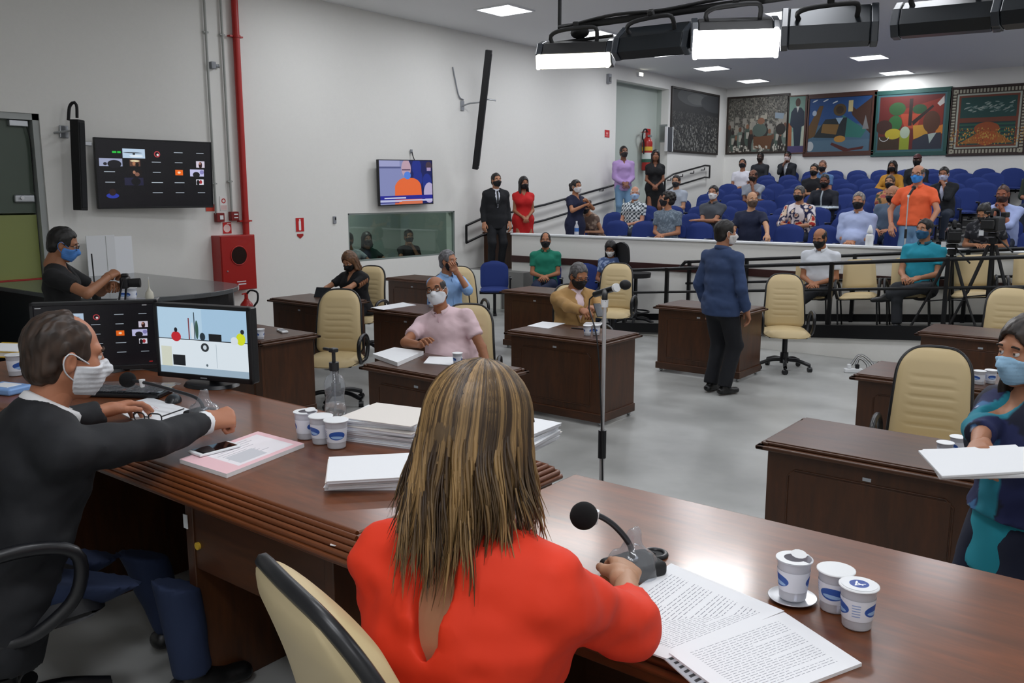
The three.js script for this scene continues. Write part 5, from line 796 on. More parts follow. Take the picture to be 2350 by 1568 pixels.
/* one person. s.pos, s.turn (0 faces +z), s.sit, s.h height, torso lean/roll/twist, head [yaw, pitch, roll],
   arms {R, L}: wrist target (local, or {w: world}), pole, hand pose; clothes and hair */
function person(s) {
  const g = thing('person', s.label, 'person', s.pos, s.turn || 0, s.group); g.updateMatrixWorld(true);
  const k = (s.h || 1.72) / 1.72, gi = s.girth || 1, fem = s.fem, C = s.cell || 0.017, hc = s.hcell || 0.0085, sit = s.sit;
  const P = sit ? [0, (s.seat || 0.47) + 0.09, s.hipz || -0.06] : [0, 0.93 * k, 0];
  const T = rot(s.twist || 0, s.lean || 0, s.roll || 0), { L, U, F } = T, pt = (u, l = 0, f = 0) => v3.mad(v3.mad(v3.mad(P, U, u * k), L, l * k), F, f * k);
  const waist = pt(0.15, 0, 0.005), chest = pt(0.35, 0, 0.01), upper = pt(0.44, 0, -0.01), neckB = pt(0.5, 0, -0.012), sw = (fem ? 0.155 : 0.18) * (1 + (gi - 1) * 0.4);
  const hd = s.head || [0, 0, 0], HR = rot((s.twist || 0) + hd[0], (s.lean || 0) * 0.25 + hd[1], (s.roll || 0) * 0.4 + (hd[2] || 0));
  const hs = (s.hs || 1) * (0.5 + 0.5 * k) * (fem ? 0.96 : 1), headC = v3.mad(v3.mad(v3.mad(neckB, U, 0.075 * k), HR.U, 0.085 * hs), HR.F, 0.03);
  // arms
  const armJ = {}; const ua = 0.285 * k, fa = 0.25 * k;
  for (const [n, sg] of [['R', -1], ['L', 1]]) {
    const sh = pt(0.418, sg * sw, 0.0); let a = (s.arms && s.arms[n]) || {}; let tgt = a.w ? WORLD(g, a.w) : a.t ? a.t : null; let pole = a.pole || [sg * 0.5, -0.8, -0.5], pose = a.pose || 'relaxed';
    const preset = a.p || s.armp || (sit ? 'lap' : 'side');
    if (!tgt) {
      if (preset === 'lap') tgt = [sg * 0.09, P[1] + 0.11, P[2] + 0.3]; else if (preset === 'side') { tgt = v3.add(sh, [sg * 0.06, -0.51 * k, 0.06]); pole = [sg * 0.2, 0, -1]; }
      else if (preset === 'cross') { tgt = v3.mad(v3.mad(pt(0.2), L, -sg * 0.13), F, 0.19 * gi + (sg > 0 ? 0.02 : -0.01)); pole = [sg, -0.6, 0.1]; pose = a.pose || 'flat'; }
      else if (preset === 'clasp') { tgt = v3.mad(v3.mad(pt(sit ? 0.1 : 0.02), L, sg * 0.045), F, 0.2 * gi); pole = [sg * 0.6, -0.8, -0.5]; }
      else if (preset === 'clasphigh') { tgt = v3.mad(v3.mad(pt(0.17), L, sg * 0.04), F, 0.24 * gi); pole = [sg, -0.5, -0.2]; }
      else if (preset === 'chin') { tgt = v3.mad(v3.mad(v3.mad(headC, HR.U, -0.18), HR.F, 0.13), HR.L, sg * 0.03); pole = [sg * 0.5, -1, 0.2]; pose = a.pose || 'grip'; }
      else if (preset === 'desk') { tgt = [sg * 0.14, P[1] + 0.24, P[2] + 0.38]; pole = [sg, -0.3, -0.4]; }
    }
    const [el, wr] = ik(sh, tgt, ua, fa, v3.norm(pole)); armJ[n] = { sh, el, wr, pose, a, sg, dir: v3.norm(v3.sub(wr, el)) };
  }
  // legs
  const legJ = {}; const th = 0.43 * k, sn = 0.42 * k;
  for (const [n, sg] of [['R', -1], ['L', 1]]) {
    const hip = v3.add(P, [sg * 0.085 * (fem ? 1.05 : 1), -0.03, 0.0]); const lg = (s.legs && s.legs[n]) || {}; const tgt = lg.w ? WORLD(g, lg.w) : lg.t ? lg.t : sit ? [sg * 0.11, 0.085, P[2] + 0.46] : [sg * 0.09, 0.085, 0];
    const [kn, an] = ik(hip, tgt, th, sn, lg.pole || [sg * 0.12, sit ? 0.6 : 0.1, 1]); legJ[n] = { hip, kn, an, toe: lg.toe || [sg * 0.15, 0, 1] };
  }
  const S_ = { u: L, s: 1.42 };
  const torso = (f, o, kk = 0.038) => {
    const w = gi; const hipR = fem ? 0.122 : 0.112, waR = fem ? 0.086 : 0.1;
    f.cone(pt(-0.03), waist, hipR * w + o, waR * w + o, kk, S_); f.cone(waist, chest, waR * w + o, 0.108 * (0.5 + 0.5 * w) + o, kk, S_); f.cone(chest, upper, 0.106 * (0.5 + 0.5 * w) + o, 0.07 + o, kk, S_);
    if (fem) for (const q of [-1, 1]) f.ball(pt(0.3, q * 0.075, 0.085), [0.065 + o, 0.065 + o, 0.055 + o], 0.05);
    if (s.belly) f.ball(pt(0.13, 0, 0.06 + s.belly * 0.3), [0.15 + o, 0.13 + o, 0.09 + s.belly * 0.5 + o], 0.06);
    for (const n of ['R', 'L']) { const a = armJ[n]; f.cone(pt(0.465, 0, -0.012), a.sh, 0.046 + o, 0.047 + o, kk); }
  };
  // ------ skin
  const skin = clothMat(s.skin || SKIN.a, 0.55), B = new Field(); torso(B, -0.006); B.cone(neckB, v3.mad(headC, HR.U, -0.06 * hs), 0.056 * (fem ? 0.85 : 1), 0.053 * (fem ? 0.85 : 1), 0.03);
  const top = s.top || { c: 0x334455 }, sleeve = top.sleeve ?? 'short', bot = s.bottom || { c: 0x222a3a };
  for (const n of ['R', 'L']) { const a = armJ[n]; B.cone(a.sh, a.el, 0.046 * (fem ? 0.86 : 1), 0.038 * (fem ? 0.86 : 1), 0.03); B.cone(a.el, a.wr, 0.04 * (fem ? 0.86 : 1), 0.027 * (fem ? 0.88 : 1), 0.015); }
  if (bot.kind === 'skirt' || bot.kind === 'dress') for (const n of ['R', 'L']) { const l = legJ[n]; B.cone(l.hip, l.kn, 0.07, 0.052, 0.03); B.cone(l.kn, l.an, 0.05, 0.033, 0.02); B.cone(l.an, v3.mad(l.an, v3.norm(l.toe), 0.12), 0.03, 0.02, 0.02); }
  const parts = [B.build(C)];
  const Mh = new THREE.Matrix4().copy(HR.m).scale(new THREE.Vector3(hs, hs, hs)).setPosition(...headC); parts.push(headPart('head', hc).clone().applyMatrix4(Mh));
  for (const n of ['R', 'L']) {
    const a = armJ[n]; const hc2 = s.handcell || 0.006; let z = a.a.hd ? v3.norm(a.a.hd) : a.dir, up = a.a.hn || [a.sg * 0.35, 1, 0.1]; up = v3.norm(v3.sub(up, v3.mul(z, v3.dot(up, z)))); const x = v3.cross(up, z); const hk = k * (fem ? 0.9 : 1); a.z = z; a.up = up;
    const m = new THREE.Matrix4().makeBasis(new THREE.Vector3(...x), new THREE.Vector3(...up), new THREE.Vector3(...z)).scale(new THREE.Vector3(n === 'L' ? -hk : hk, hk, hk)).setPosition(...a.wr);
    const hg = handGeo(a.pose, hc2).clone().applyMatrix4(m); if (n === 'L') { const ix = hg.index.array.slice(); for (let i = 0; i < ix.length; i += 3) { const t = ix[i]; ix[i] = ix[i + 1]; ix[i + 1] = t; } hg.setIndex(new THREE.BufferAttribute(ix, 1)); hg.computeVertexNormals(); } parts.push(hg);
  }
  mesh('body', joinIdx(parts), skin, g);
  // ------ clothes
  const fold = (top.fold ?? 0.007) * 1.3, sd = s.seed || 0, foldFn = (x, y, z) => fold * (n3(x * 9 + sd, y * 14 + sd, z * 9) * 0.7 + n3(x * 22, y * 30 + sd, z * 22) * 0.4);
  const tO = top.o ?? 0.012, hem = top.hem ?? 0.06; const tf = new Field(); torso(tf, tO);
  if (!sit || hem > 0.1) tf.cone(pt(-0.02), pt(-hem - 0.03), 0.115 * gi + tO, 0.118 * gi + tO, 0.04, S_);
  if (sleeve !== 'none') for (const n of ['R', 'L']) {
    const a = armJ[n], so = (top.so ?? 0.016) * 0.6, r0 = (fem ? 0.043 : 0.049) + so, e = sleeve === 'short' ? 0.62 : sleeve === 'cap' ? 0.3 : 1;
    const end = v3.lerp(a.sh, a.el, e); tf.cone(a.sh, end, r0, r0 * 0.92, 0.025, e < 1 ? { cut: [end, v3.norm(v3.sub(a.el, a.sh))] } : {});
    if (e === 1) { const q = sleeve === 'three' ? 0.35 : sleeve === 'elbow' ? 0.12 : 0.94, e2 = v3.lerp(a.el, a.wr, q); tf.cone(a.el, e2, r0 * 0.92, sleeve === 'long' ? 0.034 + so * 0.7 : r0 * 0.82, 0.02, { cut: [e2, a.dir] }); }
  }
  const nk = top.neck ?? 0.062, vdepth = top.v ?? 0.0; tf.ball(pt(0.535, 0, 0.012), [nk + 0.012, 0.062, nk + 0.012], 0.012, { sub: true, basis: [L, U, F] });
  if (vdepth) for (let i = 0; i < 4; i++) tf.ball(pt(0.5 - vdepth * i / 3, 0, 0.1 - 0.0 * i), [0.05 - 0.013 * i, 0.04, 0.07], 0.008, { sub: true, basis: [L, U, F] });
  if (s.suit) for (let i = 0; i < 6; i++) tf.ball(pt(0.5 - 0.055 * i, 0, 0.15), [0.06 - 0.009 * i, 0.045, 0.1], 0.008, { sub: true, basis: [L, U, F] });
  if (bot.kind === 'dress') { const len = bot.len || 0.5; tf.cone(pt(0), v3.add(P, sit ? [0, -0.02, len * 0.8] : [0, -len, 0.02]), 0.13 * gi, 0.15, 0.05, { u: [1, 0, 0], s: 1.35, cut: [v3.add(P, sit ? [0, 0, len * 0.8] : [0, -len, 0]), sit ? [0, 0, 1] : [0, -1, 0]] }); }
  else tf.clip((x, y, z) => -((x - P[0]) * U[0] + (y - P[1]) * U[1] + (z - P[2]) * U[2]) - hem * k);
  if (top.mod) top.mod(tf, { pt, L, U, F, P, armJ, k });
  const tm = mesh(top.name || 'shirt', tf.build(C, fold ? foldFn : null, top.col ? (x, y, z) => lin(top.col(v3.dot(v3.sub([x, y, z], P), L), v3.dot(v3.sub([x, y, z], P), U), v3.dot(v3.sub([x, y, z], P), F))) : null), clothMat(top.c || 0xffffff, top.rough ?? 0.85, top.col), g);
  if (top.collar !== undefined) { const cg = new THREE.TorusGeometry(0.069 * (fem ? 0.9 : 1), 0.014, 8, 26, Math.PI * 1.75).rotateZ(Math.PI * 0.5 + Math.PI * 0.125).rotateX(Math.PI / 2).scale(1, 1.7, 1.08); const m = new THREE.Matrix4().makeBasis(new THREE.Vector3(...L), new THREE.Vector3(...U), new THREE.Vector3(...F)).setPosition(...pt(0.508, 0, 0.004)); mesh('collar', cg.applyMatrix4(m.multiply(new THREE.Matrix4().makeRotationX(0.25))), clothMat(top.collar, 0.8), g); }
  if (top.placket) { mesh('button_strip', tube([0.47, 0.36, 0.25, 0.12, 0.0].map((u, i) => pt(u, 0, [0.085, 0.118, 0.118, 0.122 * gi + (s.belly || 0) * 0.6, 0.125 * gi + (s.belly || 0) * 0.5][i] + 0.0 + tO * 1.0)), 0.004, 20, 5), clothMat(top.placket, 0.8), g); }
  if (s.suit) { // shirt front and tie shown between the lapels
    const sf = new Field(); torso(sf, tO * 0.45); sf.clip((x, y, z) => { const d = v3.sub([x, y, z], P), l = Math.abs(v3.dot(d, L)), f = v3.dot(d, F), u = v3.dot(d, U); return Math.max(l - 0.085, 0.02 - f, 0.12 - u); }); mesh('shirt_front', sf.build(Math.min(C, 0.012)), clothMat(s.suit.shirt || 0xe8eaf0, 0.8), g);
    if (s.suit.tie) { const tg = tube([pt(0.475, 0, 0.105), pt(0.42, 0, 0.125), pt(0.33, 0, 0.142), pt(0.25, 0, 0.15)], 0.016, 16, 7); mesh('tie', tg, clothMat(s.suit.tie, 0.7), g); }
    for (const q of [-1, 1]) mesh('lapel', tube([pt(0.485, q * 0.06, 0.03), pt(0.43, q * 0.066, 0.1), pt(0.33, q * 0.05, 0.138), pt(0.2, q * 0.012, 0.152 * gi + (s.belly || 0) * 0.3)], 0.011, 18, 6), clothMat(top.lapel || top.c, 0.85), g);
  }
  if (bot.kind !== 'dress' && bot.kind !== 'none') {
    const bf = new Field(), bo = bot.o ?? 0.016; bf.cone(pt(-0.05), pt(0.05), 0.112 * gi + 0.005, 0.102 * gi + 0.003, 0.05, S_);
    if (bot.kind === 'skirt') { const len = bot.len || 0.6; bf.cone(P, v3.add(P, sit ? [0, -0.02, 0.42] : [0, -len, 0.01]), 0.12 * gi, bot.wide || 0.14, 0.05, { u: [1, 0, 0], s: 1.4, cut: [v3.add(P, sit ? [0, 0, 0.42] : [0, -len, 0]), sit ? [0, 0, 1] : [0, -1, 0]] }); }
    else for (const n of ['R', 'L']) { const l = legJ[n]; bf.cone(l.hip, l.kn, 0.079 * (0.6 + 0.4 * gi) + bo, 0.058 + bo, 0.04); const e = v3.mad(l.an, v3.norm(v3.sub(l.kn, l.an)), bot.short ? 0.25 : 0.0); bf.cone(l.kn, e, 0.056 + bo, 0.045 + bo, 0.02, { cut: [e, v3.norm(v3.sub(l.an, l.kn))] }); }
    bf.clip((x, y, z) => ((x - P[0]) * U[0] + (y - P[1]) * U[1] + (z - P[2]) * U[2]) - 0.06 * k);
    const bs = 0.007; mesh(bot.kind === 'skirt' ? 'skirt' : 'trousers', bf.build(C, (x, y, z) => bs * n3(x * 12, y * 12 + 5, z * 12 + sd)), clothMat(bot.c, bot.rough ?? 0.85), g);
    if (bot.belt) { const bb = new Field(); bb.cone(pt(0.035), pt(0.06), 0.112 * gi + 0.014, 0.11 * gi + 0.014, 0.01, S_); bb.clip((x, y, z) => { const h = (x - P[0]) * U[0] + (y - P[1]) * U[1] + (z - P[2]) * U[2]; return Math.max(h - 0.07, 0.03 - h); }); mesh('belt', bb.build(C), clothMat(bot.belt, 0.5), g); }
  }
  if (!s.noShoes) for (const n of ['R', 'L']) {
    const l = legJ[n], d = v3.norm(l.toe), f = new Field(); const heel = v3.add(l.an, [0, -0.04, 0]), bk = v3.mad(heel, d, -0.045), toe = v3.mad(v3.add(heel, [0, -0.008, 0]), d, 0.155 * k);
    f.cone(bk, toe, 0.034, 0.03, 0.02, { u: v3.norm(v3.cross([0, 1, 0], d)), s: 1.25 }); f.cone(l.an, v3.mad(heel, d, 0.06), 0.038, 0.036, 0.02); const sm = mesh('shoe', f.build(Math.min(C, 0.014)), clothMat(s.shoe || 0x131313, 0.4), g);
    if (s.sole) { const f2 = new Field(); f2.cone(v3.add(bk, [0, -0.03, 0]), v3.add(toe, [0, -0.025, 0]), 0.022, 0.02, 0.01, { u: v3.norm(v3.cross([0, 1, 0], d)), s: 1.9 }); f2.clip((x, y, z) => (l.an[1] - 0.085) - y); mesh('sole', f2.build(0.01), clothMat(s.sole, 0.6), sm); }
  }
  // ------ head pieces
  const HG = (name, geo, m, parent = g) => { const o = mesh(name, geo, m, parent); o.applyMatrix4(Mh); return o; };
  if (s.hair && s.hair !== 'none') HG(s.hair === 'cap' ? 'cap' : 'hair', headPart(s.hair, hc), s.hair === 'cap' ? clothMat(s.hairc, 0.6) : hairMat(s.hairc || 0x17110d));
  for (const q of [-1, 1]) { const e = mesh('eye', eyeGeo, eyeMat, g); e.applyMatrix4(Mh.clone().multiply(new THREE.Matrix4().makeTranslation(q * 0.031, 0.01, 0.0775))); const ld = mesh('eyelid', lidGeo, skin, g); ld.applyMatrix4(Mh.clone().multiply(new THREE.Matrix4().makeTranslation(q * 0.031, 0.01, 0.0775))); const b = mesh('eyebrow', browGeo, clothMat(s.browc || (s.hairc && s.hair !== 'cap' ? s.hairc : 0x1c1410), 0.7), g); b.applyMatrix4(Mh.clone().multiply(new THREE.Matrix4().makeTranslation(q * 0.032, 0.034, 0.087)).multiply(new THREE.Matrix4().makeScale(q, 1, 1))); }
  if (s.mask !== null) { const mm = clothMat(s.mask ?? 0x15151a, 0.8); const m = HG('face_mask', headPart('mask', hc), mm); for (const q of [0, 1]) mesh('ear_loop', loops[q], mm, m); }
  if (s.glasses) HG('glasses', glassesGeo, mat(s.glasses === true ? 0x17130f : s.glasses, 0.35));
  return { g, armJ, legJ, pt, headC, HR, Mh, L, U, F, P, hs };
}
const hairMats = new Map();
function hairMat(c) { if (!hairMats.has(c)) hairMats.set(c, new THREE.MeshPhysicalMaterial({ color: c, roughness: 0.5, vertexColors: true })); return hairMats.get(c); }

// ---------------------------------------------------------------- people
const JEANS = 0x5b7898, DARKJ = 0x1a2233;
// seated at the dais, seen from behind
{
  const suit = person({ label: 'man in a black suit with white mask resting his fist on the table', pos: [-2.6, DAIS, -1.0], turn: 3.0, sit: true, seat: 0.4, h: 1.76, girth: 1.12, lean: 0.34, head: [-0.1, 0.1, 0.02], cell: 0.011, hcell: 0.0045, handcell: 0.0035, seed: 3, skin: 0xb27658, hair: 'receding', hairc: 0x3a2a20, mask: 0xdadde2,
    arms: { R: { w: [-2.56, 1.235, -1.68], pole: [-0.9, -0.35, 0.2], pose: 'fist', hn: [-0.5, 0.8, 0.1], hd: [-0.05, 0.1, 1] }, L: { w: [-3.05, 1.22, -1.5], pole: [1, -0.4, 0] } },
    top: { c: 0x14161b, sleeve: 'long', o: 0.026, so: 0.026, hem: 0.18, neck: 0.06, name: 'suit_jacket', rough: 0.8, fold: 0.009, collar: 0xe9e9ea }, bottom: { c: 0x1c2a48 }, legs: { R: { t: [-0.16, 0.09, 0.42] }, L: { t: [0.2, 0.09, 0.5] } }, shoe: 0x0c0c0d });
  const a = suit.armJ.R; const cf = new Field(); cf.cone(v3.mad(a.wr, a.dir, -0.03), v3.mad(a.wr, a.dir, 0.012), 0.04, 0.04, 0.004, { cut: [v3.mad(a.wr, a.dir, 0.012), a.dir] }); mesh('shirt_cuff', cf.build(0.006), clothMat(0xeceef0, 0.8), suit.g);
  placeExec(-2.64, DAIS, -0.93, 2.95, 'black swivel armchair of the man in the black suit', 'black');
}
placeExec(-0.86, DAIS, -1.0, 2.85, 'beige armchair of the woman in the red blouse, seen from behind', 'beige', 'beige swivel armchairs');
{
  const W = person({ label: 'woman in a bright red blouse with long highlighted hair, seen from behind', pos: [-0.91, DAIS, -1.04], turn: Math.PI + 0.2, sit: true, seat: 0.48, h: 1.66, fem: true, girth: 1.08, lean: 0.14, head: [-0.12, 0.14, 0.0], cell: 0.009, hcell: 0.0055, handcell: 0.0035, seed: 9, skin: 0xb98a6a, hair: 'none', hairc: 0x3a281a, mask: 0xdadde2,
    arms: { R: { w: [-0.87, 1.2, -1.5], pole: [-0.75, -0.7, -0.1], pose: 'relaxed' }, L: { w: [-1.2, 1.21, -1.5], pole: [0.9, -0.5, 0.0] } },
    top: { c: 0xe93714, sleeve: 'three', o: 0.018, so: 0.028, hem: 0.14, neck: 0.062, name: 'blouse', rough: 0.75, fold: 0.012, mod: (f, q) => { // keyhole opening between the shoulder blades
      for (let i = 0; i < 18; i++) { const t = i / 17; f.ball(q.pt(0.5 - 0.23 * t, 0, -0.118 + 0.034 * t), [0.036 * (1 - t) + 0.009, 0.03, 0.034], 0.014, { sub: true, basis: [q.L, q.U, q.F] }); } } }, bottom: { c: 0x20222c } });
  // long straight hair: a shaped core and several hundred locks
  const hs = W.hs, core = new Field(), hv = [];
  core.ball([0, 0.034, -0.018], [0.085, 0.1, 0.106], 0.02); for (const s of [-1, 1]) { core.cone([s * 0.058, 0.0, -0.035], [s * 0.066, -0.12, -0.045], 0.034, 0.03, 0.03); } core.cone([0, 0, -0.08], [0, -0.13, -0.085], 0.052, 0.04, 0.04); core.ball([0, -0.03, 0.1], [0.066, 0.1, 0.08], 0.01, { sub: true });
  const strand = (x, y, z) => { const a = Math.atan2(x, -z), n = n3(a * 16, y * 2.5, 3) * 0.6 + n3(a * 60, y * 4, 7) * 0.55, t = clamp(0.42 + 0.5 * n + 0.22 * sstep(0.05, -0.2, y), 0, 1); return [lerp(0.035, 0.16, t), lerp(0.02, 0.1, t), lerp(0.011, 0.048, t)]; };
  const cg = core.build(0.006, (x, y, z) => 0.0015 * n3(Math.atan2(x, -z) * 26, y * 5, 1), strand); hv.push(clean(cg));
  const lockMat = new THREE.MeshPhysicalMaterial({ vertexColors: true, color: 0xffffff, roughness: 0.42, sheen: 0.2 });
  const N = 1000; const pos = [], idx = [], col = [];
  for (let i = 0; i < N; i++) {
    const a = lerp(-1.95, 1.95, (i + rnd()) / N), up = Math.pow(rnd(), 0.8), th = lerp(0.1, 1.35, up); // around the back, start near the crown
    const sA = Math.sin(a), cA = -Math.cos(a); const len = rr(0.07, 0.15) + (Math.abs(a) < 0.75 ? 0.09 : 0) * rnd(), L = 15, tone = clamp(0.32 + 0.7 * n3(a * 9, 4, 2) + 0.3 * n3(a * 40, 1, 5) + rr(-0.3, 0.35), 0, 1), rad = rr(0.0011, 0.0028), flare = Math.pow(rnd(), 2) * 0.4 - 0.04, wv = rr(0.004, 0.017), ph = n3(a * 5, 2, 8) * 7 + rr(-0.5, 0.5);
    const pts = [];
    for (let j = 0; j <= L; j++) {
      const t = j / L; let x, y, z;
      if (t < 0.4) { const q = lerp(th * 0.45, Math.PI / 2, t / 0.4); x = 0.091 * sA * Math.sin(q); y = 0.034 + 0.107 * Math.cos(q); z = -0.018 + 0.113 * cA * Math.sin(q); }
      else { const u = (t - 0.4) / 0.6; const spread = 1 + 0.05 * Math.sin(u * 2.6) + flare * u * u * 1.6; x = 0.091 * sA * spread + Math.sin(u * 7 + ph) * wv * u; y = 0.034 - u * (len + 0.08); z = -0.018 + 0.113 * cA * (1 + 0.04 * u) - 0.018 * u * (0.5 + 0.5 * Math.cos(a)) + Math.cos(u * 6 + ph) * wv * u; if (Math.abs(a) > 1.4) z += 0.03 * u; }
      pts.push([x, y, z]);
    }
    const b0 = pos.length / 3, RN = 4;
    for (let j = 0; j <= L; j++) { const p = pts[j], n = v3.norm(v3.sub(pts[Math.min(L, j + 1)], pts[Math.max(0, j - 1)])), s1 = v3.norm(v3.cross(n, [sA, 0.2, cA])), s2 = v3.cross(n, s1), t = j / L, r = rad * (0.7 + 0.6 * Math.sin(Math.min(1, t * 1.2) * Math.PI)) * (t > 0.85 ? (1 - t) / 0.15 * 0.9 + 0.1 : t < 0.15 ? t / 0.15 : 1); for (let q = 0; q < RN; q++) { const w = q / RN * Math.PI * 2; pos.push(...v3.add(p, v3.add(v3.mul(s1, Math.cos(w) * r * 1.5), v3.mul(s2, Math.sin(w) * r)))); const tt = clamp(tone + 0.15 * Math.sin(t * 9 + ph), 0, 1); col.push(lerp(0.038, 0.36, tt), lerp(0.02, 0.22, tt), lerp(0.009, 0.088, tt)); } }
    for (let j = 0; j < L; j++) for (let q = 0; q < RN; q++) { const p0 = b0 + j * RN + q, p1 = b0 + j * RN + (q + 1) % RN; idx.push(p0, p1, p0 + RN, p1, p1 + RN, p0 + RN); }
  }
  const lg = new THREE.BufferGeometry(); lg.setAttribute('position', new THREE.Float32BufferAttribute(pos, 3)); lg.setAttribute('color', new THREE.Float32BufferAttribute(col, 3)); lg.setIndex(idx); lg.computeVertexNormals(); hv.push(clean(lg));
  const hair = mesh('hair', mergeGeometries(hv.map(g => { g = g.clone(); g.deleteAttribute('uv'); return g; })), lockMat, W.g); hair.applyMatrix4(W.Mh);
}
// photographer by the counter
{
  const p = at(130, 560, { t: 6.6 }); const P1 = at(178, 622, { t: 6.5 });
  const c = person({ label: 'photographer in black T-shirt and blue mask looking at his camera', pos: [p[0], 0, p[2]], turn: 2.45, h: 1.76, girth: 1.1, head: [0.1, 0.35, 0], cell: 0.012, hcell: 0.006, handcell: 0.005, seed: 5, skin: 0x9c6a4c, hair: 'short', hairc: 0x0f0c0a, mask: 0x4f86cf, glasses: true, arms: { R: { t: [-0.07, 1.36, 0.36], pole: [-1, -0.6, 0], pose: 'grip' }, L: { t: [0.09, 1.28, 0.34], pole: [1, -0.6, 0], pose: 'grip' } }, top: { c: 0x101113, sleeve: 'short', so: 0.02, hem: 0.1, v: 0.04, fold: 0.008 }, bottom: { c: 0x14171c } });
  const q = thing('photo_camera', 'black camera with strap held by the photographer', 'camera', (() => { const w = new THREE.Vector3(0.02, 1.31, 0.46); c.g.localToWorld(w); return [w.x, w.y, w.z]; })(), 2.45);
  mesh('camera_body', bx(0.13, 0.09, 0.06, 0, 0, 0, 0.015), MT.black, q); mesh('lens', new THREE.CylinderGeometry(0.036, 0.034, 0.08, 18).rotateX(Math.PI / 2).translate(0, -0.005, 0.07), MT.blackMatte, q); mesh('viewfinder', bx(0.05, 0.03, 0.05, 0, 0.055, 0, 0.01), MT.black, q); mesh('strap', tube([[-0.065, 0.03, 0], [-0.09, -0.1, -0.03], [-0.06, -0.26, -0.06], [0.0, -0.3, -0.06], [0.05, -0.2, -0.03], [0.065, 0.03, 0]], 0.008, 30, 5), MT.blackMatte, q);
}
// woman walking past with papers
{
  const p = at(2352, 860, { t: 2.95 }); const navy = [0x12162c, 0x1c2450, 0x3a6a98, 0xb8c4d8];
  const w = person({ label: 'woman with blue mask in a dark patterned jacket carrying white papers past the desks', pos: [p[0] + 0.02, 0, p[2]], turn: -0.75, h: 1.6, fem: true, girth: 1.05, head: [0.1, 0.12, 0], cell: 0.012, hcell: 0.006, handcell: 0.005, seed: 8, skin: 0xb07a5c, hair: 'long', hairc: 0x2a1d14, mask: 0x9cc6e4, arms: { R: { w: at(2235, 1045, { t: 2.62 }), pole: [-1, -0.7, -0.2], pose: 'grip' }, L: { w: at(2340, 1075, { t: 2.6 }), pole: [1, -0.7, -0.2], pose: 'grip' } },
    top: { name: 'jacket', c: 0x12162c, sleeve: 'three', o: 0.016, so: 0.03, hem: -0.04, v: 0.08, fold: 0.01, col: (x, y, z) => Math.abs(x) < 0.05 && z > 0.03 ? 0x1d7f93 : navy[n3(x * 16, y * 16, z * 16) > 0.5 ? (n3(x * 30, y * 30, z * 9) > 0.2 ? 3 : 2) : n3(x * 11 + 4, y * 11, z * 11) > 0.1 ? 1 : 0] }, bottom: { c: 0x151c33 } });
  const tt = new Field(); tt.cone(w.pt(-0.2), w.pt(0.1), 0.14, 0.112, 0.03, { u: w.L, s: 1.42 }); tt.clip((x, y, z) => w.P[1] - 0.17 - y); mesh('teal_top', tt.build(0.014, (x, y, z) => 0.006 * n3(x * 12, y * 14, z * 12)), clothMat(0x1c93a6, 0.8), w.g);
  const a = at(2262, 1062, { t: 2.56 }); const pp = thing('paper_sheaf', 'white sheaf of papers carried by the walking woman', 'papers', a, 0.3); pp.rotation.set(0.1, 0.45, 0.05); mesh('sheet', bx(0.3, 0.012, 0.21, 0, 0, 0, 0.003), MT.paper, pp); mesh('sheet', bx(0.28, 0.008, 0.2, -0.02, 0.011, 0.01, 0.002).rotateY(0.1), MT.paper, pp);
}
// on the hall floor
person({ label: 'standing man in a dark blue shirt and black trousers with his hand in his pocket', pos: [-3.66, 0, -8.03], turn: 2.85, h: 1.74, girth: 1.1, head: [-0.45, 0.05, 0], cell: 0.013, hcell: 0.007, handcell: 0.006, seed: 11, skin: 0xb07a5c, hair: 'short', hairc: 0x16110d, mask: 0xd8d4d2, arms: { R: { t: [-0.25, 0.86, 0.1], pole: [-0.6, 0, -1] }, L: { t: [0.25, 0.86, 0.08], pole: [0.6, 0, -1] } }, top: { c: 0x33466c, sleeve: 'long', o: 0.016, so: 0.02, hem: 0.14, fold: 0.01, collar: 0x33466c }, bottom: { c: 0x101219, o: 0.024 }, shoe: 0x0b0b0c });
{
  const w = person({ label: 'blonde woman in a black blouse with cut-out sleeves reading at her desk', pos: [-8.22, 0, -7.32], turn: 0.12, sit: true, h: 1.66, fem: true, girth: 1.2, lean: 0.16, head: [0.1, 0.5, 0.05], cell: 0.014, hcell: 0.007, handcell: 0.006, seed: 2, skin: 0xb5805f, hair: 'bob', hairc: 0x6b4a30, mask: 0x131316, arms: { R: { t: [-0.16, 0.8, 0.42], pole: [-1, -0.5, 0], pose: 'grip' }, L: { t: [0.02, 0.79, 0.46], pole: [1, -0.3, 0.1] } }, top: { c: 0x0e0f14, sleeve: 'short', o: 0.014, so: 0.022, v: 0.09, fold: 0.006 }, bottom: { c: 0x111219 } });
  const a = w.armJ.L; for (let i = 0; i < 5; i++) { const c = v3.lerp(a.sh, a.el, 0.06 + i * 0.115); mesh('sleeve_gap', new THREE.TorusGeometry(0.06, 0.013, 6, 16, Math.PI).rotateX(Math.PI / 2).applyMatrix4(new THREE.Matrix4().makeRotationFromQuaternion(new THREE.Quaternion().setFromUnitVectors(new THREE.Vector3(0, 1, 0), V(v3.norm(v3.sub(a.el, a.sh)))))).translate(c[0] + 0.008, c[1], c[2] + 0.004), clothMat(0xb5805f, 0.6), w.g); }
  mesh('necklace', tube([w.pt(0.49, 0.055, 0.05), w.pt(0.42, 0.03, 0.115), w.pt(0.38, 0, 0.135), w.pt(0.42, -0.03, 0.115), w.pt(0.49, -0.055, 0.05)], 0.004, 20, 5), mat(0xc8a058, 0.3, { metalness: 0.8 }), w.g);
}
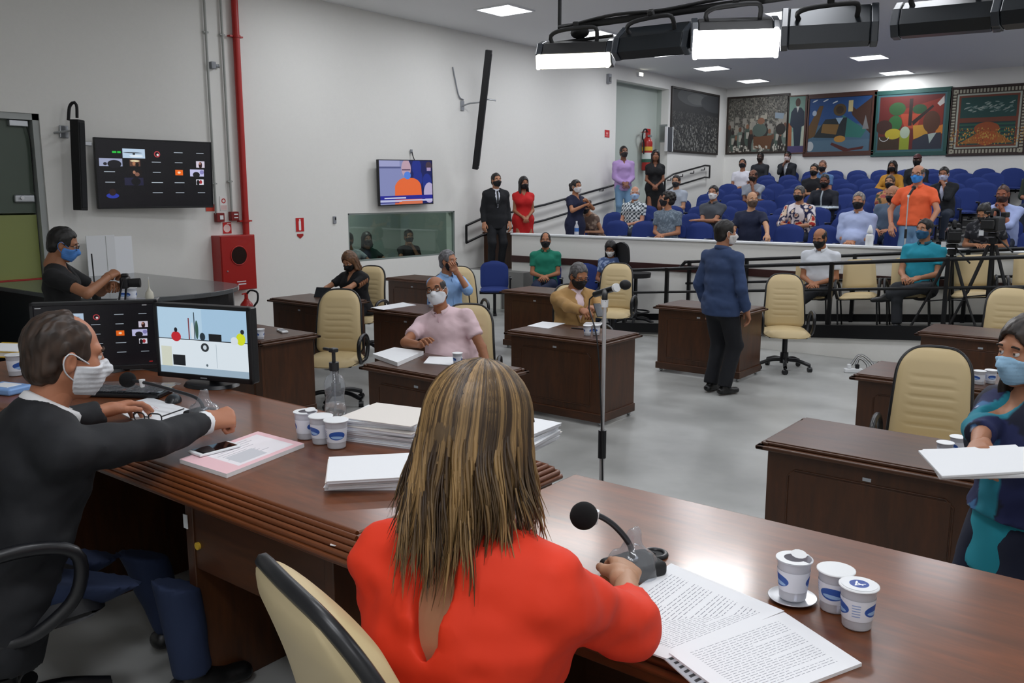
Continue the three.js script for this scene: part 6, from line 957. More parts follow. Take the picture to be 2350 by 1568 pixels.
person({ label: 'grey-haired man in a light blue shirt raising a hand to his face', pos: [-6.66, 0, -7.34], turn: 1.15, sit: true, h: 1.74, girth: 1.1, lean: 0.02, twist: 0.15, head: [0.35, 0.0, 0], cell: 0.013, hcell: 0.0065, handcell: 0.005, seed: 14, skin: 0xb57d5e, hair: 'short', hairc: 0x77767a, mask: 0x131316, arms: { L: { w: at(1047, 622, { t: 9.75 }), pole: [0.6, -1, 0.1], pose: 'grip', hn: [0.3, 0, -1] }, R: { p: 'lap' } }, legs: { R: { t: [-0.12, 0.09, 0.42] }, L: { t: [0.16, 0.09, 0.5] } }, top: { c: 0x8fb4e4, sleeve: 'elbow', so: 0.022, o: 0.015, hem: 0.08, fold: 0.009, collar: 0x9cbfea, placket: 0x7da4d8 }, bottom: { c: 0x141927, belt: 0x2a2320 } });
person({ label: 'balding man in a pale pink shirt with white mask and glasses leaning over papers', pos: [-4.7, 0, -5.22], turn: 0.42, sit: true, seat: 0.46, h: 1.74, girth: 1.25, belly: 0.1, lean: 0.08, roll: 0.2, head: [0.05, -0.16, 0.16], cell: 0.012, hcell: 0.006, handcell: 0.0045, seed: 16, skin: 0xa9704f, hair: 'fringe', hairc: 0x2a211c, mask: 0xe6e8ee, glasses: 0x2a1610, arms: { R: { w: at(965, 792, { t: 6.75 }), pole: [-1, -0.5, 0.3], pose: 'relaxed', hd: [0.5, 0.5, 0.6], hn: [-0.6, 0.4, -0.4] }, L: { t: [0.36, 0.56, 0.16], pole: [0.8, 0, -0.8] } }, top: { c: 0xeccfd6, sleeve: 'short', so: 0.03, o: 0.016, hem: 0.12, fold: 0.01, collar: 0xecd2d8, placket: 0xd9b6c0 }, bottom: { c: 0x1a1c24 } });
{
  const t = person({ label: 'grey-haired man in a tan blazer looking at the phone in his hands', pos: [-4.82, 0, -7.2], turn: 1.02, sit: true, seat: 0.45, h: 1.74, girth: 1.15, lean: 0.08, head: [0.1, 0.42, 0], cell: 0.012, hcell: 0.006, handcell: 0.0045, seed: 18, skin: 0xa8704f, hair: 'short', hairc: 0x5d5b5c, mask: 0x15151b, glasses: 0x151217, arms: { R: { w: at(1352, 722, { t: 8.05 }), pole: [-1, -0.6, 0], pose: 'grip' }, L: { w: at(1362, 708, { t: 8.3 }), pole: [1, -0.6, 0], pose: 'grip' } }, top: { c: 0xb08a56, sleeve: 'long', o: 0.028, so: 0.024, hem: 0.16, fold: 0.01, name: 'blazer', lapel: 0xa37e4c }, suit: { shirt: 0xe6cfd6 }, bottom: { c: 0x4a3a30 } });
  const p = at(1374, 712, { t: 8.12 }), ph = thing('mobile_phone', 'dark phone in the hands of the man in the tan blazer', 'phone', p, 1.0); ph.rotation.set(-0.7, 1.0, 0, 'YXZ'); mesh('case', bx(0.075, 0.15, 0.009, 0, 0, 0, 0.004), MT.black, ph); mesh('screen', bx(0.068, 0.14, 0.002, 0, 0, 0.005), mat(0x30343c, 0.15), ph);
}
person({ label: 'man in a green polo shirt with crossed legs below the parapet', pos: [-8.33, 0, -11.52], turn: 0.55, sit: true, h: 1.74, girth: 1.15, head: [0.05, 0.02, 0], cell: 0.016, hcell: 0.008, handcell: 0.007, seed: 21, skin: 0xa9704f, hair: 'receding', hairc: 0x15100d, mask: 0x131318, armp: 'clasp', legs: { R: { t: [-0.1, 0.09, 0.4] }, L: { t: [-0.22, 0.36, 0.46], pole: [0.9, 0.4, 1], toe: [-1, -0.2, 0.3] } }, top: { c: 0x157a62, sleeve: 'short', so: 0.024, hem: 0.08, collar: 0x12664f, fold: 0.007 }, bottom: { c: 0x18233f } });
person({ label: 'long-haired woman with white mask in a blue print blouse below the parapet', pos: [-7.02, 0, -11.42], turn: 0.35, sit: true, h: 1.62, fem: true, lean: 0.1, head: [0, 0.45, 0], cell: 0.016, hcell: 0.008, handcell: 0.007, seed: 22, skin: 0x8a573c, hair: 'long', hairc: 0x110c0b, mask: 0xe2e0de, top: { c: 0x54688f, sleeve: 'short', col: (x, y, z) => n3(x * 30, y * 30, z * 30) > 0.2 ? 0x93a6c8 : 0x485c88 }, bottom: { c: 0x1a2030 } });
person({ label: 'balding man in a white shirt and dark trousers sitting cross-legged on the ramp', pos: [at(1880, 640, { z: -11.4 })[0], rampY(-3.8), -11.4], turn: 0.0, sit: true, seat: 0.42, h: 1.72, girth: 1.12, lean: 0.12, head: [-0.1, 0.3, 0], cell: 0.015, hcell: 0.0075, handcell: 0.0065, seed: 24, skin: 0xa8704f, hair: 'fringe', hairc: 0x1c1512, mask: 0x131316, armp: 'clasp', legs: { R: { t: [-0.2, 0.09, 0.46] }, L: { t: [-0.14, 0.26, 0.62], pole: [0.5, 0.7, 1], toe: [-0.5, 0.2, 1] } }, top: { c: 0xdfe3ea, sleeve: 'short', so: 0.024, hem: 0.08, collar: 0xe4e7ec, fold: 0.008 }, bottom: { c: 0x14161c }, shoe: 0x8d8580, sole: 0xe8e4df });
person({ label: 'dark-haired man in a teal polo shirt and blue mask sitting on the ramp', pos: [at(2110, 640, { z: -11.42 })[0], rampY(-2.75), -11.42], turn: -0.15, sit: true, seat: 0.44, h: 1.76, girth: 1.2, lean: -0.02, head: [-0.25, 0.02, 0], cell: 0.015, hcell: 0.0075, handcell: 0.0065, seed: 25, skin: 0xb07a5a, hair: 'short', hairc: 0x15110e, mask: 0x2b5f86, armp: 'lap', legs: { R: { t: [-0.05, 0.09, 0.44] }, L: { t: [-0.2, 0.42, 0.42], pole: [1, 0.35, 0.7], toe: [-1, -0.1, 0.3] } }, top: { c: 0x1f93ab, sleeve: 'short', so: 0.026, hem: 0.08, collar: 0x14596e, fold: 0.008 }, bottom: { c: 0x25282d } });
// behind the booth window
for (const [px, py, z, turn, top, hair, hc, lab, fem] of [[806, 565, 0, 0.9, 0x8a8f94, 'short', 0x12100f, 'man in grey behind the left end of the booth window', false], [846, 565, 0, 1.0, 0x111215, 'bob', 0x131010, 'dark-haired woman in black behind the booth window, next to the man in grey', true], [942, 560, 0, 1.2, 0x15161a, 'short', 0x15110f, 'person in black with raised hand behind the right half of the booth window', false]]) {
  const p = at(px, py, { x: XL - 0.95 }); person({ label: lab, pos: [p[0], 0.02, p[2]], turn: Math.PI / 2 - 0.2, sit: true, seat: 0.46, h: 1.66, fem, head: [px < 830 ? -0.9 : -0.2, 0.05, 0], cell: 0.02, hcell: 0.01, handcell: 0.009, seed: px, skin: 0x8f6248, hair, hairc: hc, mask: 0x15151a, armp: 'desk', arms: px > 900 ? { L: { p: 'chin' } } : {}, top: { c: top, sleeve: 'short' }, bottom: { c: 0x1c2028 } });
}
// standing by the side aisle
person({ label: 'man in a black suit and tie standing by the dark partition', pos: [at(1138, 500, { z: -12.0 })[0], 0.65, -12.0], turn: 0.95, h: 1.68, head: [0.2, -0.02, 0], cell: 0.017, hcell: 0.008, handcell: 0.007, seed: 31, skin: 0xb57f60, hair: 'short', hairc: 0x14100e, mask: 0x131316, top: { c: 0x111318, sleeve: 'long', o: 0.026, so: 0.022, hem: 0.2, name: 'suit_jacket', fold: 0.006 }, suit: { shirt: 0xd8dce6, tie: 0x14161c }, bottom: { c: 0x16181d } });
person({ label: 'woman in a red dress standing behind the parapet beside the suited man', pos: [-9.62, 0.68, -12.62], turn: 0.85, h: 1.6, fem: true, head: [0.2, 0.05, 0], cell: 0.018, hcell: 0.0085, handcell: 0.007, seed: 32, skin: 0xa06a4c, hair: 'long', hairc: 0x120d0c, mask: 0x151216, armp: 'clasp', top: { c: 0xc41a1c, sleeve: 'cap', v: 0.03, name: 'dress' }, bottom: { kind: 'dress', len: 0.5, c: 0xc41a1c } });
person({ label: 'woman with ponytail and white mask in a navy dress behind the parapet', pos: [at(1320, 500, { z: -12.55 })[0], 0.65, -12.55], turn: 1.35, h: 1.56, fem: true, head: [0.0, 0.0, 0], cell: 0.017, hcell: 0.008, handcell: 0.006, seed: 33, skin: 0xa9714f, hair: 'pony', hairc: 0x15100f, mask: 0xdcdadc, arms: { R: { t: [-0.04, 1.13, 0.26], pole: [-1, -0.7, -0.2], pose: 'fist' }, L: { t: [0.05, 1.2, 0.24], pole: [1, -0.7, -0.2], pose: 'fist' } }, top: { c: 0x141a38, sleeve: 'short', v: 0.05, name: 'dress' }, bottom: { kind: 'dress', len: 0.55, c: 0x141a38 } });
person({ label: 'seated woman in a brown print top and jeans, half hidden by the woman in navy', pos: [at(1365, 520, { z: -13.1 })[0], 0.65, -13.1], turn: -0.2, sit: true, h: 1.62, fem: true, lean: 0.5, head: [0.2, 0.3, 0], cell: 0.02, hcell: 0.01, handcell: 0.009, seed: 34, skin: 0xb08060, hair: 'pony', hairc: 0x3a2a20, mask: 0x222226, top: { c: 0x8a7468, sleeve: 'cap', col: (x, y, z) => n3(x * 28, y * 28, z * 28) > 0.15 ? 0xb09a88 : 0x6e5a50 }, bottom: { c: JEANS } });
person({ label: 'man in a lilac shirt and pale jeans standing in the niche', pos: [at(1430, 400, { z: -16.5 })[0], 1.22, -16.5], turn: 0.8, h: 1.76, head: [0.1, -0.05, 0], cell: 0.019, hcell: 0.0095, handcell: 0.008, seed: 35, skin: 0x7d4f38, hair: 'short', hairc: 0x0f0c0b, mask: 0x2a2628, armp: 'clasp', top: { c: 0xb193c8, sleeve: 'long', so: 0.022, hem: 0.14, v: 0.03, fold: 0.008 }, bottom: { c: 0x6f93b4 } });
person({ label: 'woman in a long black dress with an identity badge standing in the niche', pos: [at(1503, 400, { z: -16.9 })[0], 1.22, -16.9], turn: 0.55, h: 1.68, fem: true, head: [0.05, 0, 0], cell: 0.019, hcell: 0.0095, handcell: 0.008, seed: 36, skin: 0x86553b, hair: 'long', hairc: 0x0e0b0b, mask: 0x8a5c42, armp: 'clasp', top: { c: 0x0e0f12, sleeve: 'short', v: 0.05, name: 'dress' }, bottom: { kind: 'dress', len: 0.85, c: 0x0e0f12 } });
// speaker at the gallery microphone
person({ label: 'balding man in an orange polo shirt and jeans speaking at the gallery microphone', pos: [at(2100, 500, { z: -12.85 })[0], 0.65, -12.85], turn: 0.0, h: 1.72, girth: 1.15, head: [-0.1, 0.05, 0], cell: 0.015, hcell: 0.007, handcell: 0.0065, seed: 41, skin: 0xc0876a, hair: 'fringe', hairc: 0x5a4c40, browc: 0x3a2a20, mask: 0x3f8fe0, glasses: 0x1c1412, arms: { R: { t: [-0.28, 0.9, 0.1], pole: [-0.8, -0.3, -0.6] }, L: { t: [0.25, 0.93, 0.28], pole: [1, -0.3, -0.5], pose: 'relaxed' } }, top: { c: 0xf2683c, sleeve: 'short', so: 0.028, o: 0.016, hem: 0.03, collar: 0xf0683c, fold: 0.009 }, bottom: { c: 0x6c8fb0, belt: 0x1e1814 } });
// gallery sitters
function gal(key, s) { const [row, x] = GAL[key]; person({ pos: [x, rowY(row), rowZ(row)], turn: 0, sit: true, cell: 0.02, hcell: 0.0095, handcell: 0.009, seed: row * 7 + x, noShoes: row > 1, ...s }); }
const plaid = (x, y) => (Math.abs(((x * 14) % 1 + 1) % 1 - 0.5) < 0.22) !== (Math.abs(((y * 14) % 1 + 1) % 1 - 0.5) < 0.22) ? 0xdfe6ea : 0x24343f;
gal('plaid', { label: 'white-haired man in a black and white plaid shirt in the second row', h: 1.72, girth: 1.15, head: [0.5, 0.05, 0], skin: 0xc08a70, hair: 'fringe', hairc: 0xd8d4d0, mask: 0xa8c4e8, top: { sleeve: 'short', collar: 0xb8c4c8, col: plaid, c: 0xffffff } });
gal('hoodie', { label: 'dark-haired man in a grey short-sleeved hoodie in the front row', h: 1.74, girth: 1.1, lean: 0.02, head: [-0.9, -0.1, 0], skin: 0xb07858, hair: 'curly', hairc: 0x17110d, mask: 0x15151c, armp: 'clasp', cell: 0.016, hcell: 0.008, top: { c: 0x6b7884, sleeve: 'short', so: 0.024, col: (x, y, z) => n3(x * 60, y * 60, z * 60) > 0.3 ? 0x8593a0 : 0x647280 }, bottom: { c: 0x7f9dbd }, legs: { R: { t: [-0.22, 0.09, 0.42] }, L: { t: [0.14, 0.09, 0.42] } } });
gal('grayT', { label: 'bearded man in a pale grey T-shirt in the fourth row by the aisle', h: 1.74, girth: 1.15, head: [0.2, 0.05, 0], skin: 0xb98868, hair: 'short', hairc: 0x1a1512, mask: 0x2a2a2e, top: { c: 0xaab2be, sleeve: 'short', so: 0.026 } });
gal('polo', { label: 'man with white mask and crossed arms in a dark grey polo in the second row', h: 1.74, girth: 1.05, head: [0.1, 0.02, 0], skin: 0xb07a5c, hair: 'short', hairc: 0x191412, mask: 0xe8e6e6, armp: 'cross', top: { c: 0x4c5058, sleeve: 'short', collar: 0x454a52 }, bottom: { c: 0x14161b }, legs: { R: { t: [-0.1, 0.09, 0.4] }, L: { t: [-0.15, 0.36, 0.5], pole: [0.5, 0.8, 1] } } });
gal('baldnavy', { label: 'bald bearded man in a navy T-shirt with his arm stretched out, front row', h: 1.76, girth: 1.1, head: [0.7, 0.02, 0], skin: 0xc0906e, hair: 'none', hairc: 0x3a2c24, mask: 0x57453a, cell: 0.015, hcell: 0.0075, arms: { L: { t: [0.5, 0.66, 0.42], pole: [0.5, -0.4, -0.6] }, R: { t: [-0.18, 0.62, 0.28] } }, top: { c: 0x161f3a, sleeve: 'short', so: 0.024 }, bottom: { c: 0x1a2134 } });
gal('backdark', { label: 'man in dark clothes in the corner of the last row', h: 1.72, skin: 0x4a3026, hair: 'short', hairc: 0x0f0c0b, mask: 0x2c201c, top: { c: 0x24272c, sleeve: 'long' } });
gal('white', { label: 'man in a white shirt with black mask tilting his head back near the corner', h: 1.72, girth: 1.15, head: [0.2, -0.25, 0.1], skin: 0xa06a4c, hair: 'short', hairc: 0x17110e, mask: 0x141316, top: { c: 0xe2e1ea, sleeve: 'short', so: 0.024 } });
gal('thinker', { label: 'man in a grey T-shirt holding his chin in thought', h: 1.74, lean: 0.1, head: [0.05, 0.05, 0], skin: 0x7a4c36, hair: 'fringe', hairc: 0x1a1210, mask: 0x1c1614, arms: { L: { p: 'chin' }, R: { p: 'cross' } }, top: { c: 0x9aa0aa, sleeve: 'short', so: 0.024 } });
gal('suit', { label: 'man in a dark suit with white mask in the last row, below the portrait', h: 1.74, skin: 0x6e4634, hair: 'short', hairc: 0x120e0c, mask: 0xd8c8c8, arms: { R: { p: 'chin' } }, top: { c: 0x1b1e25, sleeve: 'long', o: 0.022 }, suit: { shirt: 0xd0d4da } });
gal('blackT', { label: 'man in a black T-shirt with crossed arms and black mask in the sixth row', h: 1.76, girth: 1.05, lean: 0.04, head: [0.1, 0.05, -0.08], skin: 0xb98562, hair: 'short', hairc: 0x14100e, mask: 0x0f1014, armp: 'cross', top: { c: 0x101118, sleeve: 'short' } });
gal('denim', { label: 'bald man in a blue denim shirt behind the man in the black T-shirt', h: 1.74, head: [0.1, 0.08, 0], skin: 0xa87458, hair: 'buzz', hairc: 0x6a4636, mask: 0x131318, top: { c: 0x5377a6, sleeve: 'short', collar: 0x4a6c98 } });
gal('darkstripe', { label: 'man in a dark sweatshirt with a white chest stripe in the fourth row', h: 1.72, girth: 1.15, lean: 0.06, head: [0.1, 0.2, 0], skin: 0x7d4a34, hair: 'buzz', hairc: 0x14100e, mask: 0x0f1012, armp: 'clasphigh', top: { sleeve: 'long', c: 0xffffff, col: (x, y) => Math.abs(y - 0.2) < 0.018 || (Math.abs(x) < 0.012 && y > 0.2) ? 0xc8d4dc : 0x171b26 } });
gal('pattern', { label: 'man in a bold red, white and navy print shirt with black mask', h: 1.72, girth: 1.15, lean: 0.1, head: [-0.05, 0.12, 0], skin: 0xb88464, hair: 'short', hairc: 0x55524f, mask: 0x101014, armp: 'clasphigh', cell: 0.015, top: { sleeve: 'elbow', so: 0.022, c: 0xffffff, col: (x, y, z) => { const a = n3(x * 15 + 2, y * 15, z * 15); return a > 0.25 ? 0xe8dfe0 : a > -0.05 ? 0x1b1f4a : a > -0.3 ? 0xe0c8b0 : 0xa8261c; } } });
gal('ltblue', { label: 'grey-haired man in a light blue shirt with black mask in the front row', h: 1.74, girth: 1.3, belly: 0.16, head: [0.05, 0.05, 0], cell: 0.015, hcell: 0.0075, handcell: 0.007, skin: 0xb9805f, hair: 'short', hairc: 0x8d8680, mask: 0x101014, armp: 'clasp', top: { c: 0xaebbe0, sleeve: 'elbow', so: 0.028, o: 0.018, collar: 0xb8c4e6, fold: 0.009 }, bottom: { c: 0x15181f } });
gal('leaning', { label: 'man in a slate blue sweater leaning aside behind the front row', h: 1.74, girth: 1.1, roll: -0.12, lean: 0.1, head: [-0.35, 0.2, 0], skin: 0xb07a5c, hair: 'fringe', hairc: 0xb08060, mask: 0x15141a, top: { c: 0x56687e, sleeve: 'long', so: 0.02 }, bottom: { c: 0x2a3850 } });
gal('floral', { label: 'woman in a floral print blouse with black mask in the fourth row', h: 1.62, fem: true, girth: 1.15, skin: 0xb58464, hair: 'pony', hairc: 0x4a382c, mask: 0x121116, top: { sleeve: 'short', so: 0.022, c: 0xffffff, col: (x, y, z) => { const a = n3(x * 18, y * 18, z * 18); return a > 0.2 ? 0xa04a48 : a < -0.35 ? 0x4a4a38 : 0xbb8a58; } } });
gal('mustard', { label: 'woman with dark hair in a mustard yellow cardigan', h: 1.64, fem: true, girth: 1.1, skin: 0x9a684c, hair: 'bob', hairc: 0x1a1411, mask: 0x111114, armp: 'clasphigh', top: { c: 0xb98326, sleeve: 'long', so: 0.022 } });
gal('cap', { label: 'person in black with a dark red cap near the back', h: 1.74, skin: 0x5a3828, hair: 'cap', hairc: 0x4a1a1c, mask: 0x101013, top: { c: 0x14171c, sleeve: 'long' } });
gal('jacket', { label: 'man in a dark jacket over a white shirt touching his mask, beside the aisle', h: 1.72, roll: 0.06, head: [0.0, 0.15, 0], skin: 0x9a6448, hair: 'short', hairc: 0x15110f, mask: 0xb8bcd8, arms: { L: { p: 'chin' } }, top: { c: 0x15181e, sleeve: 'long', o: 0.022 }, suit: { shirt: 0xc4c8de }, bottom: { c: 0x1f2838 }, noShoes: false });
gal('ltblue2', { label: 'man in a light blue shirt with hands at his mouth, right of the aisle', h: 1.74, girth: 1.25, lean: 0.18, head: [-0.1, 0.2, 0], cell: 0.016, skin: 0x9a5c42, hair: 'buzz', hairc: 0x4a2c22, mask: 0x3a2622, arms: { R: { p: 'chin' }, L: { p: 'chin' } }, top: { c: 0xa9b8e6, sleeve: 'elbow', so: 0.028, o: 0.018 } });
gal('camwoman', { label: 'woman in a dark print blouse bending over a phone behind the video cameras', h: 1.62, fem: true, girth: 1.3, lean: 0.5, head: [-0.2, 0.5, 0], cell: 0.016, skin: 0xb07a58, hair: 'pony', hairc: 0x14100e, mask: 0x141316, armp: 'lap', top: { sleeve: 'short', so: 0.024, c: 0xffffff, col: (x, y, z) => n3(x * 34, y * 34, z * 34) > 0.3 ? 0x6a6a6e : 0x1e2026 } });
gal('green', { label: 'person in dark green clothes at the far end of the sixth row', h: 1.72, skin: 0x9a6448, hair: 'short', hairc: 0x100d0c, mask: 0x141316, armp: 'lap', top: { c: 0x1c2a22, sleeve: 'elbow' } });

// ---------------------------------------------------------------- things on the tables
const cupPrint = printMat(canvasTex(256, 128, (g, w, h) => { g.fillStyle = '#e4e8f2'; g.fillRect(0, 0, w, h); g.fillStyle = '#2c56a8'; g.beginPath(); g.ellipse(w * 0.3, h * 0.5, w * 0.2, h * 0.36, 0, 0, 7); g.fill(); g.fillStyle = '#9cc0ea'; g.beginPath(); g.ellipse(w * 0.3, h * 0.66, w * 0.17, h * 0.12, -0.15, 0, 7); g.fill(); g.fillStyle = '#2c56a8'; g.beginPath(); g.ellipse(w * 0.78, h * 0.5, w * 0.13, h * 0.3, 0, 0, 7); g.fill(); g.fillStyle = '#9cc0ea'; g.beginPath(); g.ellipse(w * 0.78, h * 0.62, w * 0.1, h * 0.1, 0.2, 0, 7); g.fill(); g.fillStyle = '#8ea4d0'; for (let i = 0; i < 5; i++) g.fillRect(w * 0.53, h * (0.2 + i * 0.13), w * 0.08, h * 0.05); }), 0.5);
const lidPrint = canvasTex(128, 128, (g, w, h) => { g.fillStyle = '#eef0f3'; g.fillRect(0, 0, w, h); g.fillStyle = '#27499c'; g.beginPath(); g.arc(w * 0.5, h * 0.5, w * 0.27, 0, 7); g.fill(); g.strokeStyle = '#ffffff'; g.lineWidth = 6; g.beginPath(); g.moveTo(w * 0.36, h * 0.62); g.lineTo(w * 0.52, h * 0.34); g.lineTo(w * 0.64, h * 0.62); g.moveTo(w * 0.36, h * 0.48); g.lineTo(w * 0.64, h * 0.52); g.stroke(); });
function cup(p, label, kind = 'sealed', turn = 0, sc = 1, group) {
  const g = thing('water_cup', label, 'cup', p, turn, group); g.scale.setScalar(sc);
  mesh('cup_wall', lathe([[0, 0.001], [0.027, 0.001], [0.0285, 0.004], [0.033, 0.06], [0.0355, 0.086], [0.039, 0.088], [0.039, 0.09], [0.0345, 0.0895], [0.032, 0.06], [0.0275, 0.005], [0, 0.004]], 28), MT.plasticCup, g);
  mesh('printed_band', new THREE.CylinderGeometry(0.0348, 0.0308, 0.045, 28, 1, true, 0, Math.PI * 2).translate(0, 0.045, 0), cupPrint, g);
  if (kind === 'sealed') mesh('foil_lid', lathe([[0, 0.0915], [0.037, 0.0915], [0.0395, 0.0905], [0.0395, 0.0885]], 28), MT.white, g);
  if (kind === 'logo') { mesh('foil_lid', lathe([[0, 0.0915], [0.037, 0.0915], [0.0395, 0.0905], [0.0395, 0.0885]], 28), MT.white, g); mesh('lid_emblem', new THREE.CircleGeometry(0.035, 28).rotateX(-Math.PI / 2).translate(0, 0.0922, 0), printMat(lidPrint, 0.5), g); }
  if (kind === 'open') { mesh('foil_lid', new THREE.RingGeometry(0.022, 0.039, 28, 1, 0.4, 5.0).rotateX(-Math.PI / 2).translate(0, 0.091, 0), MT.white, g); mesh('peeled_foil', new THREE.CircleGeometry(0.017, 14).rotateX(-1.35).translate(0.012, 0.095, -0.012), MT.white, g); }
  mesh('water', new THREE.CylinderGeometry(0.031, 0.027, 0.05, 24).translate(0, 0.03, 0), new THREE.MeshPhysicalMaterial({ color: 0xf2f6fa, roughness: 0.05, transmission: 0.9, thickness: 0.02, ior: 1.33 }), g);
  return g;
}
const onL = (x, y) => at(x, y, { y: LT }), onR = (x, y) => at(x, y, { y: RTT });
cup(onR(1818, 1378).map((v, i) => i === 1 ? v + 0.007 : v), 'opened water cup standing on a small steel saucer', 'open', 0.6);
{ const p = onR(1818, 1378); const s = thing('saucer', 'small shiny steel saucer under the opened water cup', 'saucer', p); mesh('dish', lathe([[0, 0.002], [0.035, 0.002], [0.05, 0.008], [0.052, 0.01], [0.05, 0.0105], [0.034, 0.005], [0, 0.005]], 32), MT.chrome, s); }
cup(onR(1913, 1398), 'sealed water cup with a plain white lid, behind the cup with emblem', 'sealed', 1.5);
cup(onR(1965, 1437), 'sealed water cup with a blue emblem on its lid', 'logo', 2.9);
cup(onL(703, 1006), 'opened water cup nearest the pink folder', 'open', 0.4, 1.06);
cup(onL(738, 1017), 'sealed water cup in the middle of three in front of the gel bottle', 'sealed', 1.3, 1.06);
cup(onL(773, 1027), 'sealed water cup next to the stack of white folders', 'sealed', 2.3, 1.06);
cup(onL(38, 862), 'water cup beside the yellow folder behind the man in the black suit', 'sealed', 0.2, 1.1);
{ // hand gel pump bottle
  const p = onL(771, 968), g = thing('gel_bottle', 'clear plastic pump bottle of hand gel on the brown table', 'bottle', p);
  mesh('bottle_wall', lathe([[0, 0.001], [0.036, 0.001], [0.04, 0.01], [0.04, 0.05], [0.035, 0.085], [0.034, 0.1], [0.039, 0.13], [0.038, 0.15], [0.028, 0.172], [0.014, 0.182], [0.0135, 0.2], [0, 0.2]], 32), MT.plasticClear, g);
  mesh('gel', lathe([[0, 0.006], [0.037, 0.012], [0.0375, 0.05], [0.035, 0.07], [0, 0.07]], 28), new THREE.MeshPhysicalMaterial({ color: 0xf2f0ea, roughness: 0.1, transmission: 0.85, thickness: 0.03, ior: 1.36 }), g);
  mesh('pump_collar', new THREE.CylinderGeometry(0.018, 0.018, 0.03, 20).translate(0, 0.21, 0), MT.black, g); mesh('pump_stem', new THREE.CylinderGeometry(0.007, 0.007, 0.05, 12).translate(0, 0.245, 0), MT.black, g); mesh('pump_head', [bx(0.028, 0.016, 0.028, 0, 0.27, 0, 0.005), bx(0.05, 0.01, 0.014, -0.03, 0.27, 0, 0.004)], MT.black, g); mesh('dip_tube', rod([0, 0.02, 0], [0, 0.2, 0], 0.003, 8), MT.plasticClear, g);
}
// sheets laid out by their four corners on a flat top
function sheet(name, label, px, y, th, tex, cat = 'papers') {
  const c = px.map(p => at(p[0], p[1], { y: y + th })), g = thing(name, label, cat, [0, 0, 0]); const [A, B, C, D] = c; const low = c.map(p => [p[0], y + 0.0006, p[2]]);
  const pos = [], uv = []; const q = (a, b, d, e) => { pos.push(...a, ...b, ...d, ...a, ...d, ...e); uv.push(0, 1, 1, 1, 1, 0, 0, 1, 1, 0, 0, 0); };
  const gt = new THREE.BufferGeometry(); q(A, D, C, B); const t1 = new Float32Array(pos); gt.setAttribute('position', new THREE.BufferAttribute(t1, 3)); gt.setAttribute('uv', new THREE.BufferAttribute(new Float32Array([0, 1, 0, 0, 1, 0, 0, 1, 1, 0, 1, 1]), 2)); gt.computeVertexNormals();
  mesh('printed_page', gt, tex ? printMat(tex, 0.8) : MT.paper, g); pos.length = 0; uv.length = 0;
  for (let i = 0; i < 4; i++) { const j = (i + 1) % 4; q(c[i], c[j], low[j], low[i]); } q(low[0], low[1], low[2], low[3]); const ge = new THREE.BufferGeometry(); ge.setAttribute('position', new THREE.BufferAttribute(new Float32Array(pos), 3)); ge.setAttribute('uv', new THREE.BufferAttribute(new Float32Array(uv), 2)); ge.computeVertexNormals(); mesh('page_edges', ge, MT.paper, g); return g;
}
const textTex = (rows, bg = '#f3f4f7', ink = '#8b8d98', m = 0.12, tilt) => canvasTex(512, 700, (g, w, h) => { g.fillStyle = bg; g.fillRect(0, 0, w, h); for (let i = 0; i < rows; i++) { const y = h * (0.1 + 0.8 * i / rows); g.fillStyle = ink; let x = w * m; const end = w * (1 - m) * (i % 7 === 6 ? 0.6 : 1); while (x < end) { const l = rr(8, 34); g.fillRect(x, y, Math.min(l, end - x), 4); x += l + 6; } } });
sheet('open_document', 'printed white sheets under the elbow of the woman in red', [[1330, 1440], [1540, 1293], [1800, 1402], [1530, 1512]], RTT, 0.004, textTex(26));
sheet('open_document', 'printed white sheets at the front, beside the emblem cup', [[1535, 1498], [1800, 1405], [1978, 1522], [1705, 1625]], RTT, 0.0075, textTex(24));
sheet('pocket_calculator', 'grey plastic card with dark keys half under the documents', [[1522, 1510], [1556, 1497], [1650, 1570], [1612, 1590]], RTT - 0.0, 0.003, canvasTex(64, 160, (g, w, h) => { g.fillStyle = '#a9adb4'; g.fillRect(0, 0, w, h); g.fillStyle = '#24262a'; for (let i = 0; i < 7; i++) g.fillRect(w * 0.2, h * (0.06 + i * 0.13), w * 0.6, h * 0.06); }), 'card');
sheet('pale_folder', 'pale pink paper corner under the left arm of the woman in red', [[757, 1250], [838, 1168], [900, 1200], [830, 1262]], LT - 0.03, 0.003, canvasTex(32, 32, (g, w, h) => { g.fillStyle = '#f1e2dc'; g.fillRect(0, 0, w, h); }), 'folder');
// pink folder with the phone
{
  sheet('pink_folder', 'pink cardboard folder with printed notes on the brown table', [[412, 1054], [592, 990], [698, 1018], [520, 1088]], LT, 0.014, canvasTex(512, 400, (g, w, h) => { g.fillStyle = '#f0c6cc'; g.fillRect(0, 0, w, h); g.fillStyle = '#f3eef2'; g.fillRect(w * 0.2, h * 0.1, w * 0.72, h * 0.8); g.fillStyle = '#9a98a4'; for (let i = 0; i < 9; i++) g.fillRect(w * (0.24 + 0.02 * (i % 3)), h * (0.16 + i * 0.075), w * (i < 2 ? 0.5 : 0.3 + 0.05 * (i % 4)), 4); g.fillStyle = '#d0d0d6'; g.fillRect(w * 0.26, h * 0.5, w * 0.34, h * 0.34); }), 'folder');
  const p = at(493, 1030, { y: LT + 0.02 }), ph = thing('mobile_phone', 'white mobile phone with a dark screen lying on the pink folder', 'phone', [p[0], LT + 0.0195, p[2]], -0.02); mesh('case', bx(0.075, 0.009, 0.15, 0, 0, 0, 0.004), MT.white, ph); mesh('screen', bx(0.067, 0.002, 0.125, 0, 0.0045, 0), mat(0x0b0d10, 0.08), ph);
}
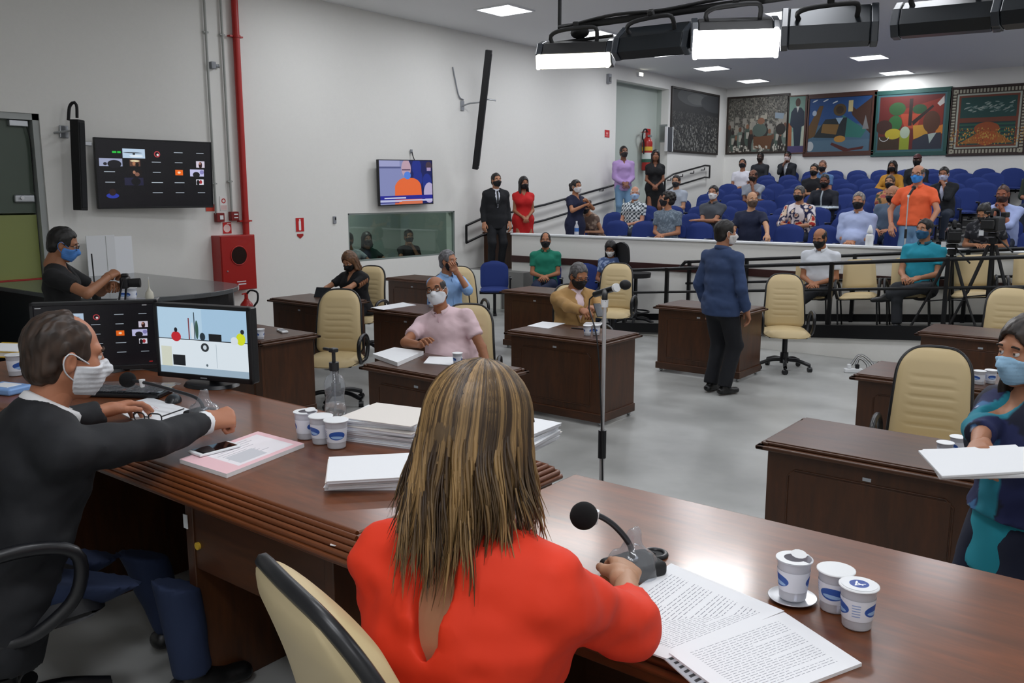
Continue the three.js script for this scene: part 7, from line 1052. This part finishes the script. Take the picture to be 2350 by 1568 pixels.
{
  sheet('notes_sheet', 'white notes with a faint red scribble beside the keyboard', [[255, 935], [345, 912], [470, 950], [372, 1000]], LT, 0.004, canvasTex(256, 200, (g, w, h) => { g.fillStyle = '#f2f3f6'; g.fillRect(0, 0, w, h); g.strokeStyle = '#c8909a'; g.lineWidth = 2; g.beginPath(); g.moveTo(w * 0.3, h * 0.4); for (let i = 0; i < 12; i++) g.lineTo(w * (0.3 + i * 0.03), h * (0.4 + (i % 2 ? -0.06 : 0.04))); g.stroke(); }));
  const p = onL(340, 975), g = thing('reading_glasses', 'folded reading glasses lying on the white notes', 'glasses', [p[0], LT + 0.022, p[2]], 0.4); mesh('rim', glassesGeo.clone().translate(0, 0, -0.1).rotateX(0.1), MT.black, g);
}
// document stacks: every folder by itself
function stack(cx, cy, y0, n, w, d, turn, label, group, tops) {
  const p = at(cx, cy, { y: y0 }); let y = y0;
  for (let i = 0; i < n; i++) { const th = rr(0.006, 0.012), g = thing('document_folder', i === n - 1 ? 'topmost ' + label : label.replace('folder', `folder, ${NTH[n - 1 - i]} from the top`), 'folder', [p[0] + rr(-0.012, 0.012), y, p[2] + rr(-0.012, 0.012)], turn + rr(-0.09, 0.09), group); const a = rr(0.94, 1.02); mesh('cover', bx(w * a, 0.0016, d * a, 0, th - 0.0008, 0), i % 3 === 2 ? mat(0xe9e3dc, 0.8) : MT.paper, g); mesh('pages', bx(w * a * 0.985, th - 0.0026, d * a * 0.985, 0, (th - 0.0016) / 2, 0), mat(0xdcdfe6, 0.85), g); y += th + 0.0005; }
}
stack(905, 1002, LT, 9, 0.3, 0.24, 0.28, 'white document folder in the tall stack beside the gel bottle', 'tall stack of folders');
stack(1170, 1025, LT, 7, 0.24, 0.3, 0.1, 'white document folder in the stack at the table end', 'stack of folders at the table end');
stack(885, 1100, LT, 4, 0.34, 0.24, 0.75, 'white document folder in the low stack near the red blouse', 'low stack of folders');
{ const p = onL(25, 810), g = thing('yellow_folder', 'yellow edged folder with white sheets behind the man in the black suit', 'folder', [p[0], LT, p[2]], 0.5); mesh('cover', bx(0.36, 0.004, 0.26, 0, 0.002, 0), MT.yellow, g); mesh('pages', bx(0.32, 0.02, 0.23, 0, 0.014, 0.0), MT.paper, g); mesh('top_cover', bx(0.36, 0.004, 0.26, 0.02, 0.027, -0.01), MT.yellow, g); mesh('top_sheet', bx(0.3, 0.003, 0.21, -0.02, 0.031, 0.01), MT.paper, g); }
{ const p = onL(15, 900), g = thing('blue_mask_pack', 'light blue packet at the edge behind the man in the black suit', 'packet', [p[0], LT, p[2]], 0.3); mesh('wrap', bx(0.18, 0.03, 0.12, 0, 0.015, 0, 0.01), mat(0x7ea6dc, 0.4), g); mesh('label_print', bx(0.1, 0.002, 0.07, 0, 0.031, 0), MT.white, g); }
// computer: two monitors, keyboard, mouse
function monitor(cx, cy, t, turn, w, h, tex, e, label) {
  const c = at(cx, cy, { t }), m = flatScreen('computer_monitor', w, h, tex, e, 0.016); tag(m, label, 'monitor'); m.position.set(...c); m.rotation.y = turn; const b = c[1] - LT;
  mesh('stand_neck', bx(0.06, b - 0.01, 0.03, 0, -b / 2, -0.07, 0.01), MT.black, m); mesh('stand_base', new THREE.CylinderGeometry(0.12, 0.13, 0.014, 32).scale(1, 1, 0.75).translate(0, -b + 0.008, -0.04), MT.black, m); mesh('brand_strip', bx(0.035, 0.004, 0.002, 0, -h / 2 + 0.01, 0.0095), MT.greyPlastic, m); return m;
}
monitor(222, 772, 4.1, 0.92, 0.55, 0.33, gridTex(768, 460, true), 0.75, 'computer monitor showing the dark video call grid beside the head of the suited man');
monitor(466, 787, 3.78, 0.3, 0.51, 0.33, canvasTex(640, 400, (g, w, h) => {
  g.fillStyle = '#a9cbe6'; g.fillRect(0, 0, w, h); g.fillStyle = '#b8d6ec'; g.fillRect(0, 0, w * 0.5, h * 0.5); g.fillStyle = '#e3eef6'; g.fillRect(0, h * 0.48, w, h * 0.42); g.fillStyle = '#9fb6c8'; g.fillRect(0, h * 0.9, w, h * 0.1); g.fillStyle = '#2a2e34'; g.fillRect(0, h * 0.47, w, h * 0.012);
  const E = (c, x, y, a, b) => { g.fillStyle = c; g.beginPath(); g.ellipse(w * x, h * y, w * a, h * b, 0, 0, 7); g.fill(); };
  E('#c42430', 0.2, 0.44, 0.055, 0.075); E('#1c1a20', 0.2, 0.34, 0.018, 0.035); g.fillStyle = '#7a2a30'; g.fillRect(w * 0.345, h * 0.15, w * 0.012, h * 0.32); g.fillStyle = '#2c3a44'; g.fillRect(w * 0.41, h * 0.06, w * 0.01, h * 0.4); E('#d8e4ee', 0.39, 0.34, 0.02, 0.13); E('#3a5a50', 0.44, 0.32, 0.018, 0.14); E('#24323c', 0.5, 0.42, 0.03, 0.06); g.fillStyle = '#14161a'; g.fillRect(w * 0.57, h * 0.37, w * 0.14, h * 0.1); E('#d8e226', 0.92, 0.42, 0.05, 0.09); E('#20242a', 0.94, 0.31, 0.02, 0.035); E('#dfe8f0', 0.85, 0.45, 0.04, 0.06);
  E('#2f3438', 0.52, 0.58, 0.045, 0.065); E('#cfdbe4', 0.52, 0.58, 0.02, 0.035); g.fillStyle = '#8fa0ac'; g.fillRect(w * 0.645, h * 0.52, 2, h * 0.36); g.fillStyle = '#d8dccb'; g.fillRect(w * 0.02, h * 0.6, w * 0.12, h * 0.3); g.fillStyle = '#1c1f24'; g.fillRect(w * 0.15, h * 0.72, w * 0.14, h * 0.16); E('#5d6a74', 0.535, 0.85, 0.012, 0.02);
}), 0.85, 'computer monitor showing a bright picture of the white dais');
{
  const p = onL(275, 905), g = thing('keyboard', 'dark keyboard under crumpled clear plastic film', 'keyboard', [p[0], LT, p[2]], 0.55); mesh('tray', bx(0.42, 0.018, 0.14, 0, 0.01, 0, 0.006), MT.black, g); for (let r = 0; r < 5; r++) for (let c = 0; c < 14; c++) mesh('key', bx(0.023, 0.008, 0.02, -0.19 + c * 0.0285, 0.022, -0.052 + r * 0.025, 0.003), mat(0x2a2c30, 0.5), g);
  const fp = new THREE.PlaneGeometry(0.46, 0.18, 30, 12).rotateX(-Math.PI / 2); const q = fp.attributes.position; for (let i = 0; i < q.count; i++) q.setY(i, 0.034 + 0.006 * n3(q.getX(i) * 30, 1, q.getZ(i) * 60)); fp.computeVertexNormals(); mesh('plastic_film', fp, MT.plasticClear, g);
  const m = onL(398, 922), ms = thing('computer_mouse', 'black computer mouse in front of the bright monitor', 'mouse', [m[0], LT, m[2]], 0.9); mesh('shell', new THREE.SphereGeometry(0.05, 20, 10, 0, Math.PI * 2, 0, Math.PI / 2).scale(0.65, 0.65, 1.1), MT.black, ms); mesh('wheel', new THREE.CylinderGeometry(0.008, 0.008, 0.006, 12).rotateZ(Math.PI / 2).translate(0, 0.03, -0.025), MT.greyPlastic, ms);
}
// gooseneck microphones
function gooseneck(base, head, label, wrap) {
  const g = thing('gooseneck_microphone', label, 'microphone', base), h = v3.sub(head, base); const dir = Math.atan2(h[0], h[2]);
  mesh('base', bx(0.1, 0.035, 0.13, 0, 0.018, 0, 0.012).rotateY(dir), MT.blackMatte, g); mesh('button', new THREE.CylinderGeometry(0.012, 0.012, 0.006, 14).translate(0, 0.038, 0), MT.greyPlastic, g);
  mesh('neck', tube([[0, 0.03, 0], [h[0] * 0.08, 0.075, h[2] * 0.08], [h[0] * 0.4, lerp(0.07, h[1], 0.6), h[2] * 0.4], [h[0] * 0.75, lerp(0.07, h[1], 0.95), h[2] * 0.75], h], 0.007, 30, 8), mat(0x3a3c40, 0.4, { metalness: 0.5 }), g);
  mesh('foam_windscreen', new THREE.SphereGeometry(0.031, 20, 16).scale(1, 1, 1.05).translate(...h), mat(0x0b0b0d, 1), g); mesh('foam_collar', new THREE.CylinderGeometry(0.012, 0.008, 0.03, 12).translate(h[0] * 0.8, h[1] * 0.95, h[2] * 0.8), MT.white, g);
  if (wrap) { const f = new Field(); f.cone([0, 0.02, 0], [0, 0.03, 0], 0.062, 0.055, 0.02, { u: [0, 1, 0], s: 0.7 }); f.cone([0, 0.04, 0], [0, 0.1, 0], 0.03, 0.015, 0.02); mesh('plastic_wrap', f.build(0.006, (x, y, z) => 0.006 * n3(x * 70, y * 70, z * 70)), MT.plasticClear, g); }
  return g;
}
gooseneck(onR(1452, 1318), at(1340, 1184, { t: 1.93 }), 'gooseneck microphone with a black foam ball in front of the woman in red', true);
gooseneck(onL(470, 962), at(293, 872, { t: 3.45 }), 'plastic wrapped gooseneck microphone in front of the man in the black suit', true);
{ const p = onR(1503, 1275), g = thing('cable_grommet', 'black oval cable outlet in the table top', 'cable outlet', p); mesh('ring', new THREE.TorusGeometry(0.026, 0.007, 8, 28).rotateX(Math.PI / 2).translate(0, 0.003, 0), MT.black, g); mesh('insert', new THREE.CylinderGeometry(0.022, 0.022, 0.005, 24).translate(0, 0.002, 0), MT.blackMatte, g); mesh('cable', tube([[0, 0.004, 0], [-0.02, 0.014, 0.02], [-0.06, 0.006, 0.06], [-0.04, 0.006, 0.1]], 0.004, 20, 6), MT.black, g); }
// microphone stands
function micStand(x, y0, z, h, label, mk) {
  const g = thing('microphone_stand', label, 'microphone stand', [x, y0, z]); mesh('base_plate', lathe([[0, 0], [0.13, 0], [0.13, 0.012], [0.03, 0.03], [0.012, 0.04], [0, 0.04]], 28), MT.black, g); mesh('lower_tube', rod([0, 0.03, 0], [0, h * 0.62, 0], 0.0105, 12), MT.chrome, g); mesh('upper_tube', rod([0, h * 0.6, 0], [0, h, 0], 0.008, 12), MT.chrome, g); mesh('height_clutch', new THREE.CylinderGeometry(0.017, 0.017, 0.12, 16).translate(0, h * 0.62, 0), MT.black, g); mesh('collar', new THREE.CylinderGeometry(0.016, 0.014, 0.03, 14).translate(0, h, 0), MT.white, g); mk(g, h); return g;
}
{
  const p = at(1384, 900, { t: 3.6 }), f = at(1385, 692, { t: 3.6 }); const q = at(1435, 654, { t: 3.5 }), b = at(1365, 676, { t: 3.68 });
  micStand(p[0], 0, p[2], f[1], 'chrome microphone stand with black microphone in front of the tan-jacketed man', (g, h) => { const L = v => v3.sub(v, [p[0], 0, p[2]]); const Q = L(q), B = L(b), d = v3.sub(Q, B); mesh('clip', tube([[0, h, 0], [0, h + 0.03, 0], v3.lerp(B, Q, 0.35)], 0.012, 8, 8), MT.blackMatte, g); mesh('microphone_body', rod(B, v3.lerp(B, Q, 0.72), 0.013, 14), MT.black, g); mesh('windscreen', new THREE.SphereGeometry(0.024, 16, 12).scale(1, 0.85, 1).translate(...Q), MT.blackMatte, g); mesh('ring', rod(v3.lerp(B, Q, 0.68), v3.lerp(B, Q, 0.74), 0.018, 14), MT.white, g); mesh('cable', tube([B, v3.add(B, [-0.03, -0.05, 0]), [-0.02, h - 0.2, 0.01], [0.012, h * 0.5, 0.01], [-0.012, h * 0.3, 0.01], [0.02, 0.05, 0.02]], 0.0035, 40, 5), MT.blackMatte, g); });
}
{
  const p = at(2078, 540, { z: -12.42 }); const tip = at(2090, 438, { z: -12.5 });
  micStand(p[0], 0.65, -12.42, tip[1] - 0.72, 'pale microphone stand in front of the man in the orange shirt', (g, h) => { mesh('microphone_body', rod([0, h, 0], [0.03, h + 0.1, -0.1], 0.016, 12), MT.black, g); mesh('windscreen', new THREE.SphereGeometry(0.03, 14, 10).translate(0.03, h + 0.11, -0.12), MT.blackMatte, g); });
}
// desk clutter
const DT = 0.76;
const onD = (x, y) => at(x, y, { y: DT });
sheet('paper_stack', 'stack of white papers at the left end of the pink-shirted man\'s desk', [[855, 812], [905, 797], [972, 806], [912, 832]], DT, 0.03, null);
sheet('loose_papers', 'loose white sheets beside the cup in front of the pink-shirted man', [[972, 833], [985, 818], [1062, 820], [1040, 838]], DT, 0.006, null);
sheet('loose_papers', 'white sheets on the desk of the man in the light blue shirt', [[851, 706], [925, 694], [955, 700], [880, 711]], DT, 0.004, null);
sheet('loose_papers', 'single white sheet on the desk of the man in the tan blazer', [[1210, 748], [1245, 738], [1297, 742], [1258, 754]], DT, 0.003, null);
sheet('loose_papers', 'white slips by the cups on the tan-jacketed man\'s desk', [[1338, 745], [1345, 739], [1385, 740], [1378, 747]], DT, 0.003, null);
{ const p = onD(1326, 756), g = thing('pen', 'dark pen beside the cups on the tan-jacketed man\'s desk', 'pen', [p[0], DT + 0.006, p[2]]); mesh('barrel', rod([-0.07, 0, 0], [0.05, 0, -0.02], 0.006, 8), MT.black, g); mesh('tip', rod([0.05, 0, -0.02], [0.075, 0, -0.024], 0.005, 8), MT.white, g); }
cup(onD(1348, 770), 'water cup left of its pair on the tan-jacketed man\'s desk', 'sealed', 0.5); cup(onD(1368, 769), 'water cup right of its pair on the tan-jacketed man\'s desk', 'sealed', 1.5);
cup(onD(1690, 706), 'water cup left of its pair behind the standing man in blue', 'sealed', 0.5); cup(onD(1709, 707), 'water cup right of its pair behind the standing man in blue', 'sealed', 1.8);
cup(onD(2166, 1058), 'water cup in front on the desk beside the walking woman', 'sealed', 2.2); cup(onD(2196, 1044), 'water cup behind on the desk beside the walking woman', 'sealed', 0.8);
cup(onD(2246, 882), 'clear water cup left of its pair behind the large beige armchair', 'sealed', 0.9); cup(onD(2272, 880), 'clear water cup right of its pair behind the large beige armchair', 'sealed', 1.9);
cup(onD(580, 780), 'water cup left of its pair behind the bright monitor', 'sealed', 0.2); cup(onD(598, 779), 'water cup right of its pair behind the bright monitor', 'sealed', 1.2);
cup(onD(1050, 838), 'water cup on the pink-shirted man\'s desk', 'sealed', 1.0);
cup(onD(990, 704), 'water cup on the desk of the man in the light blue shirt', 'sealed', 1.0);
{ const p = onD(648, 762), g = thing('remote_control', 'white remote control on the desk behind the bright monitor', 'remote control', [p[0], DT, p[2]], 1.2); mesh('shell', bx(0.06, 0.02, 0.18, 0, 0.01, 0, 0.008), MT.white, g); mesh('keypad', bx(0.04, 0.003, 0.1, 0, 0.021, 0.01), MT.greyPlastic, g); }
{ const p = at(740, 672, { t: 10.45 }), g = thing('tablet', 'dark tablet held by the woman in the black blouse', 'tablet', p, 0.5); g.rotation.set(-0.6, 0.3, 0.2); mesh('case', bx(0.2, 0.14, 0.01, 0, 0, 0, 0.004), MT.blackMatte, g); mesh('screen', bx(0.18, 0.12, 0.002, 0, 0, 0.006), mat(0x20242a, 0.1), g); }
// counter things near the photographer
{
  const y = 1.03, P = (x, yy) => at(x, yy, { y });
  for (const [x, lab, k] of [[285, 'water cup left of its pair on the black counter', 'sealed'], [303, 'water cup right of its pair on the black counter', 'sealed']]) cup(P(x, 690), lab, k, x, 1.3);
  const t = P(295, 692), tr = thing('steel_tray', 'shiny tray with cups on the black counter', 'tray', [t[0] + 0.05, y - 0.002, t[2] - 0.05], 0.9); mesh('dish', bx(0.34, 0.012, 0.26, 0, 0.006, 0, 0.005), MT.chrome, tr); mesh('rim', polyTube([[-0.17, 0.014, -0.13], [0.17, 0.014, -0.13], [0.17, 0.014, 0.13], [-0.17, 0.014, 0.13], [-0.17, 0.014, -0.13]], 0.005, 6), MT.chrome, tr);
  const s = P(344, 691), sp = thing('squeeze_bottle', 'white drop-shaped squeeze bottle on the black counter', 'bottle', s); sp.scale.setScalar(0.65); mesh('flask', lathe([[0, 0], [0.05, 0.005], [0.06, 0.06], [0.05, 0.12], [0.02, 0.16], [0.008, 0.2], [0.006, 0.3], [0, 0.3]], 20), mat(0xd8d4c4, 0.4), sp); mesh('nozzle', rod([0, 0.29, 0], [0, 0.34, 0], 0.004, 8), MT.white, sp);
  const r = P(222, 688), ra = thing('walkie_talkie', 'black walkie-talkie with antenna standing on the counter', 'radio', r, 0.5); mesh('case', bx(0.07, 0.16, 0.05, 0, 0.08, 0, 0.012), MT.blackMatte, ra); mesh('antenna', rod([-0.01, 0.15, 0], [-0.015, 0.42, 0], 0.006, 8), MT.blackMatte, ra);
}
// gallery parapet things
{ const p = at(1323, 541, { z: PZ }), g = thing('water_bottle', 'small water bottle with blue label on the parapet before the woman in navy', 'bottle', [p[0], 1.3, PZ]); mesh('bottle_wall', lathe([[0, 0], [0.034, 0], [0.036, 0.02], [0.036, 0.14], [0.014, 0.19], [0.013, 0.21], [0, 0.21]], 18), MT.plasticCup, g); mesh('label_band', new THREE.CylinderGeometry(0.0368, 0.0368, 0.06, 18, 1, true).translate(0, 0.09, 0), mat(0x3a6cb4, 0.5), g); mesh('cap', new THREE.CylinderGeometry(0.015, 0.015, 0.025, 14).translate(0, 0.22, 0), MT.white, g); }
{ const p = at(1994, 572, { z: PZ }), g = thing('gel_dispenser', 'white pump dispenser on the parapet beside the man in the light blue shirt', 'bottle', [p[0], 1.3, PZ]); mesh('bottle_body', lathe([[0, 0], [0.05, 0], [0.05, 0.13], [0.04, 0.15], [0.015, 0.16], [0, 0.16]], 20), MT.white, g); mesh('pump_head', lathe([[0, 0.16], [0.04, 0.165], [0.03, 0.22], [0.012, 0.27], [0, 0.275]], 20), MT.paper, g); }
// video cameras on tripods
function tripodCam(x, z, hy, turn, label) {
  const y0 = rampY(x), g = thing('camera_tripod', 'black camera tripod ' + label, 'tripod', [x, y0, z]); const h = hy - y0 - 0.16;
  for (let i = 0; i < 3; i++) { const a = i / 3 * Math.PI * 2 + 0.5, e = [Math.cos(a) * 0.42, 0.02, Math.sin(a) * 0.42]; e[1] += RS * e[0]; mesh('leg', [rod([Math.cos(a) * 0.04, h, Math.sin(a) * 0.04], v3.lerp([0, h, 0], e, 0.55), 0.02, 8), rod(v3.lerp([0, h, 0], e, 0.5), e, 0.014, 8)], MT.blackMatte, g); mesh('spreader_arm', rod([0, h * 0.42, 0], v3.lerp([0, h, 0], e, 0.6), 0.008, 6), MT.blackMatte, g); }
  mesh('column', rod([0, h * 0.4, 0], [0, h + 0.06, 0], 0.022, 10), MT.blackMatte, g); mesh('fluid_head', [new THREE.CylinderGeometry(0.05, 0.045, 0.07, 18).translate(0, h + 0.05, 0), bx(0.1, 0.04, 0.14, 0, h + 0.12, 0, 0.01)], MT.blackMatte, g); mesh('pan_handle', rod([0.03, h + 0.1, 0], [0.25, h - 0.05, 0.3], 0.01, 8), MT.blackMatte, g);
  const c = thing('video_camera', 'black video camera ' + label, 'camera', [x, y0 + h + 0.14, z], turn);
  mesh('camera_body', bx(0.15, 0.17, 0.3, 0, 0.1, 0, 0.025), MT.black, c); mesh('lens_hood', [new THREE.CylinderGeometry(0.05, 0.05, 0.14, 20).rotateX(Math.PI / 2).translate(0, 0.1, 0.2), bx(0.13, 0.1, 0.05, 0, 0.1, 0.27, 0.01)], MT.blackMatte, c); mesh('carry_handle', tube([[0, 0.18, -0.12], [0, 0.25, -0.08], [0, 0.26, 0.1], [0, 0.19, 0.14]], 0.018, 16, 8), MT.blackMatte, c); mesh('viewfinder', bx(0.06, 0.06, 0.16, 0.05, 0.2, -0.2, 0.012), MT.blackMatte, c); mesh('microphone', rod([-0.05, 0.23, 0.02], [-0.05, 0.23, 0.2], 0.016, 10), MT.blackMatte, c); mesh('flip_screen', bx(0.015, 0.1, 0.14, -0.085, 0.1, 0.02, 0.006), MT.black, c); mesh('battery', bx(0.08, 0.1, 0.08, 0, 0.09, -0.18, 0.01), MT.black, c); mesh('tag', bx(0.05, 0.06, 0.004, -0.1, 0.0, 0.1), MT.paper, c);
}
{ const a = at(2183, 600, { z: -11.15 }), b = at(2262, 590, { z: -11.15 }); tripodCam(a[0], -11.15, at(2183, 556, { z: -11.15 })[1], 0.25, 'lower of the pair, left on the ramp'); tripodCam(b[0] + 0.05, -11.2, at(2255, 530, { z: -11.2 })[1], -0.1, 'raised higher, before the woman in the dark print blouse'); }
// black drafting stool below the parapet
{
  const p = at(1468, 742, { y: 0 }), g = thing('drafting_stool', 'black drafting chair with a foot ring below the parapet', 'chair', [p[0], 0, p[2] + 0.15], 2.6);
  mesh('backrest', pad(null, 1, 14, 14, (u, v) => [u * 0.22 * Math.sqrt(Math.max(0.02, 1 - (2 * v - 1) ** 4)), 0.92 + v * 0.34, -0.22 - 0.03 * v + 0.04 * Math.sqrt(Math.max(0, 1 - u * u))], (u, v) => [u * 0.22 * Math.sqrt(Math.max(0.02, 1 - (2 * v - 1) ** 4)), 0.92 + v * 0.34, -0.24 - 0.03 * v]), MT.blackMatte, g);
  mesh('seat', new THREE.CylinderGeometry(0.23, 0.22, 0.07, 28).translate(0, 0.76, 0), MT.blackMatte, g); mesh('back_bar', tube([[0, 0.73, -0.1], [0, 0.75, -0.26], [0, 0.95, -0.26]], 0.02, 14, 8), MT.black, g); mesh('gas_column', rod([0, 0.08, 0], [0, 0.74, 0], 0.028, 14), MT.black, g); mesh('foot_ring', [new THREE.TorusGeometry(0.21, 0.013, 8, 36).rotateX(Math.PI / 2).translate(0, 0.2, 0), rod([-0.21, 0.2, 0], [0.21, 0.2, 0], 0.01, 6)], MT.blackMetal, g);
  for (let k = 0; k < 5; k++) { const a = k / 5 * Math.PI * 2, c = Math.cos(a), s = Math.sin(a); mesh('base_leg', tube([[c * 0.03, 0.09, s * 0.03], [c * 0.16, 0.09, s * 0.16], [c * 0.3, 0.05, s * 0.3]], 0.022, 8, 8), MT.black, g); mesh('glide', new THREE.CylinderGeometry(0.022, 0.025, 0.045, 10).translate(c * 0.3, 0.0225, s * 0.3), MT.black, g); }
}
{ const p = at(1958, 855, { y: 0 }), g = thing('power_strip', 'white power strip with tangled wires on the grey floor', 'power strip', p, 0.6); mesh('strip_body', bx(0.2, 0.045, 0.06, 0, 0.0225, 0, 0.008), MT.white, g); mesh('plug', bx(0.04, 0.05, 0.04, 0.04, 0.07, 0, 0.008), MT.blackMatte, g); mesh('plug', bx(0.04, 0.05, 0.04, -0.05, 0.07, 0, 0.008), MT.white, g); for (let i = 0; i < 4; i++) mesh('wire', tube([[0.04 - i * 0.03, 0.08, 0], [0.05, 0.16 + i * 0.02, 0.04], [0.12 + i * 0.03, 0.1, 0.05], [0.16, 0.006, 0.02 + i * 0.03], [0.3 + i * 0.04, 0.006, 0.06 - i * 0.05]], 0.004, 26, 5), i % 2 ? MT.greyPlastic : MT.blackMatte, g); }
{ const p = at(1757, 512, { z: rowZ(0) + 0.05 }), g = thing('cloth_cap', 'pale cap with navy brim resting on an empty front row seat', 'cap', [p[0], rowY(0) + 0.47, rowZ(0) + 0.05], 0.3); mesh('crown', new THREE.SphereGeometry(0.09, 16, 10, 0, Math.PI * 2, 0, Math.PI / 2).scale(1, 0.9, 1.1), mat(0xd9d2a8, 0.8), g); mesh('brim', new THREE.CylinderGeometry(0.08, 0.08, 0.008, 18, 1, false, -1.2, 2.4).translate(0, 0.006, 0.07), mat(0x1b2444, 0.7), g); }
renderer.render(scene, camera);
